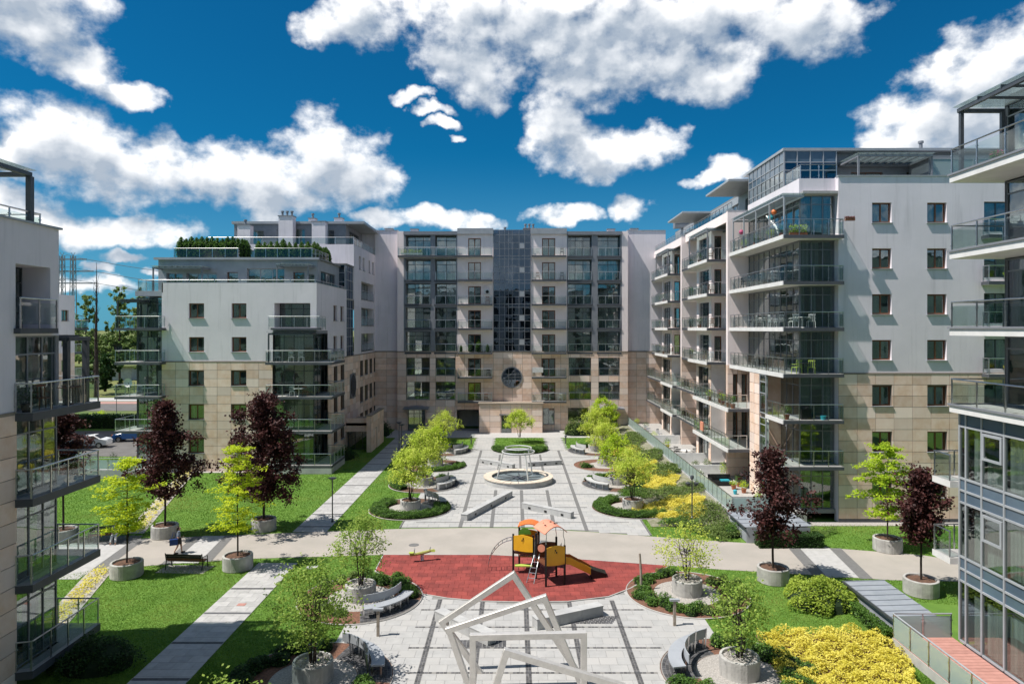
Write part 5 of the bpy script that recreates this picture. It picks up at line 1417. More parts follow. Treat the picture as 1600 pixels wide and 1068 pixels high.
for P_, z in ((T1,1.95),(T2,1.88)):
    cx, cy = (P_[0][0]+P_[1][0])/2, (P_[0][1]+P_[1][1])/2-.10
    for k, (dx, dz) in enumerate(((-.06,-.07),(.06,-.07),(0,.03))): MB().box(cx+dx-.03, cy-.012, z+dz-.045, cx+dx+.03, cy+.002, z+dz+.045).obj('emblem', 'black', pnl if P_ is T1 else pn2)
vpanel(T1[2], T1[1], 1.2, 1.9, 'brown_panel', 'panel'); vpanel(T1[3], T1[2], 1.25, 2.05, 'yellow_panel', 'panel')
vpanel(T2[3], T2[2], 1.2, 1.9, 'brown_panel', 'panel')
cgx = .55
gp = MB(); gp.quad(*[(cgx+.36*math.cos(a), 38.0, 2.05+.36*math.sin(a)) for a in np.linspace(0, math.pi, 12)]); gp.quad(*[(cgx+.36*math.cos(a), 38.03, 2.05+.36*math.sin(a)) for a in np.linspace(0, math.pi, 12)]); gp.obj('green_shield', 'green_plastic', t)
def arch_roof(q, z, h, over, mat, under, name):
    cx = sum(p[0] for p in q)/4; cy = sum(p[1] for p in q)/4; mb = MB(); n = 8
    A_, B_, C_, D_ = [Vector((cx+(p[0]-cx)*over, cy+(p[1]-cy)*over)) for p in q]; pts = []
    for j in range(2):
        a, b = (A_, B_) if j == 0 else (D_, C_)
        pts.append([Vector((*(a.lerp(b, i/n)), z+h*math.sin(math.pi*(.08+.84*i/n)))) for i in range(n+1)])
    for i in range(n):
        mb.cur = 0; mb.quad(pts[0][i],pts[0][i+1],pts[1][i+1],pts[1][i])
        mb.cur = 1; dn = Vector((0,0,-.05)); mb.quad(pts[0][i]+dn,pts[0][i+1]+dn,pts[1][i+1]+dn,pts[1][i]+dn)
        mb.cur = 0; mb.quad(pts[0][i],pts[0][i+1],pts[0][i+1]+dn,pts[0][i]+dn); mb.quad(pts[1][i],pts[1][i+1],pts[1][i+1]+dn,pts[1][i]+dn)
    mb.quad(pts[0][0],pts[1][0],pts[1][0]+dn,pts[0][0]+dn); mb.quad(pts[0][n],pts[1][n],pts[1][n]+dn,pts[0][n]+dn)
    return mb.obj(name, [mat, under], t)
r = arch_roof(T2, 2.72, .46, 1.18, 'salmon', 'green_plastic', 'roof')
for dx, dy, dz in ((-.3,-.3,.36),(.2,-.2,.43),(0,.1,.43),(.35,.25,.33),(-.35,.2,.33)): MB().box(1.9+dx-.05,36.35+dy-.025,2.75+dz,1.9+dx+.05,36.35+dy+.025,2.75+dz+.04).obj('bolt_cap','black',r)
arch_roof([(.25,38.3),(1.4,38.0),(1.5,38.8),(.35,39.1)], 2.35, .28, 1.15, 'orange', 'orange', 'roof')
for p in T2:
    MB().tube([(p[0],p[1],1.9),(p[0],p[1],2.35),(p[0]*.9+1.9*.1,p[1]*.9+36.3*.1,2.6),(p[0]*.92+1.9*.08,p[1]*.92+36.3*.08,2.95)], .022, 6).obj('roof_stay', 'steel', t)
# slide to the right
mb = MB(); prof = [(2.62,36.45,1.12),(2.9,36.55,1.08),(3.5,36.75,.74),(4.1,36.95,.38)]
for (a, b) in zip(prof, prof[1:]):
    mb.quad((a[0],a[1]-.25,a[2]),(b[0],b[1]-.25,b[2]),(b[0],b[1]+.25,b[2]),(a[0],a[1]+.25,a[2]))
mb.obj('chute', 'steel', t)
for s_ in (-.27,.27):
    mb = MB()
    for a, b in zip(prof, prof[1:]): mb.add([(a[0],a[1]+s_-.02,a[2]-.1),(b[0],b[1]+s_-.02,b[2]-.1),(b[0],b[1]+s_-.02,b[2]+.26),(a[0],a[1]+s_-.02,a[2]+.30),(a[0],a[1]+s_+.02,a[2]-.1),(b[0],b[1]+s_+.02,b[2]-.1),(b[0],b[1]+s_+.02,b[2]+.26),(a[0],a[1]+s_+.02,a[2]+.30)],[(0,1,2,3),(4,5,6,7),(3,2,6,7),(0,1,5,4),(0,3,7,4),(1,2,6,5)])
    mb.obj('slide_side', 'orange' if s_ > 0 else 'yellow_panel', t)
mb = MB(); q = [(4.08,36.95,.06,.62),(4.5,37.08,.06,.42),(4.95,37.2,.06,.26)]
for a, b in zip(q, q[1:]): mb.add([(a[0],a[1]-.3,a[2]),(b[0],b[1]-.3,b[2]),(b[0],b[1]+.3,b[2]),(a[0],a[1]+.3,a[2]),(a[0],a[1]-.3,a[3]),(b[0],b[1]-.3,b[3]),(b[0],b[1]+.3,b[3]),(a[0],a[1]+.3,a[3])],[(0,3,2,1),(4,5,6,7),(0,1,5,4),(1,2,6,5),(2,3,7,6),(3,0,4,7)])
mb.obj('slide_end', 'black', t)
# arched climber at the left
lad = []
for s_ in (-.28,.28):
    P = [(-1.5+1.45*(1-math.cos(u))*.98, 38.2+s_-.1*math.sin(u), .05+1.75*math.sin(u)) for u in np.linspace(0, 1.5, 9)]
    lad.append(P); MB().tube(P, .02, 6).obj('climber_rail', 'steel', t)
for i in range(1, 9): MB().tube([lad[0][i], lad[1][i]], .016, 6).obj('rung', 'metal_dark', t)
la = [[(.62,36.15,.05),(.86,36.5,.8),(1.05,36.85,1.3),(1.1,37.05,1.9),(1.2,37.2,2.0)],[(1.0,36.0,.05),(1.18,36.4,.8),(1.32,36.75,1.3),(1.35,36.95,1.9),(1.42,37.1,2.0)]]
for P in la: MB().tube(P, .025, 6).obj('ladder_rail', 'steel', t)
for u in (.25,.5,.75,1.0,1.25):
    f2 = lambda P: tuple(Vector(P[0]).lerp(Vector(P[1]), u/.8) if u < .8 else Vector(P[1]).lerp(Vector(P[2]), (u-.8)/.5)); MB().tube([f2(la[0]), f2(la[1])], .02, 6).obj('rung', 'steel', t)
MB().box(.0, 37.5, .42, 1.0, 37.85, .48).obj('low_seat', 'lime', t); MB().box(.25, 38.2, .72, .75, 38.6, .78).obj('low_seat', 'salmon', t); MB().box(.75, 38.2, .72, 1.2, 38.6, .78).obj('low_seat', 'lime_dull', t)
MB().lathe([(.2,-.025),(.2,.025)], 16).obj('disc', 'salmon', t, Matrix.Translation((1.42,36.55,1.75)) @ Matrix.Rotation(R(80),4,'X'))
for i in range(5): MB().tube([(2.32+.05*i,36.2+.17*i,1.15),(2.32+.05*i,36.2+.17*i,1.95)], .012, 5).obj('baluster', 'metal_dark', t)

t = empty('spring_seesaw', (-5.35, 39.6, 0)); tag(t, 'small lime spring seesaw on the left of the red tiles', 'seesaw')
MB().tube([(-6.05,39.35,.45),(-5.35,39.55,.52),(-4.7,39.8,.62)], [.07,.1,.07], 8).obj('beam', 'lime_dull', t)
MB().tube([(-5.37+.1*math.cos(a*1.3),39.57+.1*math.sin(a*1.3),.06+.4*a/30) for a in range(31)], .018, 5).obj('spring', 'steel', t)
for dx in (-.45,.42): MB().tube([(-5.35+dx,39.42+dx*.3,.78),(-5.35+dx,39.57+dx*.3,.52),(-5.35+dx,39.72+dx*.3,.78)], .02, 6).obj('handle', 'steel', t)
for dx in (-.62,.58): MB().box(-5.35+dx-.13, 39.57+dx*.3-.12, .55, -5.35+dx+.13, 39.57+dx*.3+.12, .60).obj('seat', 'lime', t)

# ------------------------------------------------------------------ posts, lamps
t = MB().tube([(6.5,35.1,.0),(6.48,35.1,1.0),(6.42,35.12,1.95)], [.07,.065,.05], 8).obj('wooden_post', 'wood_grey'); tag(t, 'slim weathered post standing in the mulch bed right of the playground', 'post')
for x, y, l in ((-6.0,29.95,'weathered low post beside the front left planter'),(7.25,31.0,'slim grey post with plate between the two right planters')):
    t = empty('marker_post', (x,y,0)); MB().box(x-.06,y-.05,.02,x+.06,y+.05,1.15).obj('stem','wood_grey',t); MB().box(x-.22,y-.08,1.15,x+.22,y+.08,1.24).obj('plate','metal_light',t); tag(t,l,'post')
def lamp(x, y, h, label, style=0, z=0):
    t = empty('street_lamp', (x, y, z)); tag(t, label, 'lamp', 'courtyard lamps')
    MB().lathe([(.09,z),(.09,z+.15),(.045,z+.2),(.04,z+h)], 10, x, y).obj('pole', 'metal_dark', t)
    if style == 0:
        MB().lathe([(.06,z+h),(.12,z+h+.02),(.30,z+h+.12),(.32,z+h+.15),(.30,z+h+.17)], 4, x, y).obj('head', 'metal_dark', t)
    else:
        for dx in (-.28,.28): MB().lathe([(.05,z+h-.45),(.17,z+h-.3),(.19,z+h-.2),(.03,z+h-.17)], 10, x+dx, y).obj('head', 'metal_dark', t)
        MB().bar((x-.3,y,z+h-.42),(x+.3,y,z+h-.42),.05).obj('arm','metal_dark',t); MB().lathe([(.05,z+h),(.14,z+h+.12),(.12,z+h+.28),(.03,z+h+.32)],10,x,y).obj('lantern','metal_dark',t)
    return t
lamp(-12.72,47.6,2.95,'flat headed lamp post beside the slab footpath at the road')
lamp(-12.85,75.8,2.95,'flat headed lamp post by the footpath in the building shadow'); lamp(-12.3,74.2,2.95,'second lamp post close to the footpath lamp by the stone porch')
lamp(12.35,47.6,2.75,'dark lamp post with twin heads standing in the yellow slope planting',1,slope_z(12.35,47.6))
lamp(-63,108,4.2,'twin dark street lamp far beyond the parked cars',1); 
def bollard(x, y, l):
    t = empty('light_bollard', (x,y,0)); MB().lathe([(.07,.02),(.07,.8)],10,x,y).obj('stem','metal_dark',t); MB().lathe([(.07,.8),(.15,.83),(.15,.95),(.05,1.0)],10,x,y).obj('head','metal_dark',t); tag(t,l,'bollard','low light bollards')
bollard(5.95,80,'low light bollard at the far right lawn corner'); bollard(9.15,56.3,'low light bollard behind the nearest right plaza planter'); bollard(-5.1,79.6,'low light bollard at the far left lawn corner'); bollard(-7.0,53.4,'low light bollard behind the nearest left plaza planter')

# ------------------------------------------------------------------ park benches
def park_bench(label):
    t = empty('park_bench')
    for i in range(4): MB().box(-1.02, -.02+.12*i, .43, 1.02, .08+.12*i, .47).obj('seat_slat', 'wood', t)
    for i in range(3): MB().bar((-1.02,-.10-.02*i,.58+.12*i),(1.02,-.10-.02*i,.58+.12*i),.035,.1).obj('back_slat', 'wood' if i == 0 else 'black', t)
    for x in (-1.06, 1.06):
        MB().tube([(x,.5,0),(x,.42,.44),(x,-.05,.44),(x,-.16,.92)], .028, 6).obj('leg', 'black', t)
        MB().tube([(x,-.05,.44),(x,-.16,0)], .028, 6).obj('leg', 'black', t)
        MB().tube([(x,.48,.3),(x,.44,.66),(x,.1,.70),(x,-.12,.68)], .022, 6).obj('armrest', 'black', t)
    return tag(t, label, 'bench', 'wooden park benches')
b1 = park_bench('dark wooden park bench seen from behind, near the walking woman'); place(b1, -18.5, 38.3, .02, R(-4))
b2 = copy_tree(b1); place(b2, -25.9, 43.6, .02, R(200)); tag(b2, 'wooden park bench behind the left yellow tree with someone seated', 'bench')
p = sheet('bench_pad', [(-19.9,37.75),(-17.2,37.6),(-17.1,38.85),(-19.8,39.0)], .016, 'gravel_white'); p2_ = sheet('bench_pad', [(-27.4,42.7),(-24.2,42.7),(-24.2,44.5),(-27.4,44.5)], .024, 'stripe_grey')

# ------------------------------------------------------------------ garage vents with zinc roofs
def vent(x0, y0, x1, y1, h0, h1, label, nsheet):
    t = empty('garage_vent', (x0, y0, 0)); tag(t, label, 'vent', 'zinc roofed garage vents')
    mb = MB(); mb.box(x0+.1, y0+.08, 0, x1-.08, y1-.05, h1-.08); mb.obj('body', 'metal_dark', t)
    MB().box(x0+.05, y0, 0, x1, y0+.07, h0).obj('end_wall', 'metal_light', t)
    for i in range(7): MB().bar((x0+.05,y0+.1,.1+i*.12),(x0+.05,y1-.1,.1+i*.12),.04,.09).obj('louvre', 'metal_light', t)
    for i in range(nsheet):
        a, b = y0+(y1-y0)*i/nsheet+.012, y0+(y1-y0)*(i+1)/nsheet-.012
        m2 = MB(); m2.add([(x0-.1,a,h0),(x1+.1,a,h1),(x1+.1,b,h1),(x0-.1,b,h0),(x0-.1,a,h0+.03),(x1+.1,a,h1+.03),(x1+.1,b,h1+.03),(x0-.1,b,h0+.03)],[(0,3,2,1),(4,5,6,7),(0,1,5,4),(1,2,6,5),(2,3,7,6),(3,0,4,7)])
        m2.bar((x0-.1,b,h0+.045),(x1+.1,b,h1+.045),.03,.04); m2.obj('roof_sheet', 'zinc', t)
    MB().bar((x0-.12,y0-.1,h0+.02),(x0-.12,y1+.05,h0+.02),.06,.1).obj('gutter', 'metal_dark', t)
vent(16.42, 29.15, 18.25, 33.9, .92, .98, 'sloping zinc vent roof beside the red deck at lower right', 8)
vent(14.55, 43.0, 18.6, 46.4, .98, 1.05, 'grey zinc roofed vent under the dark red maple on the right', 4)

# ------------------------------------------------------------------ furniture and pots on balconies and terraces
def chair_proto(mat, arms=True):
    t = empty('chair')
    MB().box(-.23,-.23,.42,.23,.23,.46).obj('seat', mat, t)
    MB().bar((-.23,.24,.9),(.23,.24,.9),.03,.08).obj('backrest', mat, t)
    for i in range(4): MB().bar((-.18+.12*i,.22,.46),(-.18+.12*i,.24,.9),.03).obj('back_slat', mat, t)
    for x in (-.22,.22):
        for y in (-.22,.22): MB().bar((x*1.05,y*1.1,0),(x,y,.44),.03).obj('leg', mat, t)
        if arms: MB().bar((x*1.1,-.2,.64),(x*1.1,.24,.66),.04,.03).obj('armrest', mat, t)
    return t
def table_proto(mat):
    t = empty('table'); MB().lathe([(.5,.70),(.52,.72),(.5,.74)], 20).obj('top', mat, t); MB().tube([(0,0,0),(0,0,.7)], .035, 8).obj('stem', mat, t); MB().lathe([(.26,0),(.2,.03),(.04,.06)], 12).obj('foot', mat, t)
    return t
CH = {m: [chair_proto(m), False] for m in ('white','lime','black','wood','metal_light')}
TB = {m: [table_proto(m), False] for m in ('white','black','wood')}
def put(dct, m, x, y, z, rz, label, cat, group):
    src, used = dct[m]; o = src if not used else copy_tree(src); dct[m][1] = True
    place(o, x, y, z, R(rz)); tag(o, label, cat, group); return o
def chair(m, x, y, z, rz, label): return put(CH, m, x, y, z, rz, label, 'chair', 'balcony and terrace chairs')
def table(m, x, y, z, label): return put(TB, m, x, y, z, 0, label, 'table', 'balcony and terrace tables')
def pot(x, y, z, label, leaf='leaf_mid', h=.6, r=.3, mat='terracotta', pr=.2, ph=.3, flower=None, n=260, ls=.09):
    t = empty('potted_plant', (x, y, z)); tag(t, label, 'potted plant', 'potted plants')
    MB().lathe([(pr*.7,z),(pr,z+ph),(pr*1.08,z+ph),(pr*1.08,z+ph+.04),(pr*.9,z+ph+.04)], 14, x, y).obj('pot', mat, t)
    P = RS.normal(size=(n,3)); P /= np.linalg.norm(P,axis=1)[:,None]; P *= RS.uniform(.4,1,(n,1))
    leaf_obj('foliage', np.c_[x+P[:,0]*r, y+P[:,1]*r, z+ph+h*.5+P[:,2]*h*.5], ls, leaf, t)
    if flower: leaf_obj('flowers', np.c_[x+P[:40,0]*r*1.05, y+P[:40,1]*r*1.05, z+ph+h*.55+np.abs(P[:40,2])*h*.5], ls*1.2, flower, t)
    return t
def trough(x0, y0, x1, y1, z, label, leaf='leaf_fresh', h=.3, mat='terracotta', flower=None, n=420):
    t = empty('window_box', (x0, y0, z)); tag(t, label, 'planter box', 'balcony planter boxes')
    MB().box(x0,y0,z,x1,y1,z+.2).obj('box', mat, t)
    P = RS.uniform(0,1,(n,3)); leaf_obj('foliage', np.c_[x0+P[:,0]*(x1-x0), y0+P[:,1]*(y1-y0), z+.18+P[:,2]**1.5*h], .1, leaf, t)
    if flower: leaf_obj('flowers', np.c_[x0+P[:60,0]*(x1-x0), y0+P[:60,1]*(y1-y0), z+.25+P[:60,2]*h], .1, flower, t)

# ------------------------------------------------------------------ leaves
def leaf_arrays(C, size, up=.5, asp=.55, rs=RS):
    C = np.asarray(C, float); n = len(C); s = np.broadcast_to(np.asarray(size, float), (n,))*rs.uniform(.7,1.3,n)
    N_ = rs.normal(size=(n,3)); N_[:,2] = np.abs(N_[:,2])+up; N_ /= np.linalg.norm(N_,axis=1)[:,None]
    t_ = rs.normal(size=(n,3)); t_ -= N_*(t_*N_).sum(1)[:,None]; t_ /= np.linalg.norm(t_,axis=1)[:,None]; b_ = np.cross(N_, t_)
    L = t_*(s/2)[:,None]; Wd = b_*(s*asp/2)[:,None]
    V = np.stack([C-L, C+Wd-L*.1, C+L, C-Wd-L*.1], 1).reshape(-1,3)
    return V
def leaf_mesh(name, V, mat, k=4):
    n = len(V)//k; me = bpy.data.meshes.new(name)
    me.vertices.add(len(V)); me.vertices.foreach_set('co', V.astype(np.float32).ravel())
    me.loops.add(len(V)); me.loops.foreach_set('vertex_index', np.arange(len(V), dtype=np.int32))
    me.polygons.add(n); me.polygons.foreach_set('loop_start', np.arange(0, len(V), k, dtype=np.int32))
    me.update(calc_edges=True); me.materials.append(MATS[mat]); return me
def leaf_obj(name, C, size, mat, parent=None, up=.5, asp=.55, basis=None):
    return inst(name, leaf_mesh(name, leaf_arrays(C, size, up, asp), mat), parent, basis)
# ------------------------------------------------------------------ trees
def limb(mb, a, b, r0, r1, n=5, wob=.06):
    a, b = Vector(a), Vector(b); k = 5; P = []
    for i in range(k):
        u = i/(k-1); p = a.lerp(b, u)
        if 0 < i < k-1: p += Vector(RS.normal(size=3))*wob
        P.append(p)
    mb.tube(P, [r0+(r1-r0)*i/(k-1) for i in range(k)], n)
def clumps(cs, rad, per, flat=1.0):
    cs = np.asarray(cs, float); rad = np.broadcast_to(rad, (len(cs),))
    P = RS.normal(size=(len(cs), per, 3))*(rad[:,None,None]*.5); P[:,:,2] *= flat
    return (cs[:,None,:]+P).reshape(-1,3)
def maple(z0, z1, rad, nc=150, per=75, ls=.17, tr=.07, peak=.35, leafm='leaf_maroon', loose=1.0):
    """ovoid to conical crown of separate boughs on a straight stem"""
    t = empty('maple_tree'); h = z1-z0; cs = []; lumps = []
    nl = max(12, nc//7)
    for i in range(nl):
        u = (i+RS.uniform(.2,.8))/nl; prof = (u/peak)**.5 if u < peak else ((1-u)/(1-peak))**.8
        a = i*2.4+RS.uniform(-.5,.5); q = RS.uniform(.45,1.12)*loose
        lumps.append((rad*prof*q*math.cos(a), rad*prof*q*math.sin(a), z0+h*u, (.30+.40*prof)*RS.uniform(.75,1.2)*rad/2.0))
        lumps.append((rad*prof*.3*math.cos(a+2), rad*prof*.3*math.sin(a+2), z0+h*u, .34*rad/2.0))
    while len(cs) < nc:
        l = lumps[RS.randint(len(lumps))]; d = RS.normal(size=3)*l[3]*.62
        z = l[2]+d[2]*.8
        if z0-.15 < z < z1+.1: cs.append((l[0]+d[0], l[1]+d[1], z))
    mb = MB(); mb.tube([(0,0,.6),(.02,0,1.6),(0,.02,z0+.4),(.02,.02,z0+h*.5),(0,0,z1-.5)], [tr,tr*.9,tr*.85,tr*.5,.015], 8)
    for c in lumps: limb(mb, (0,0,max(z0-.1, c[2]-.6)), c[:3], tr*.4, .012)
    mb.obj('trunk', 'bark', t)
    leaf_obj('crown', clumps(cs, RS.uniform(.22,.5,nc), per), ls, leafm, t, up=.25, asp=.75)
    return t
def tiered(z0, z1, rad, leafm='leaf_yellow', tiers=8, ls=.15, per=34, droop=.1, tr=.05):
    """light crown of flat tiers"""
    t = empty('locust_tree'); cs = []; mb = MB(); h = z1-z0
    mb.tube([(0,0,.6),(.03,.0,1.8),(0,.03,z0+h*.4),(.04,0,z1-.2)], [tr,tr*.9,tr*.6,.012], 7)
    for i in range(tiers):
        u = i/(tiers-1); z = z0+h*(u+(RS.uniform(-.04,.04) if 0 < i < tiers-1 else 0)); r = rad*(.55+.45*math.sin(math.pi*(.18+.62*(1-u))))*(1 if u < .85 else .55); r *= RS.uniform(.7,1.12)
        nb = RS.randint(4,7) if u < .8 else 4; ph = RS.uniform(0,6.28)
        for k in range(nb):
            a = ph+6.283*k/nb+RS.uniform(-.3,.3); L = r*RS.uniform(.45,1.12); e = (L*math.cos(a), L*math.sin(a), z+RS.uniform(-.05,.22)-droop*L*.3)
            limb(mb, (0,0,z-.12), e, .018, .006, 4, .03)
            for s in np.arange(.35, 1.01, .16): cs.append((e[0]*s+RS.normal()*.12, e[1]*s+RS.normal()*.12, z+(e[2]-z)*s+RS.normal()*.09+.04))
    mb.obj('trunk', 'bark', t)
    leaf_obj('crown', clumps(cs, RS.uniform(.18,.36,len(cs)), per, .42), ls, leafm, t, up=1.1, asp=.6)
    return t
def multistem(h, w, leafm, stems=6, nc=85, per=55, ls=.12, low=.38, umbrella=0.0):
    """several stems fanning out of a planter"""
    t = empty('serviceberry_tree'); mb = MB(); cs = []; z0 = .7
    while len(cs) < nc:
        u = RS.uniform(0,1); a = RS.uniform(0,6.283); z = h*(low+(1-low)*u)
        prof = math.sin(math.pi*min(.97,(.16+.80*u)))**.65 if umbrella < .5 else (1-((u-.15)/.85)**2 if u > .15 else .8)**.5
        q = RS.uniform(.1,1)**.5; r = w*prof*q*RS.uniform(.75,1.12)
        cs.append((r*math.cos(a), r*math.sin(a), z))
    for k in range(stems):
        a = 6.283*k/stems+RS.uniform(-.3,.3); r = w*RS.uniform(.2,.55); top = (r*math.cos(a), r*math.sin(a), h*RS.uniform(.75,.95))
        b0 = (.10*math.cos(a), .10*math.sin(a), z0); m = (r*.35*math.cos(a), r*.35*math.sin(a), h*.48)
        limb(mb, b0, m, .032, .022, 6, .02); limb(mb, m, top, .022, .008, 5, .05)
        for c in cs[k::stems][:9]: limb(mb, (m[0]*1.2,m[1]*1.2,min(c[2]-.05,h*.55)), c, .012, .004, 4, .05)
    mb.obj('trunk', 'bark', t)
    leaf_obj('crown', clumps(cs, RS.uniform(.22,.5,nc), per), ls, leafm, t, up=.5, asp=.6)
    return t
def put_tree(o, x, y, rz, label, group, z=0, s=1.0): place(o, x, y, z, rz, s); return tag(o, label, 'tree', group)
GM, GY, GS = 'dark red maples', 'yellow leaved trees', 'light green trees in planters'
put_tree(maple(2.7,8.5,2.2,225,64,.17,.075,.24), -22.7,44.3,0,'tall dark red maple on the left lawn behind the walking woman',GM)
put_tree(maple(2.3,8.9,2.95,340,66,.17,.085,.28), -16.85,45.8,1,'largest dark red maple, beside the slab footpath',GM)
put_tree(maple(3.6,8.2,1.9,130,70,.17,.07,.4), -28.7,43.4,2,'dark red maple glimpsed behind the near left balconies',GM)
put_tree(maple(2.5,6.9,2.0,150,50,.16,.065,.22), 13.8,36.5,3,'airy dark red maple in front of the zinc roofed vent',GM)
put_tree(maple(2.85,6.15,1.4,150,66,.15,.055,.42,loose=.75), 20.7,34.8,4,'small round headed dark red maple by the near right building',GM)
put_tree(tiered(2.5,6.2,1.55,'leaf_yellow',9,.14,30), -21.2,37.3,0,'bright yellow tree with flat tiers at the left of the park bench',GY)
put_tree(tiered(2.3,6.6,1.55,'leaf_yellow',9,.14,26), -15.6,38.45,2,'bright yellow tree with flat tiers right of the park bench',GY)
put_tree(tiered(2.2,6.15,2.3,'leaf_fresh',9,.17,34,.5), 22.7,41.6,1,'open light green tree on the right lawn before the stone wall',GY)
ms = [multistem(4.4,1.6,'leaf_green',6,95,44,.12), multistem(4.1,1.6,'leaf_green',6,80,38,.12), multistem(3.7,1.5,'leaf_lime',5,62,30,.12,.34), multistem(3.7,1.3,'leaf_green',5,66,36,.12,.35)]
for o, i, l in zip(ms, (0,1,2,3), ('green multi stemmed tree in the shaded front left planter','light green multi stemmed tree left of the red playground','sparse multi stemmed tree right of the red playground','multi stemmed tree nearest the golden shrubs')):
    put_tree(o, *BEDC[i], i, l, GS)
o = copy_tree(ms[1]); put_tree(o, *BEDC[4], 2.2, 'treetop poking up at the bottom edge, front left', GS, s=.95)
far = [multistem(4.4,1.75,'leaf_lime',6,95,44,.15,.48,1), multistem(4.5,1.8,'leaf_lime',6,100,44,.15,.45,1), multistem(4.1,1.6,'leaf_fresh',5,80,40,.15,.42,1), multistem(4.3,1.9,'leaf_lime',7,90,42,.14,.52,1)]
W4 = ('nearest','second','third','farthest')
fl = True
for side, bs in (('left', BEDC[5:9]), ('right', BEDC[9:13])):
    for i, c in enumerate(bs):
        o = far[i] if side == 'left' else copy_tree(far[(3,2,0,1)[i]])
        put_tree(o, c[0], c[1], i*1.7+(2 if side == 'right' else 0), f'lime green planter tree, {W4[i]} on the {side} of the fountain plaza', GS, s=(1.0,1.05,.93,1.0)[i])
o = multistem(3.75,1.95,'leaf_lime',4,90,48,.15,.5,1); put_tree(o, .55, 80.5, 0, 'small lime tree on the lawn square before the stone porch', GS)

def broad(z0, z1, rad, leafm, name='broadleaf_tree', nc=140, per=60, ls=.35, tr=.2):
    t = maple(z0, z1, rad, nc, per, ls, tr, .45, leafm); t.name = name; return t
def bushy(x, y, rx, ry, h, leafm, label, n=2600, ls=.10, name='bush', z=0, core=True, group=None, flower=None, bumpy=.18):
    t = empty(name, (x, y, z)); a = RS.uniform(0,6.283,n); q = np.sqrt(RS.uniform(0,1,n)); u = RS.uniform(.55,1.03,n)
    nz = 1+bumpy*np.sin(a*3+x)+bumpy*.6*np.sin(a*7+q*6+y)
    px, py = q*rx*np.cos(a)*nz, q*ry*np.sin(a)*nz; pz = h*np.sqrt(np.clip(1-q**2.4,0,1))*u*(.85+.3*np.sin(px*3.1+y)*np.sin(py*2.7+x))+.03
    leaf_obj('foliage', np.c_[x+px, y+py, z+np.maximum(pz,.02)], ls, leafm, t, up=.9, asp=.6)
    if core:
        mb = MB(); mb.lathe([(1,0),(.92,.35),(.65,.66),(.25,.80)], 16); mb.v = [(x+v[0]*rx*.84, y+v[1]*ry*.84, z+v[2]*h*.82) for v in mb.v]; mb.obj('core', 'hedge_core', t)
    if flower: leaf_obj('flowers', np.c_[x+px[:90], y+py[:90], z+pz[:90]+.05], ls*.8, flower, t)
    return tag(t, label, 'bush' if name != 'groundcover' else 'groundcover', group)
# deciduous shrubs
bushy(15.0,33.6,1.75,1.75,1.25,'leaf_bush','big rounded light green bush beside the zinc vent',5200,.13)
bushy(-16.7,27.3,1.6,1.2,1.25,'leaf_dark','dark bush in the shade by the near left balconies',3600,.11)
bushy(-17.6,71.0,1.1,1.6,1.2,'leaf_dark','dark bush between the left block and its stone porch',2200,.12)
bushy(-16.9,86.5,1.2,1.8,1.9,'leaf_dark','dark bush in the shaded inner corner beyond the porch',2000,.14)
bushy(8.2,86.8,2.2,1.4,2.3,'leaf_olive','dense green bush by the right entrance of the far block',3000,.16)
put_tree(multistem(4.6,2.2,'leaf_fresh',5,100,55,.18,.25), 11.2,86,1,'tall fresh green shrub tree by the far right entrance canopy','shrub trees by the far entrance')
bushy(14.2,44.6,.55,.7,.8,'leaf_mid','small dark shrub against the zinc vent end',900,.09)
# hedges
def hedge_arc(c, r0, r1, a0, a1, h, label, leafm='leaf_mid', dens=620, ls=.085):
    t = empty('hedge', (c[0], c[1], .06)); n = int(abs(R(a1-a0))*(r1*r1-r0*r0)/2*dens*2)
    a = RS.uniform(R(a0),R(a1),n); r = np.sqrt(RS.uniform(r0*r0,r1*r1,n)); e = np.minimum(np.minimum(r-r0,r1-r)/.22,1); e = np.sqrt(np.clip(e,0,1))
    z = .06+h*(.25+.75*e)*RS.uniform(.55,1.08,n)*(.88+.16*np.sin(r*9+a*13))
    leaf_obj('foliage', np.c_[c[0]+r*np.cos(a), c[1]+r*np.sin(a), z], ls, leafm, t, up=.8)
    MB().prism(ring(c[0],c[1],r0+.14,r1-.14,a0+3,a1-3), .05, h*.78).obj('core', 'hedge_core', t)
    return tag(t, label, 'hedge', 'low curved hedges in the planting circles')
hedge_arc(BEDC[5],1.75,3.0,130,385,.42,'horseshoe hedge round the nearest left planter of the fountain plaza')
hedge_arc(BEDC[6],1.9,3.0,100,235,.42,'low hedge behind the second left planter of the fountain plaza'); hedge_arc(BEDC[6],2.1,3.0,28,70,.4,'small hedge piece at the end of the left pale bench')
hedge_arc(BEDC[7],1.8,3.0,-110,10,.36,'low hedge crescent at the third left planter of the plaza','leaf_mid')
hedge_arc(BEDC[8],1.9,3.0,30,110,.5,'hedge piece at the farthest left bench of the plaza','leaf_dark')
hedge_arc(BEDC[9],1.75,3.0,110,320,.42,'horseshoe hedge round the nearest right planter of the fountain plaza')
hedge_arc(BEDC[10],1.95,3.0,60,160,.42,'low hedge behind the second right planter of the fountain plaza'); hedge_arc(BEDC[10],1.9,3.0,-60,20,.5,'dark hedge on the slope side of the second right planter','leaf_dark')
hedge_arc(BEDC[12],1.95,3.0,100,155,.45,'hedge piece at the farthest right bench of the plaza','leaf_mid')
hedge_arc((.55,76.2),1.6,3.2,180,360,.5,'half round hedge in front of the far lawn square','leaf_mid')
bushy(8.84-1.9,66.2,.7,.5,.6,'leaf_mid','small green shrub in the mulch of the third right planter',700,.1)
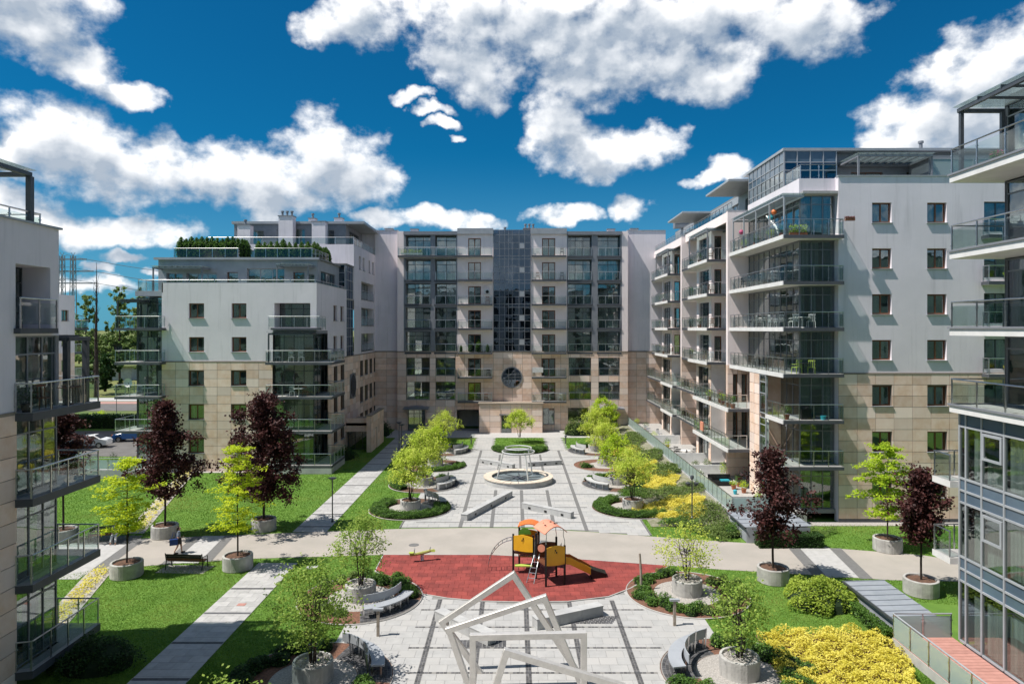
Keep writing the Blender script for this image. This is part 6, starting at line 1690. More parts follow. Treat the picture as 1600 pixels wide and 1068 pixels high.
# shrubs of the foreground circles
ORD = ['first','second','third','fourth','fifth','sixth','seventh','eighth','ninth','tenth','eleventh','twelfth','thirteenth','fourteenth','fifteenth','sixteenth','seventeenth','eighteenth','nineteenth','twentieth']
def shrub_ring(c, r0, r1, angs, leafm, lab, n=420, s=(.28,.45), h=(.3,.55)):
    for i, a in enumerate(angs):
        r = RS.uniform(r0,r1); x, y = c[0]+r*math.cos(R(a)), c[1]+r*math.sin(R(a)); q = RS.uniform(*s)
        bushy(x, y, q, q, RS.uniform(*h), leafm, ORD[i]+' '+lab, n, .085, 'shrub', .06, True, lab+'s')
shrub_ring(BEDC[2],2.0,2.75,list(range(95,275,11)),'leaf_mid','low green shrub in the mulch ring right of the playground')
shrub_ring(BEDC[2],2.0,2.75,list(range(280,400,13)),'leaf_olive','olive shrub behind the planter right of the playground')
shrub_ring(BEDC[1],1.95,2.8,list(range(5,100,9)),'leaf_mid','green shrub between left planter and red playground',520,(.32,.5),(.4,.6))
shrub_ring(BEDC[1],1.9,2.8,list(range(110,270,16)),'leaf_olive','olive shrub on the lawn side of the left playground planter')
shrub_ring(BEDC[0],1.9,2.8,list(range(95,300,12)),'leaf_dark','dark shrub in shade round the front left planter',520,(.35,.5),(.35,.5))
shrub_ring(BEDC[0],1.9,2.8,list(range(-60,-5,11)),'leaf_mid','green shrub below the bench of the front left planter',520,(.32,.48),(.4,.55))
shrub_ring(BEDC[3],1.9,2.8,list(range(200,262,10)),'leaf_mid','green shrub below the bench of the front right planter',520,(.32,.48),(.4,.55))
shrub_ring(BEDC[3],1.85,2.85,list(range(-60,100,9)),'leaf_mid','green shrub between front right planter and golden shrubs',520,(.35,.5),(.4,.65))
# clipped hedge in front of the zinc vent
def hedge_box(x0,y0,x1,y1,h,leafm,label,dens=700,z=0,ls=.09,group=None,corem='hedge_core'):
    t = empty('hedge', (x0,y0,z)); A_ = (x1-x0)*(y1-y0)+2*h*((x1-x0)+(y1-y0)); n = int(A_*dens); P = RS.uniform(-.03,1.03,(n,3)); f_ = RS.randint(0,5,n)
    P[f_==0,0] = RS.uniform(-.02,.05,(f_==0).sum()); P[f_==1,0] = RS.uniform(.95,1.02,(f_==1).sum()); P[f_==2,1] = RS.uniform(-.02,.08,(f_==2).sum()); P[f_>=3,2] = RS.uniform(.88,1.06,(f_>=3).sum())
    leaf_obj('foliage', np.c_[x0+P[:,0]*(x1-x0), y0+P[:,1]*(y1-y0), z+.03+np.abs(P[:,2])*h], ls, leafm, t, up=.4)
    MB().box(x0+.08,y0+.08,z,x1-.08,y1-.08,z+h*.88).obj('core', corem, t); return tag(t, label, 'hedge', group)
hedge_box(15.1,41.9,18.9,42.85,.75,'leaf_dark','dark clipped hedge along the road in front of the zinc vent')
hedge_box(15.85,29.3,16.25,33.4,.55,'leaf_mid','narrow hedge along the louvres of the lower right vent')
# golden shrubs and slope planting
def mat_cover(poly, h, leafm, label, dens=420, ls=.11, zf=None, clump=1.2, core=False):
    xs, ys = [p[0] for p in poly], [p[1] for p in poly]; A_ = abs(area(poly)); n = int(A_*dens/max(.3, A_/((max(xs)-min(xs))*(max(ys)-min(ys)))))
    x, y = RS.uniform(min(xs),max(xs),n), RS.uniform(min(ys),max(ys),n); k = pip(poly, x, y); x, y = x[k], y[k]
    hm = (.5+.5*np.sin(x*2.3*clump+np.sin(y*1.7*clump)*1.5)*np.sin(y*2.1*clump+np.sin(x*1.3)*1.2)); keep = RS.uniform(0,1,len(x)) < .22+.9*hm; x, y, hm = x[keep], y[keep], hm[keep]
    z0 = np.array([zf(a,b) for a,b in zip(x,y)]) if zf else 0.03
    t = empty('groundcover', (float(np.mean(xs)), float(np.mean(ys)), 0)); leaf_obj('foliage', np.c_[x,y,z0+h*(.25+.75*hm)*RS.uniform(.35,1.05,len(x))], ls, leafm, t, up=1.0)
    return tag(t, label, 'groundcover', 'groundcover mats')
mat_cover(YB,.5,'leaf_gold','large golden shrub bed at the lower right corner',1150,.10,None,1.9)
def blob(cx, cy, rx, ry, rot=0, n=18, w=.15):
    P = []
    for i in range(n):
        a = 6.283*i/n; r = 1+w*math.sin(3*a+cx)+w*.7*math.sin(5*a+cy); x, y = rx*r*math.cos(a), ry*r*math.sin(a); P.append((cx+x*math.cos(rot)-y*math.sin(rot), cy+x*math.sin(rot)+y*math.cos(rot)))
    return P
SLP = [((11.6,50.2,1.9,1.9),'leaf_gold','yellow mat of shrubs round the twin headed lamp'),((13.3,46.9,1.5,2.4),'leaf_olive','olive juniper mat at the near end of the glass balustrade'),((12.6,54.3,2.1,1.5),'leaf_olive','olive juniper mat behind the yellow shrubs round the lamp'),
       ((12.0,58.6,1.6,2.2),'leaf_gold','second yellow mat up the slope'),((13.4,61.8,1.2,1.9),'leaf_olive','third juniper mat beside the glass balustrade'),((11.6,64.8,1.5,2.0),'leaf_gold','third yellow mat up the slope'),((13.3,69.0,1.2,2.6),'leaf_olive','far juniper mat beside the glass balustrade'),
       ((11.9,72.5,1.1,1.8),'leaf_gold','small far yellow mat near the top of the slope'),((12.9,78.5,1.5,3.6),'leaf_olive','farthest olive mat at the end of the slope'),((9.6,55.2,.9,1.3),'leaf_mid','dark green mat at the foot of the slope'),((10.2,61.5,.8,2.2),'leaf_mid','green mat by the second right planter'),((11.3,46.9,1.0,.6),'leaf_mid','green low shrubs at the plaza corner of the slope'),((10.0,48.9,.5,.4),'leaf_gold','little yellow tuft beside the nearest right hedge')]
for (cx,cy,rx,ry), lm, lab in SLP: mat_cover(blob(cx,cy,rx*1.38,ry*1.35), .5 if lm != 'leaf_gold' else .4, lm, lab, (560 if cy < 66 else 380)*(1.8 if lm == 'leaf_gold' else 1.0), .12 if cy < 60 else .15, slope_z, 1.0)
mat_cover(blob(19.4,45.0,1.7,1.0), .45, 'leaf_olive', 'juniper spreading beside the zinc vent below the corner windows', 420, .11)
mat_cover(blob(14.2,45.0,1.4,1.3), .6, 'leaf_olive', 'juniper mound on the lawn before the glass balustrade end', 460, .11)
for y0, y1, lab in ((27,38.2,'yellow flower strip beside the left front lawn'),(45,64,'yellow flower strip running back across the left lawn')):
    mat_cover([(sx_strip(y0)-.5,y0),(sx_strip(y0)+.4,y0),(sx_strip(y1)+.4,y1),(sx_strip(y1)-.5,y1)], .32, 'leaf_gold', lab, 420, .11, None, 2.2)
# rooftop conifers
con = empty('conifer'); P = RS.uniform(0,1,(420,3)); a = P[:,0]*6.283; u = P[:,1]; r = .36*(np.sin(np.pi*np.clip(.2+.8*u,0,1))**.7)*(.7+.35*P[:,2])
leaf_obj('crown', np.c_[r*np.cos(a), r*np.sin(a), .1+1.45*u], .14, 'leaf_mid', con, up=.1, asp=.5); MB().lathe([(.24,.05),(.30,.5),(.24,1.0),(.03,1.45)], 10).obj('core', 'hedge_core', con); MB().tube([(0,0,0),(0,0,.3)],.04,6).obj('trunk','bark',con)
used = [False]
def conifer(x, y, z, s, label, group):
    o = con if not used[0] else copy_tree(con); used[0] = True; place(o, x, y, z, RS.uniform(0,6), s); tag(o, label, 'conifer', group)
for i, x in enumerate(np.arange(-33.6,-27.5,.52)): conifer(x, 68.75, 20.5, RS.uniform(1.3,1.45), ORD[i]+' clipped conifer from the left in the left rooftop row', 'left rooftop hedge row')
for i, y in enumerate((69.5,70.1,70.7)): conifer(-27.75, y, 20.5, 1.35, ORD[i]+' conifer on the return end of the left rooftop row', 'left rooftop hedge row')
for i, x in enumerate(np.arange(-25.8,-20.3,.62)): conifer(x, 68.75, 20.5, RS.uniform(1.05,1.3), ORD[i]+' clipped conifer from the left in the right rooftop row', 'right rooftop hedge row')
for i, y in enumerate(np.arange(70,76,.7)): conifer(-20.6+RS.uniform(-.1,.1), y, 20.5, RS.uniform(1.0,1.25), ORD[i]+' conifer from the front along the courtyard edge of the hedge roof', 'courtyard edge conifers')
for i, (y, s) in enumerate(((19.5,1.0),(20.6,.8),(21.8,.95),(23.0,.7))): conifer(-19.6, y, 17.2, s, ('first','second','third','last')[i]+' potted conifer behind the roof rail at the left edge', 'near left roof conifers')

# ------------------------------------------------------------------ lawn blades
N0 = 900000
yy = 26+ (RS.uniform(0,1,N0)**1.7)*62; xx = RS.uniform(-.80,.80,N0)*yy
keep = np.ones(N0, bool)
for pl in NOGRASS: keep &= ~pip(pl, xx, yy)
keep &= (xx > -45)
xx, yy = xx[keep], yy[keep]; n = len(xx); hgt = RS.uniform(.025,.06,n)*(1+np.clip((yy-30)/60,0,.6)); ang = RS.uniform(0,6.283,n); wd = .006+.00042*yy
lean = RS.normal(size=(n,2))*.03
V = np.stack([np.c_[xx-np.cos(ang)*wd, yy-np.sin(ang)*wd, np.zeros(n)], np.c_[xx+np.cos(ang)*wd, yy+np.sin(ang)*wd, np.zeros(n)], np.c_[xx+lean[:,0], yy+lean[:,1], hgt]], 1).reshape(-1,3)
tag(inst('grass', leaf_mesh('grass', V, 'blade', 3)), 'short mown grass blades of the courtyard lawns', 'grass', kind='stuff')

# ------------------------------------------------------------------ balcony and terrace things on the right building
chair('lime',19.6,47.5,FL[3],200,'lime green chair on the lowest plaster floor corner balcony'); chair('lime',20.6,47.45,FL[3],160,'second lime green chair, nearer the corner windows'); table('black',20.1,47.6,FL[3],'small dark table between the lime green chairs')
chair('black',18.95,50.6,FL[3],90,'black chair behind the lime green chairs'); chair('black',19.0,52.4,FL[3],60,'black folding chair halfway along the lime chair balcony')
for i, (x,y,r) in enumerate(((18.95,49.0,200),(19.0,50.4,90),(19.0,53.0,80),(20.6,47.5,170),(19.4,47.5,190))): chair('white',x,y,FL[4],r,f'white chair on the fourth floor corner balcony, {("near the rail bend","second from the bend","farthest back","by the corner windows","at the front rail")[i]}')
table('white',20.0,47.55,FL[4],'white table by the front rail of the fourth floor corner balcony'); table('white',18.95,51.6,FL[4],'white table along the side rail of the fourth floor corner balcony')
for i, y in enumerate((49.6,52.0,54.5)): chair('metal_light',18.95,y,FL[5],90,f'grey chair on the fifth floor corner balcony, {("nearest","middle","farthest")[i]} of three')
trough(19.0,47.1,20.2,47.35,FL[6],'planter box with green leaves on the top corner balcony','leaf_fresh',.55,'terracotta','petal_white')
trough(22.66,46.75,23.3,46.95,FL[6]+.95,'flower box hung outside the top balcony rail','leaf_red',.12,'brown',None,150)
for i, (y, m) in enumerate(((48.6,'leaf_mid'),(50.6,'leaf_fresh'),(53.8,'leaf_mid'),(56.4,'leaf_fresh'))): pot(18.95,y,FL[6],f'potted plant along the top balcony rail, {W4[i]} from the corner',m,.7,.32)
def lantern(x,y,z,m,l):
    t = empty('paper_lantern',(x,y,z)); MB().lathe([(.03,z-.2),(.14,z-.15),(.2,z),(.14,z+.15),(.03,z+.2)],12,x,y).obj('shade',m,t); MB().tube([(x,y,z+.2),(x,y,FL[6]+2.68)],.006,4).obj('cord','black',t); tag(t,l,'lantern','lanterns under the top pergola')
lantern(18.9,49.8,FL[6]+2.05,'orange','orange paper lantern under the top balcony pergola'); lantern(18.9,50.5,FL[6]+1.75,'teal','turquoise paper lantern beside the orange one'); lantern(18.9,57.0,FL[6]+1.6,'petal_pink','pink paper lantern at the back of the top balcony')
t = MB().tube([(18.9,51.3,FL[6]+2.0),(18.9,49.4,FL[6]+.9),(18.85,48.7,FL[6]+.15)],[.05,.08,.05],8).obj('folded_parasol','white'); tag(t,'folded white parasol leaning on the top balcony','parasol')
for i, (x,y,f_) in enumerate(((17.2,55.0,'petal_pink'),(17.2,56.6,None),(17.5,58.2,'petal_pink'),(17.1,60.0,None),(17.3,54.2,None))): pot(x,y,FL[2],f'flowering pot on the crowded second floor balcony, {("near corner","second","third","farthest","at the front rail")[i]}','leaf_fresh' if i%2 else 'leaf_mid',.75,.32,flower=f_)
pot(18.9,47.5,FL[2],'feathery potted plant on the corner balcony above the stone pier','leaf_olive',.8,.42); 
t = empty('barbecue_grill',(20.3,47.7,FL[2])); MB().box(19.9,47.4,FL[2],20.6,47.8,FL[2]+.75).obj('cabinet','black',t); MB().lathe([(.36,FL[2]+.75),(.34,FL[2]+.9),(.2,FL[2]+1.02)],14,20.25,47.6).obj('lid','black',t); tag(t,'black covered grill on the corner balcony above the stone pier','grill')
t = MB().lathe([(.16,FL[2]),(.2,FL[2]+.28)],12,21.4,47.4).obj('bucket','teal'); tag(t,'green bucket on the corner balcony above the stone pier','bucket')
def bicycle(x,y,z,rz,label,m='black'):
    t = empty('bicycle')
    for dx in (-.5,.5):
        w_ = MB().tube([(dx+.33*math.cos(a),0,.34+.33*math.sin(a)) for a in np.linspace(0,6.283,21)[:-1]],.018,5,closed=True).obj('wheel','black',t); MB().tube([(dx-.32,0,.34),(dx+.32,0,.34)],.006,4).obj('spoke','steel',w_); MB().tube([(dx,0,.02),(dx,0,.66)],.006,4).obj('spoke','steel',w_)
    MB().tube([(-.5,0,.34),(-.15,0,.78),(.33,0,.80),(.0,0,.32),(-.15,0,.78)],.018,5).tube([(.5,0,.34),(.30,0,.98)],.018,5).tube([(-.5,0,.34),(0,0,.32)],.015,5).obj('frame',m,t)
    MB().box(-.29,-.06,.84,-.05,.06,.89).obj('saddle','black',t); MB().tube([(.25,-.24,1.0),(.30,0,.98),(.25,.24,1.0)],.015,5).obj('handlebar','steel',t)
    place(t,x,y,z,R(rz)); tag(t,label,'bicycle','bicycles on balconies')
bicycle(17.25,62.6,FL[1],80,'bicycle parked on the first floor balcony of the right block'); bicycle(18.6,77.8,FL[4],60,'bicycle on a far balcony of the right block','metal_light')
t = empty('beach_towel',(17.6,61.4,FL[1])); MB().box(16.78,61.0,FL[1]+.35,16.84,61.9,FL[1]+1.12).obj('cloth','salmon',t); MB().box(16.84,61.0,FL[1]+.7,16.9,61.9,FL[1]+1.12).obj('fold','salmon',t); tag(t,'orange towel over the rail beside the bicycle balcony','towel')
# ground terraces
for i, (x,y,r) in enumerate(((16.0,66.6,0),(16.9,66.2,90),(17.6,67.4,200),(16.2,68.4,150))): chair('black',x,y,.8,r,f'black garden chair on the ground terrace, {W4[i]} of its set')
table('white',16.8,67.2,.8,'white round table among the black garden chairs')
for i,(x,y,r) in enumerate(((15.8,80.5,0),(16.9,80.0,40),(16.0,83.0,150))): chair('metal_light',x,y,.8,r,f'grey chair on the farthest ground terrace, {W4[i]} of three'); 
for i,(x,y) in enumerate(((16.1,60.8),(17.3,61.4))): pot(x,y,.8,f'ball shaped box tree in a pot on the terrace, {("left","right")[i]} one of two','leaf_olive',.75,.42,pr=.24,n=600,ls=.07)
t = empty('garden_sofa',(16.6,55.5,.8)); MB().box(15.8,55.1,.85,17.6,55.9,1.15).obj('base','black',t); MB().box(15.8,55.8,1.15,17.6,55.98,1.6).obj('backrest','black',t); MB().box(15.8,55.1,1.15,15.95,55.8,1.4).obj('armrest','black',t); MB().box(17.45,55.1,1.15,17.6,55.8,1.4).obj('armrest','black',t); MB().box(16.7,55.15,1.15,17.4,55.7,1.25).obj('cushion','teal',t); tag(t,'black rattan sofa with a turquoise cushion on the ground terrace','sofa')
for i,(x,y,h,f_) in enumerate(((17.6,57.6,1.3,None),(18.0,54.9,.7,None),(17.7,52.8,.7,None),(18.0,50.2,.8,None),(17.6,49.4,.55,'petal_white'),(18.05,48.6,.5,None),(17.3,54.0,.4,'petal_white'),(15.6,57.6,.5,'petal_white'))): pot(x,y,.8,'pot plant %s' % ('tall against the stone column','by the sofa end','before the brown doors','beside the stone pier','with white flowers near the terrace end','at the terrace corner','with white flowers beside the sofa','with white flowers near the balustrade')[i],'leaf_mid' if i%2 else 'leaf_fresh',h,.36,flower=f_)
t = MB().lathe([(.12,.8),(.16,1.1),(.08,1.15)],12,16.9,52.4).obj('watering_can','teal'); tag(t,'green watering can on the ground terrace floor','watering can')
# clutter on the balconies of the middle and far bays
FLN = ('ground','first','second','third','fourth','fifth','sixth')
for bay, y0 in (('middle', 63.9), ('far', 80.3)):
    for k in (3, 4, 5, 6):
        chair(random.choice(('white','black','metal_light','wood')), 18.5, y0+.7, FL[k], random.uniform(0,360), f'chair by the brown door on the {FLN[k]} floor, {bay} bay of the right block')
        if (k+len(bay)) % 2: table(random.choice(('white','black')), 18.3, y0+4.2, FL[k], f'round table on the {FLN[k]} floor balcony, {bay} bay of the right block')
        else: pot(18.25, y0+3.6, FL[k], f'pot plant on the {FLN[k]} floor balcony, {bay} bay of the right block', 'leaf_mid', .8, .34)
        pot(18.7, y0+8.6, FL[k], f'pot plant in the recess of the {FLN[k]} floor, {bay} bay of the right block', random.choice(('leaf_fresh','leaf_mid')), random.uniform(.5,1.0), .34)
    for k in (1, 2):
        chair(random.choice(('black','metal_light')), 17.9+(.3 if bay == 'far' else 0), y0+7.2, FL[k], random.uniform(0,360), f'garden chair at the rear of the {FLN[k]} floor, {bay} bay of the right block')
for k, y, m in ((4,55.0,'black'),(3,55.4,'blue'),(5,57.0,'black')): chair('black', 19.2, y, FL[k], 100, f'dark chair at the back of the {FLN[k]} floor corner balcony')
for i, y in enumerate((70.5,72.5,77.0,84.5,88.0)): pot(15.7+.5*(i%2), y, .8, f'terrace shrub in a pot beyond the black chairs, {ORD[i]} towards the far block', ('leaf_fresh','leaf_mid')[i%2], .9, .45)
for i, y in enumerate((62.3,63.4,49.8,51.2,57.0)): trough(15.1, y, 15.4, y+.9, .8, f'flower trough along the frosted balustrade, {ORD[i]} of five', 'leaf_mid', .3, 'terracotta', ('petal_pink',None,'petal_white')[i%3], 200)
# far block and left block
trough(-15.0,89.85,-12.2,90.05,FL[7]+.1,'flower boxes on the top left balcony of the far block','leaf_fresh',.5,'white','petal_pink')
for i, x in enumerate((-7.1,-5.9,-4.8,-3.6)): conifer(x,90.05,FL[3],(.6,.8,1.1,.7)[i],f'balcony conifer above the arched passage, {("leftmost","second","tallest","rightmost")[i]} of four','balcony conifers above the passage')
t = empty('laundry',(2.9,89.35,FL[2])); MB().box(2.3,89.57,FL[2]+.55,3.7,89.63,FL[2]+1.2).obj('sheet','cloth_white',t); MB().box(2.3,89.68,FL[2]+.8,3.7,89.8,FL[2]+1.21).obj('fold','cloth_white',t); tag(t,'white laundry hung over a rail right of the round window','laundry')
for i,(x,k) in enumerate(((3.0,7),(6.2,7),(3.0,6),(6.2,6),(-3.6,5),(6.0,1),(-3.8,1),(-3.5,2))): chair(('white','black','wood','black','wood','white','wood','black')[i],x,90.1,FL[k],180,'balcony chair on the far block, '+('upper right near the tower','upper right outer','sixth floor by the tower','sixth floor outer end','fifth floor left of the tower','first floor right side','first floor left of the porch','second floor left side')[i])
t = empty('air_conditioner',(-3.7,90.3,FL[5]+1.4)); MB().box(-4.1,90.25,FL[5]+1.3,-3.3,90.58,FL[5]+1.9).obj('housing','white',t); MB().lathe([(.22,0),(.22,.03)],16).obj('fan_grille','black',t,Matrix.Translation((-3.65,90.22,FL[5]+1.6)) @ Matrix.Rotation(R(90),4,'X')); tag(t,'white air conditioner on the wall left of the glass tower','air conditioner')
def dish(x,y,z,label,m='white'):
    t = empty('satellite_dish',(x,y,z)); mb = MB(); n=16
    for i,(r,d) in enumerate(((.02,.10),(.2,.08),(.34,.03),(.42,-.03))): mb.v += [(x+r*math.cos(2*math.pi*k/n), y+d, z+.9+r*math.sin(2*math.pi*k/n)) for k in range(n)]
    for i in range(3):
        for k in range(n): mb.f.append((i*n+k,i*n+(k+1)%n,(i+1)*n+(k+1)%n,(i+1)*n+k)); mb.mi.append(0)
    mb.obj('reflector',m,t); MB().tube([(x,y+.1,z),(x,y+.1,z+.9)],.03,6).obj('mast','metal_dark',t); MB().tube([(x,y+.05,z+.55),(x,y-.4,z+.8)],.015,5).obj('feed_arm','metal_dark',t); tag(t,label,'satellite dish','satellite dishes')
dish(-36.2,63.9,FL[2]+.35,'pale satellite dish on the second floor balcony at far left'); dish(-37.0,63.7,FL[3]+.5,'dark satellite dish above the pale one','black')
chair('white',-35.3,64.2,FL[2],20,'white chair beside the pale satellite dish'); table('white',-34.6,64.3,FL[2],'white table on the balcony with the pale dish')
for i,(x,k,m) in enumerate(((-22.2,3,'metal_light'),(-20.9,3,'white'),(-20.0,3,'white'),(-20.8,2,'white'),(-19.6,2,'wood'))): chair(m,x,63.95,FL[k],180,'chair on a corner balcony of the left block, '+('upper, under the pergola','upper, middle','upper, right end','lower, by the white table','lower, brown wood')[i])
table('white',-20.2,63.9,FL[2],'white table on the lower corner balcony of the left block'); chair('white',-23.6,66.2,16.9,180,'white chair on the roof terrace of the left block'); chair('white',-20.9,66.2,16.9,180,'white chair at the right end of the left roof terrace')
# near left balcony
chair('wood',-18.4,26.6,FL[3],60,'round wicker chair on the near left balcony'); table('wood',-18.5,28.2,FL[3],'wooden table on the near left balcony'); pot(-18.3,25.6,FL[3],'dark leafy pot plant at the near left balcony corner','leaf_dark',.7,.36,'black')
t = empty('folding_screen',(-18.4,28.9,FL[3])); [MB().box(-18.5+.03*i,28.5+.14*i,FL[3],-18.44+.03*i,28.6+.14*i,FL[3]+1.05).obj('slat','wood_grey',t) for i in range(6)]; tag(t,'slatted wooden screen at the end of the near left balcony','screen')
# terrace pots left of the left block
for i,(x,l) in enumerate(((-40.6,'tall'),(-38.4,'low'),(-36.5,'middle'),(-35.2,'right'))): pot(x,62.1,.75,f'{l} potted shrub on the frosted glass terrace at far left','leaf_mid' if i%2 else 'leaf_dark',(1.5,.5,1.3,.8)[i],.4)
# near right balcony
chair('metal_light',19.4,25.5,FN[6],90,'chair on the top balcony at the right edge'); pot(19.2,27.2,FN[6],'pink flowering pot on the top balcony at the right edge','leaf_mid',.4,.3,flower='petal_pink'); pot(34.0,47.1,FL[5],'white pot with green plant in the far right recess','leaf_fresh',.6,.3,'white'); pot(34.0,47.1,FL[3],'yellow flowering pot in the recess at far right','leaf_gold',.4,.3)

# ------------------------------------------------------------------ people
def skin(name, verts, edges, radii, mat, parent, sub=2, root=0):
    me = bpy.data.meshes.new(name); me.from_pydata(verts, edges, []); me.materials.append(MATS[mat]); o = inst(name, me, parent)
    m = o.modifiers.new('skin','SKIN'); m.use_smooth_shade = True
    for i, r in enumerate(radii):
        sv = me.skin_vertices[0].data[i]; sv.radius = r if isinstance(r, tuple) else (r, r); sv.use_root = (i == root)
    s_ = o.modifiers.new('sub','SUBSURF'); s_.levels = sub; s_.render_levels = sub
    return o
def body(parent, J, E):
    names = list(J); idx = {k:i for i,k in enumerate(names)}
    return skin('body', [J[k][0] for k in names], [(idx[a],idx[b]) for a,b in E], [J[k][1] for k in names], 'skin', parent)
def hand(J, E, w, wr, d, side):
    """palm and five fingers from a wrist joint along direction d"""
    d = Vector(d).normalized(); s = Vector((0,1,0)); p = Vector(wr)+d*.08; J[w+'_palm'] = (tuple(p),(.032,.016)); E.append((w, w+'_palm'))
    for i, (o_, L) in enumerate(((-.03,.065),(-.01,.078),(.012,.074),(.03,.058))):
        a = p+d*.03+s*o_; b = a+d*L*.55; c = b+(d*.7+Vector((.3*side,0,-.1)))*L*.5
        for k, q in (('a',a),('b',b),('c',c)): J[f'{w}_f{i}{k}'] = (tuple(q), .009)
        E += [(w+'_palm',f'{w}_f{i}a'),(f'{w}_f{i}a',f'{w}_f{i}b'),(f'{w}_f{i}b',f'{w}_f{i}c')]
    a = Vector(wr)+d*.04+s*-.04; b = a+d*.04+s*-.02
    J[w+'_ta'] = (tuple(a),.011); J[w+'_tb'] = (tuple(b),.009); E += [(w,w+'_ta'),(w+'_ta',w+'_tb')]
# woman in mid stride, walking to the right and away (local +x ahead)
t = empty('person')
J = {'pelvis':((0,0,.90),(.13,.115)),'waist':((.01,0,1.05),(.105,.09)),'chest':((.02,0,1.22),(.13,.10)),'neck':((.03,0,1.385),.05),'head':((.05,0,1.47),(.078,.085)),'crown':((.045,0,1.56),(.068,.075)),
     'nose':((.14,0,1.485),.015),'shl':((.02,.15,1.32),.055),'ell':((-.06,.20,1.09),.042),'wl':((.06,.21,.90),.03),'shr':((.02,-.15,1.32),.055),'elr':((.03,-.21,1.10),.042),'wr':((.13,-.16,.98),.03),
     'hl':((0,.085,.86),.095),'kl':((.14,.085,.48),.062),'al':((.18,.085,.09),.036),'tl':((.30,.085,.03),.03),'hr':((0,-.085,.86),.095),'kr':((-.04,-.085,.47),.062),'ar':((-.22,-.085,.13),.036),'tr':((-.13,-.085,.03),.03)}
E = [('pelvis','waist'),('waist','chest'),('chest','neck'),('neck','head'),('head','crown'),('head','nose'),('chest','shl'),('shl','ell'),('ell','wl'),('chest','shr'),('shr','elr'),('elr','wr'),('pelvis','hl'),('hl','kl'),('kl','al'),('al','tl'),('pelvis','hr'),('hr','kr'),('kr','ar'),('ar','tr')]
hand(J,E,'wl',(.06,.21,.90),(.3,0,-1),1); hand(J,E,'wr',(.13,-.16,.98),(.8,.2,.3),1); body(t,J,E)
skin('cardigan',[(0,0,.92),(.01,0,1.08),(.02,0,1.24),(.03,0,1.36),(.02,.16,1.32),(-.06,.205,1.09),(.04,.212,.95),(.02,-.16,1.32),(.03,-.215,1.10),(.11,-.17,1.0)],[(0,1),(1,2),(2,3),(2,4),(4,5),(5,6),(2,7),(7,8),(8,9)],[(.15,.13),(.125,.11),(.15,.12),.065,.07,.055,.045,.07,.055,.045],'cloth_blue',t)
MB().lathe([(.14,.96),(.165,.86),(.185,.70),(.19,.58),(.17,.58)],18).obj('skirt','cloth_dark',t)
skin('hair',[(.02,0,1.60),(-.02,0,1.53),(-.05,0,1.44),(-.06,0,1.33)],[(0,1),(1,2),(2,3)],[(.075,.08),(.085,.09),(.06,.075),(.03,.05)],'hair',t)
for s_,(x,z) in ((1,(.2,.02)),(-1,(-.17,.02))): MB().box(x-.08,s_*.085-.04,z-.02,x+.16,s_*.085+.04,z+.05).obj('shoe','cloth_dark',t)
place(t,-20.2,41.0,.02,R(25)); tag(t,'woman walking in grey blue cardigan and short dark skirt','person')
b = empty('shoulder_bag'); MB().prism([(-.24,-.09),(.20,-.09),(.20,.09),(-.24,.09)],.60,.95).obj('body','bag_blue',b); b_ = MB().tube([(-.15,0,.95),(-.05,.06,1.33),(.05,.1,1.34),(.14,0,.95)],.014,5).obj('strap','bag_blue',b)
place(b,-20.2-.10,41.0-.33,.02,R(25)); tag(b,'large blue bag hanging at the walking woman\'s side','bag')
# seated figure on the left bench
t = empty('person')
J = {'pelvis':((0,0,.56),(.13,.12)),'waist':((0,-.02,.72),(.115,.10)),'chest':((0,-.04,.92),(.14,.11)),'neck':((0,-.02,1.09),.05),'head':((0,.0,1.18),(.08,.085)),'crown':((0,.0,1.27),.072),'nose':((0,.09,1.19),.015),
     'shl':((.17,-.04,1.02),.055),'ell':((.24,.05,.80),.042),'wl':((.16,.25,.70),.03),'shr':((-.17,-.04,1.02),.055),'elr':((-.24,.05,.80),.042),'wr':((-.12,.26,.70),.03),
     'hl':((.1,.05,.54),.09),'kl':((.13,.46,.52),.065),'al':((.16,.62,.12),.04),'tl':((.17,.74,.05),.032),'hr':((-.1,.05,.54),.09),'kr':((-.10,.46,.53),.065),'ar':((-.14,.72,.14),.04),'tr':((-.15,.84,.06),.032)}
hand(J,E2:=[e for e in E if 'palm' not in e[0]+e[1] and '_' not in e[0]+e[1]],'wl',(.16,.25,.70),(-.2,1,-.2),1); hand(J,E2,'wr',(-.12,.26,.70),(.2,1,-.2),1); body(t,J,E2)
skin('trousers',[(0,0,.56),(.1,.06,.54),(.13,.46,.525),(.16,.62,.16),(-.1,.06,.54),(-.10,.46,.535),(-.14,.71,.18)],[(0,1),(1,2),(2,3),(0,4),(4,5),(5,6)],[(.15,.135),.11,.085,.06,.11,.085,.06],'cloth_white',t)
skin('jacket',[(0,0,.58),(0,-.02,.74),(0,-.04,.94),(0,-.03,1.05),(.18,-.04,1.02),(.25,.05,.80),(.18,.20,.72),(-.18,-.04,1.02),(-.25,.05,.80),(-.14,.21,.72)],[(0,1),(1,2),(2,3),(2,4),(4,5),(5,6),(2,7),(7,8),(8,9)],[(.15,.13),(.135,.12),(.155,.13),.07,.07,.055,.045,.07,.055,.045],'cloth_blue',t)
skin('hair',[(0,-.01,1.31),(0,-.04,1.24),(0,-.06,1.15)],[(0,1),(1,2)],[.075,.085,.06],'hair',t)
place(t,-25.3,43.35,-.06,R(195)); tag(t,'seated figure in white trousers and blue jacket behind the yellow tree','person')

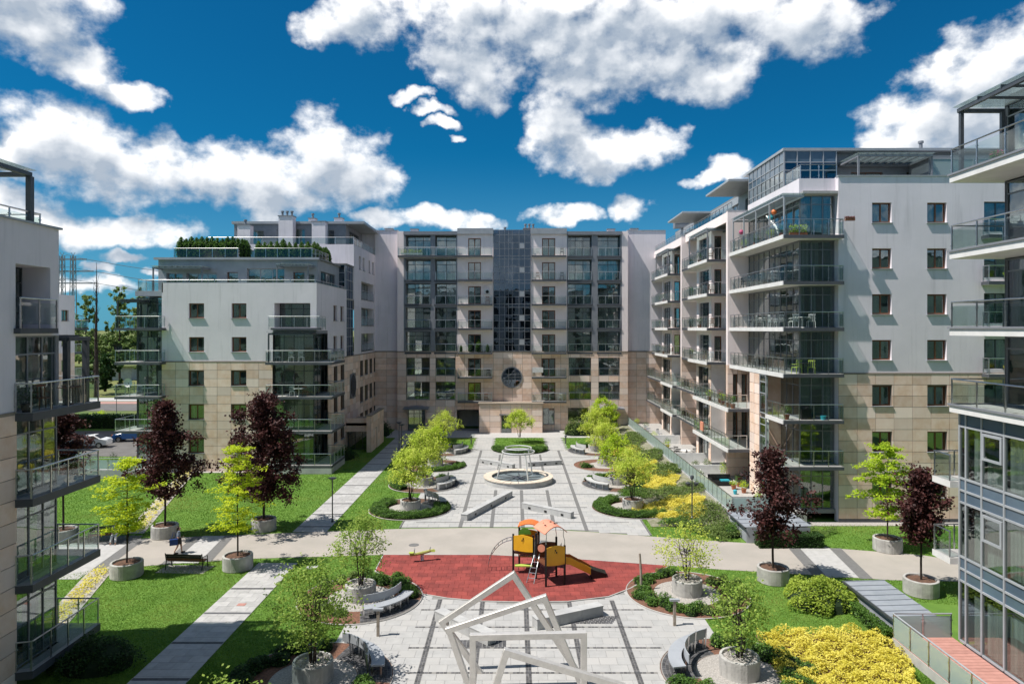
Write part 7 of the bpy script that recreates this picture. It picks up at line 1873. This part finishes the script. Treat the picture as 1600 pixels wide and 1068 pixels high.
# ------------------------------------------------------------------ parked cars and far surroundings
def car(x,y,rz,mat,label):
    t = empty('parked_car'); L = 4.3
    prof = [(-2.15,.35),(-2.12,.75),(-1.75,.95),(-1.05,1.05),(-.45,1.42),(.75,1.46),(1.55,1.05),(2.05,.95),(2.15,.6),(2.12,.32)]
    mb = MB(); n = len(prof); wdt = [.78,.84,.86,.84,.66,.66,.82,.84,.82,.78]
    for s_ in (-1,1): mb.v += [(px,s_*wdt[i],pz) for i,(px,pz) in enumerate(prof)]
    mb.f = [tuple(range(n-1,-1,-1)), tuple(range(n,2*n))]+[(i,(i+1)%n,n+(i+1)%n,n+i) for i in range(n)]; mb.mi = [0]*len(mb.f)
    o = mb.obj('body',mat,t); bv = o.modifiers.new('edge','BEVEL'); bv.width = .05; bv.segments = 2
    for s_ in (-1,1):
        MB().quad((-.95,s_*.86,1.06),(-.42,s_*.69,1.38),(.1,s_*.69,1.41),(.1,s_*.86,1.06)).obj('side_window','black',t); MB().quad((.16,s_*.86,1.06),(.16,s_*.69,1.41),(.7,s_*.69,1.41),(1.35,s_*.85,1.06)).obj('side_window','black',t)
        for px in (-1.35,1.35):
            w_ = MB().lathe([(.33,-.1),(.33,.1)],18).obj('wheel','black',t,Matrix.Translation((px,s_*.78,.33)) @ Matrix.Rotation(R(90),4,'X')); MB().lathe([(.2,-.115),(.2,.115)],12).obj('rim','steel',w_,Matrix.Translation((px,s_*.78,.33)) @ Matrix.Rotation(R(90),4,'X'))
        MB().box(2.08,s_*.62-.17,.70,2.17,s_*.62+.17,.84).obj('headlight','white',t); MB().box(-2.17,s_*.66-.14,.72,-2.09,s_*.66+.14,.88).obj('tail_light','orange',t)
    MB().quad((-1.0,-.78,1.09),(-1.0,.78,1.09),(-.5,.62,1.43),(-.5,-.62,1.43)).obj('windscreen','black',t); MB().quad((1.5,-.76,1.10),(1.5,.76,1.10),(.82,.62,1.47),(.82,-.62,1.47)).obj('windscreen','black',t)
    place(t,x,y,.02,R(rz)); tag(t,label,'car','parked cars')
car(-48.3,77.5,8,'car_white','white hatchback parked beyond the frosted glass terrace'); car(-45.8,82.0,8,'car_blue','blue car parked behind the white hatchback')
hedge_box(-60,92,-50,95,1.6,'leaf_dark','dark clipped hedge by the parking bay',70,0,.28); bushy(-52,70,3,2.4,2.2,'leaf_red','reddish shrub beside the parking bay',1800,.22); bushy(-57,68,3.4,2.6,2.6,'leaf_dark','dark shrub left of the reddish one',1800,.24)
bushy(-61,100,1.6,1.4,1.5,'leaf_fresh','light green rounded shrub beside the verge path',700,.25); bushy(-52.5,99,1.9,1.6,1.6,'leaf_dark','dark rounded shrub beside the verge path',800,.25); bushy(-55,109.5,2.2,.7,.5,'leaf_gold','yellow flower bed on the far verge',500,.22)
# bare tall tree and leafy trees on the street
t = empty('bare_tree'); mb = MB(); mb.tube([(0,0,0),(.1,0,6),(-.1,.1,12),(.15,0,19),(.1,0,26.5)],[.42,.36,.27,.14,.03],8)
for i in range(46):
    z = RS.uniform(3,22); a = RS.uniform(0,6.28); L = RS.uniform(.9,2.4)*(1-z/40); limb(mb,(0,0,z),(L*.55*math.cos(a),L*.55*math.sin(a),z+L*2.2),.11*(1-z/32),.02,5,.15)
mb.obj('trunk','bark',t); place(t,-82.5,134.5); tag(t,'tall bare dead tree between the left buildings','tree','street trees')
LBW = ('leafy street tree behind the bare trunk, left one','leafy street tree right of the bare trunk','tall street tree behind the left block balconies','low street tree by the concrete garages','distant round tree at the far left gap','distant low tree behind the garages')
for i,(x,y,z0,z1,r,m) in enumerate(((-98,156,6,21,5.5,'leaf_street'),(-88,152,5,22.5,4.2,'leaf_street'),(-80,146,5,22,4.0,'leaf_street'),(-84,140,1.5,8,3.6,'leaf_dark'),(-150,235,2,15,8,'leaf_street'),(-128,215,2,12,7,'leaf_olive'))):
    o = broad(z0,z1,r,m,nc=120,per=40,ls=.5,tr=.28); place(o,x,y); tag(o,LBW[i],'tree','street trees')
tag(hedge_box(-300,290,40,300,9,'leaf_olive','far wooded horizon beyond the street',5,0,1.6,None),None,'woods',kind='stuff')
t = empty('garage_row',(-125,178,0)); MB().box(-150,178,0,-100,186,3.4).obj('wall','concrete_smooth',t); [MB().box(-148+5*i,177.9,0,-145+5*i,177.98,2.6).obj('door','metal_grey',t) for i in range(9)]; MB().box(-151,177,3.4,-99,187,3.8).obj('roof','field',t); tag(t,'low concrete garage row beyond the street','garages')
# power pylon with its wires
t = empty('power_pylon',(-262,400,0)); mb = MB()
for zx in (0,1):
    X = -262-3.2+6.4*zx
    for sx_ in (-1,1):
        for sy_ in (-1,1): mb.bar((X+sx_*1.5,400+sy_*1.5,0),(X+sx_*.9,400+sy_*.9,56),.35)
    for k in range(14):
        z = 2+k*4; mb.bar((X-1.3,400,z),(X+1.2,400,z+4),.2); mb.bar((X+1.3,400,z),(X-1.2,400,z+4),.2)
mb.obj('lattice','metal_grey',t)
for z,wd_ in ((54,11),(47,15),(40,17)): mb = MB(); mb.bar((-262-wd_,400,z),(-262+wd_,400,z),.7); mb.bar((-262-wd_,400,z),(-262,400,z+2.5),.2); mb.bar((-262+wd_,400,z),(-262,400,z+2.5),.2); mb.obj('cross_arm','metal_grey',t)
tag(t,'twin mast power pylon far away at the left gap','pylon')
for i,z in enumerate((54,47,40)):
    wd_ = (11,15,17)[i]; P = [(-262+wd_+u*160, 400+u*30, z-16*u*(1.6-u)*1.2) for u in np.linspace(0,1,9)]; o = MB().tube(P,.14,4).obj('power_line','metal_dark'); tag(o,('top','middle','lowest')[i]+' power line hanging from the distant pylon','wire','power lines')
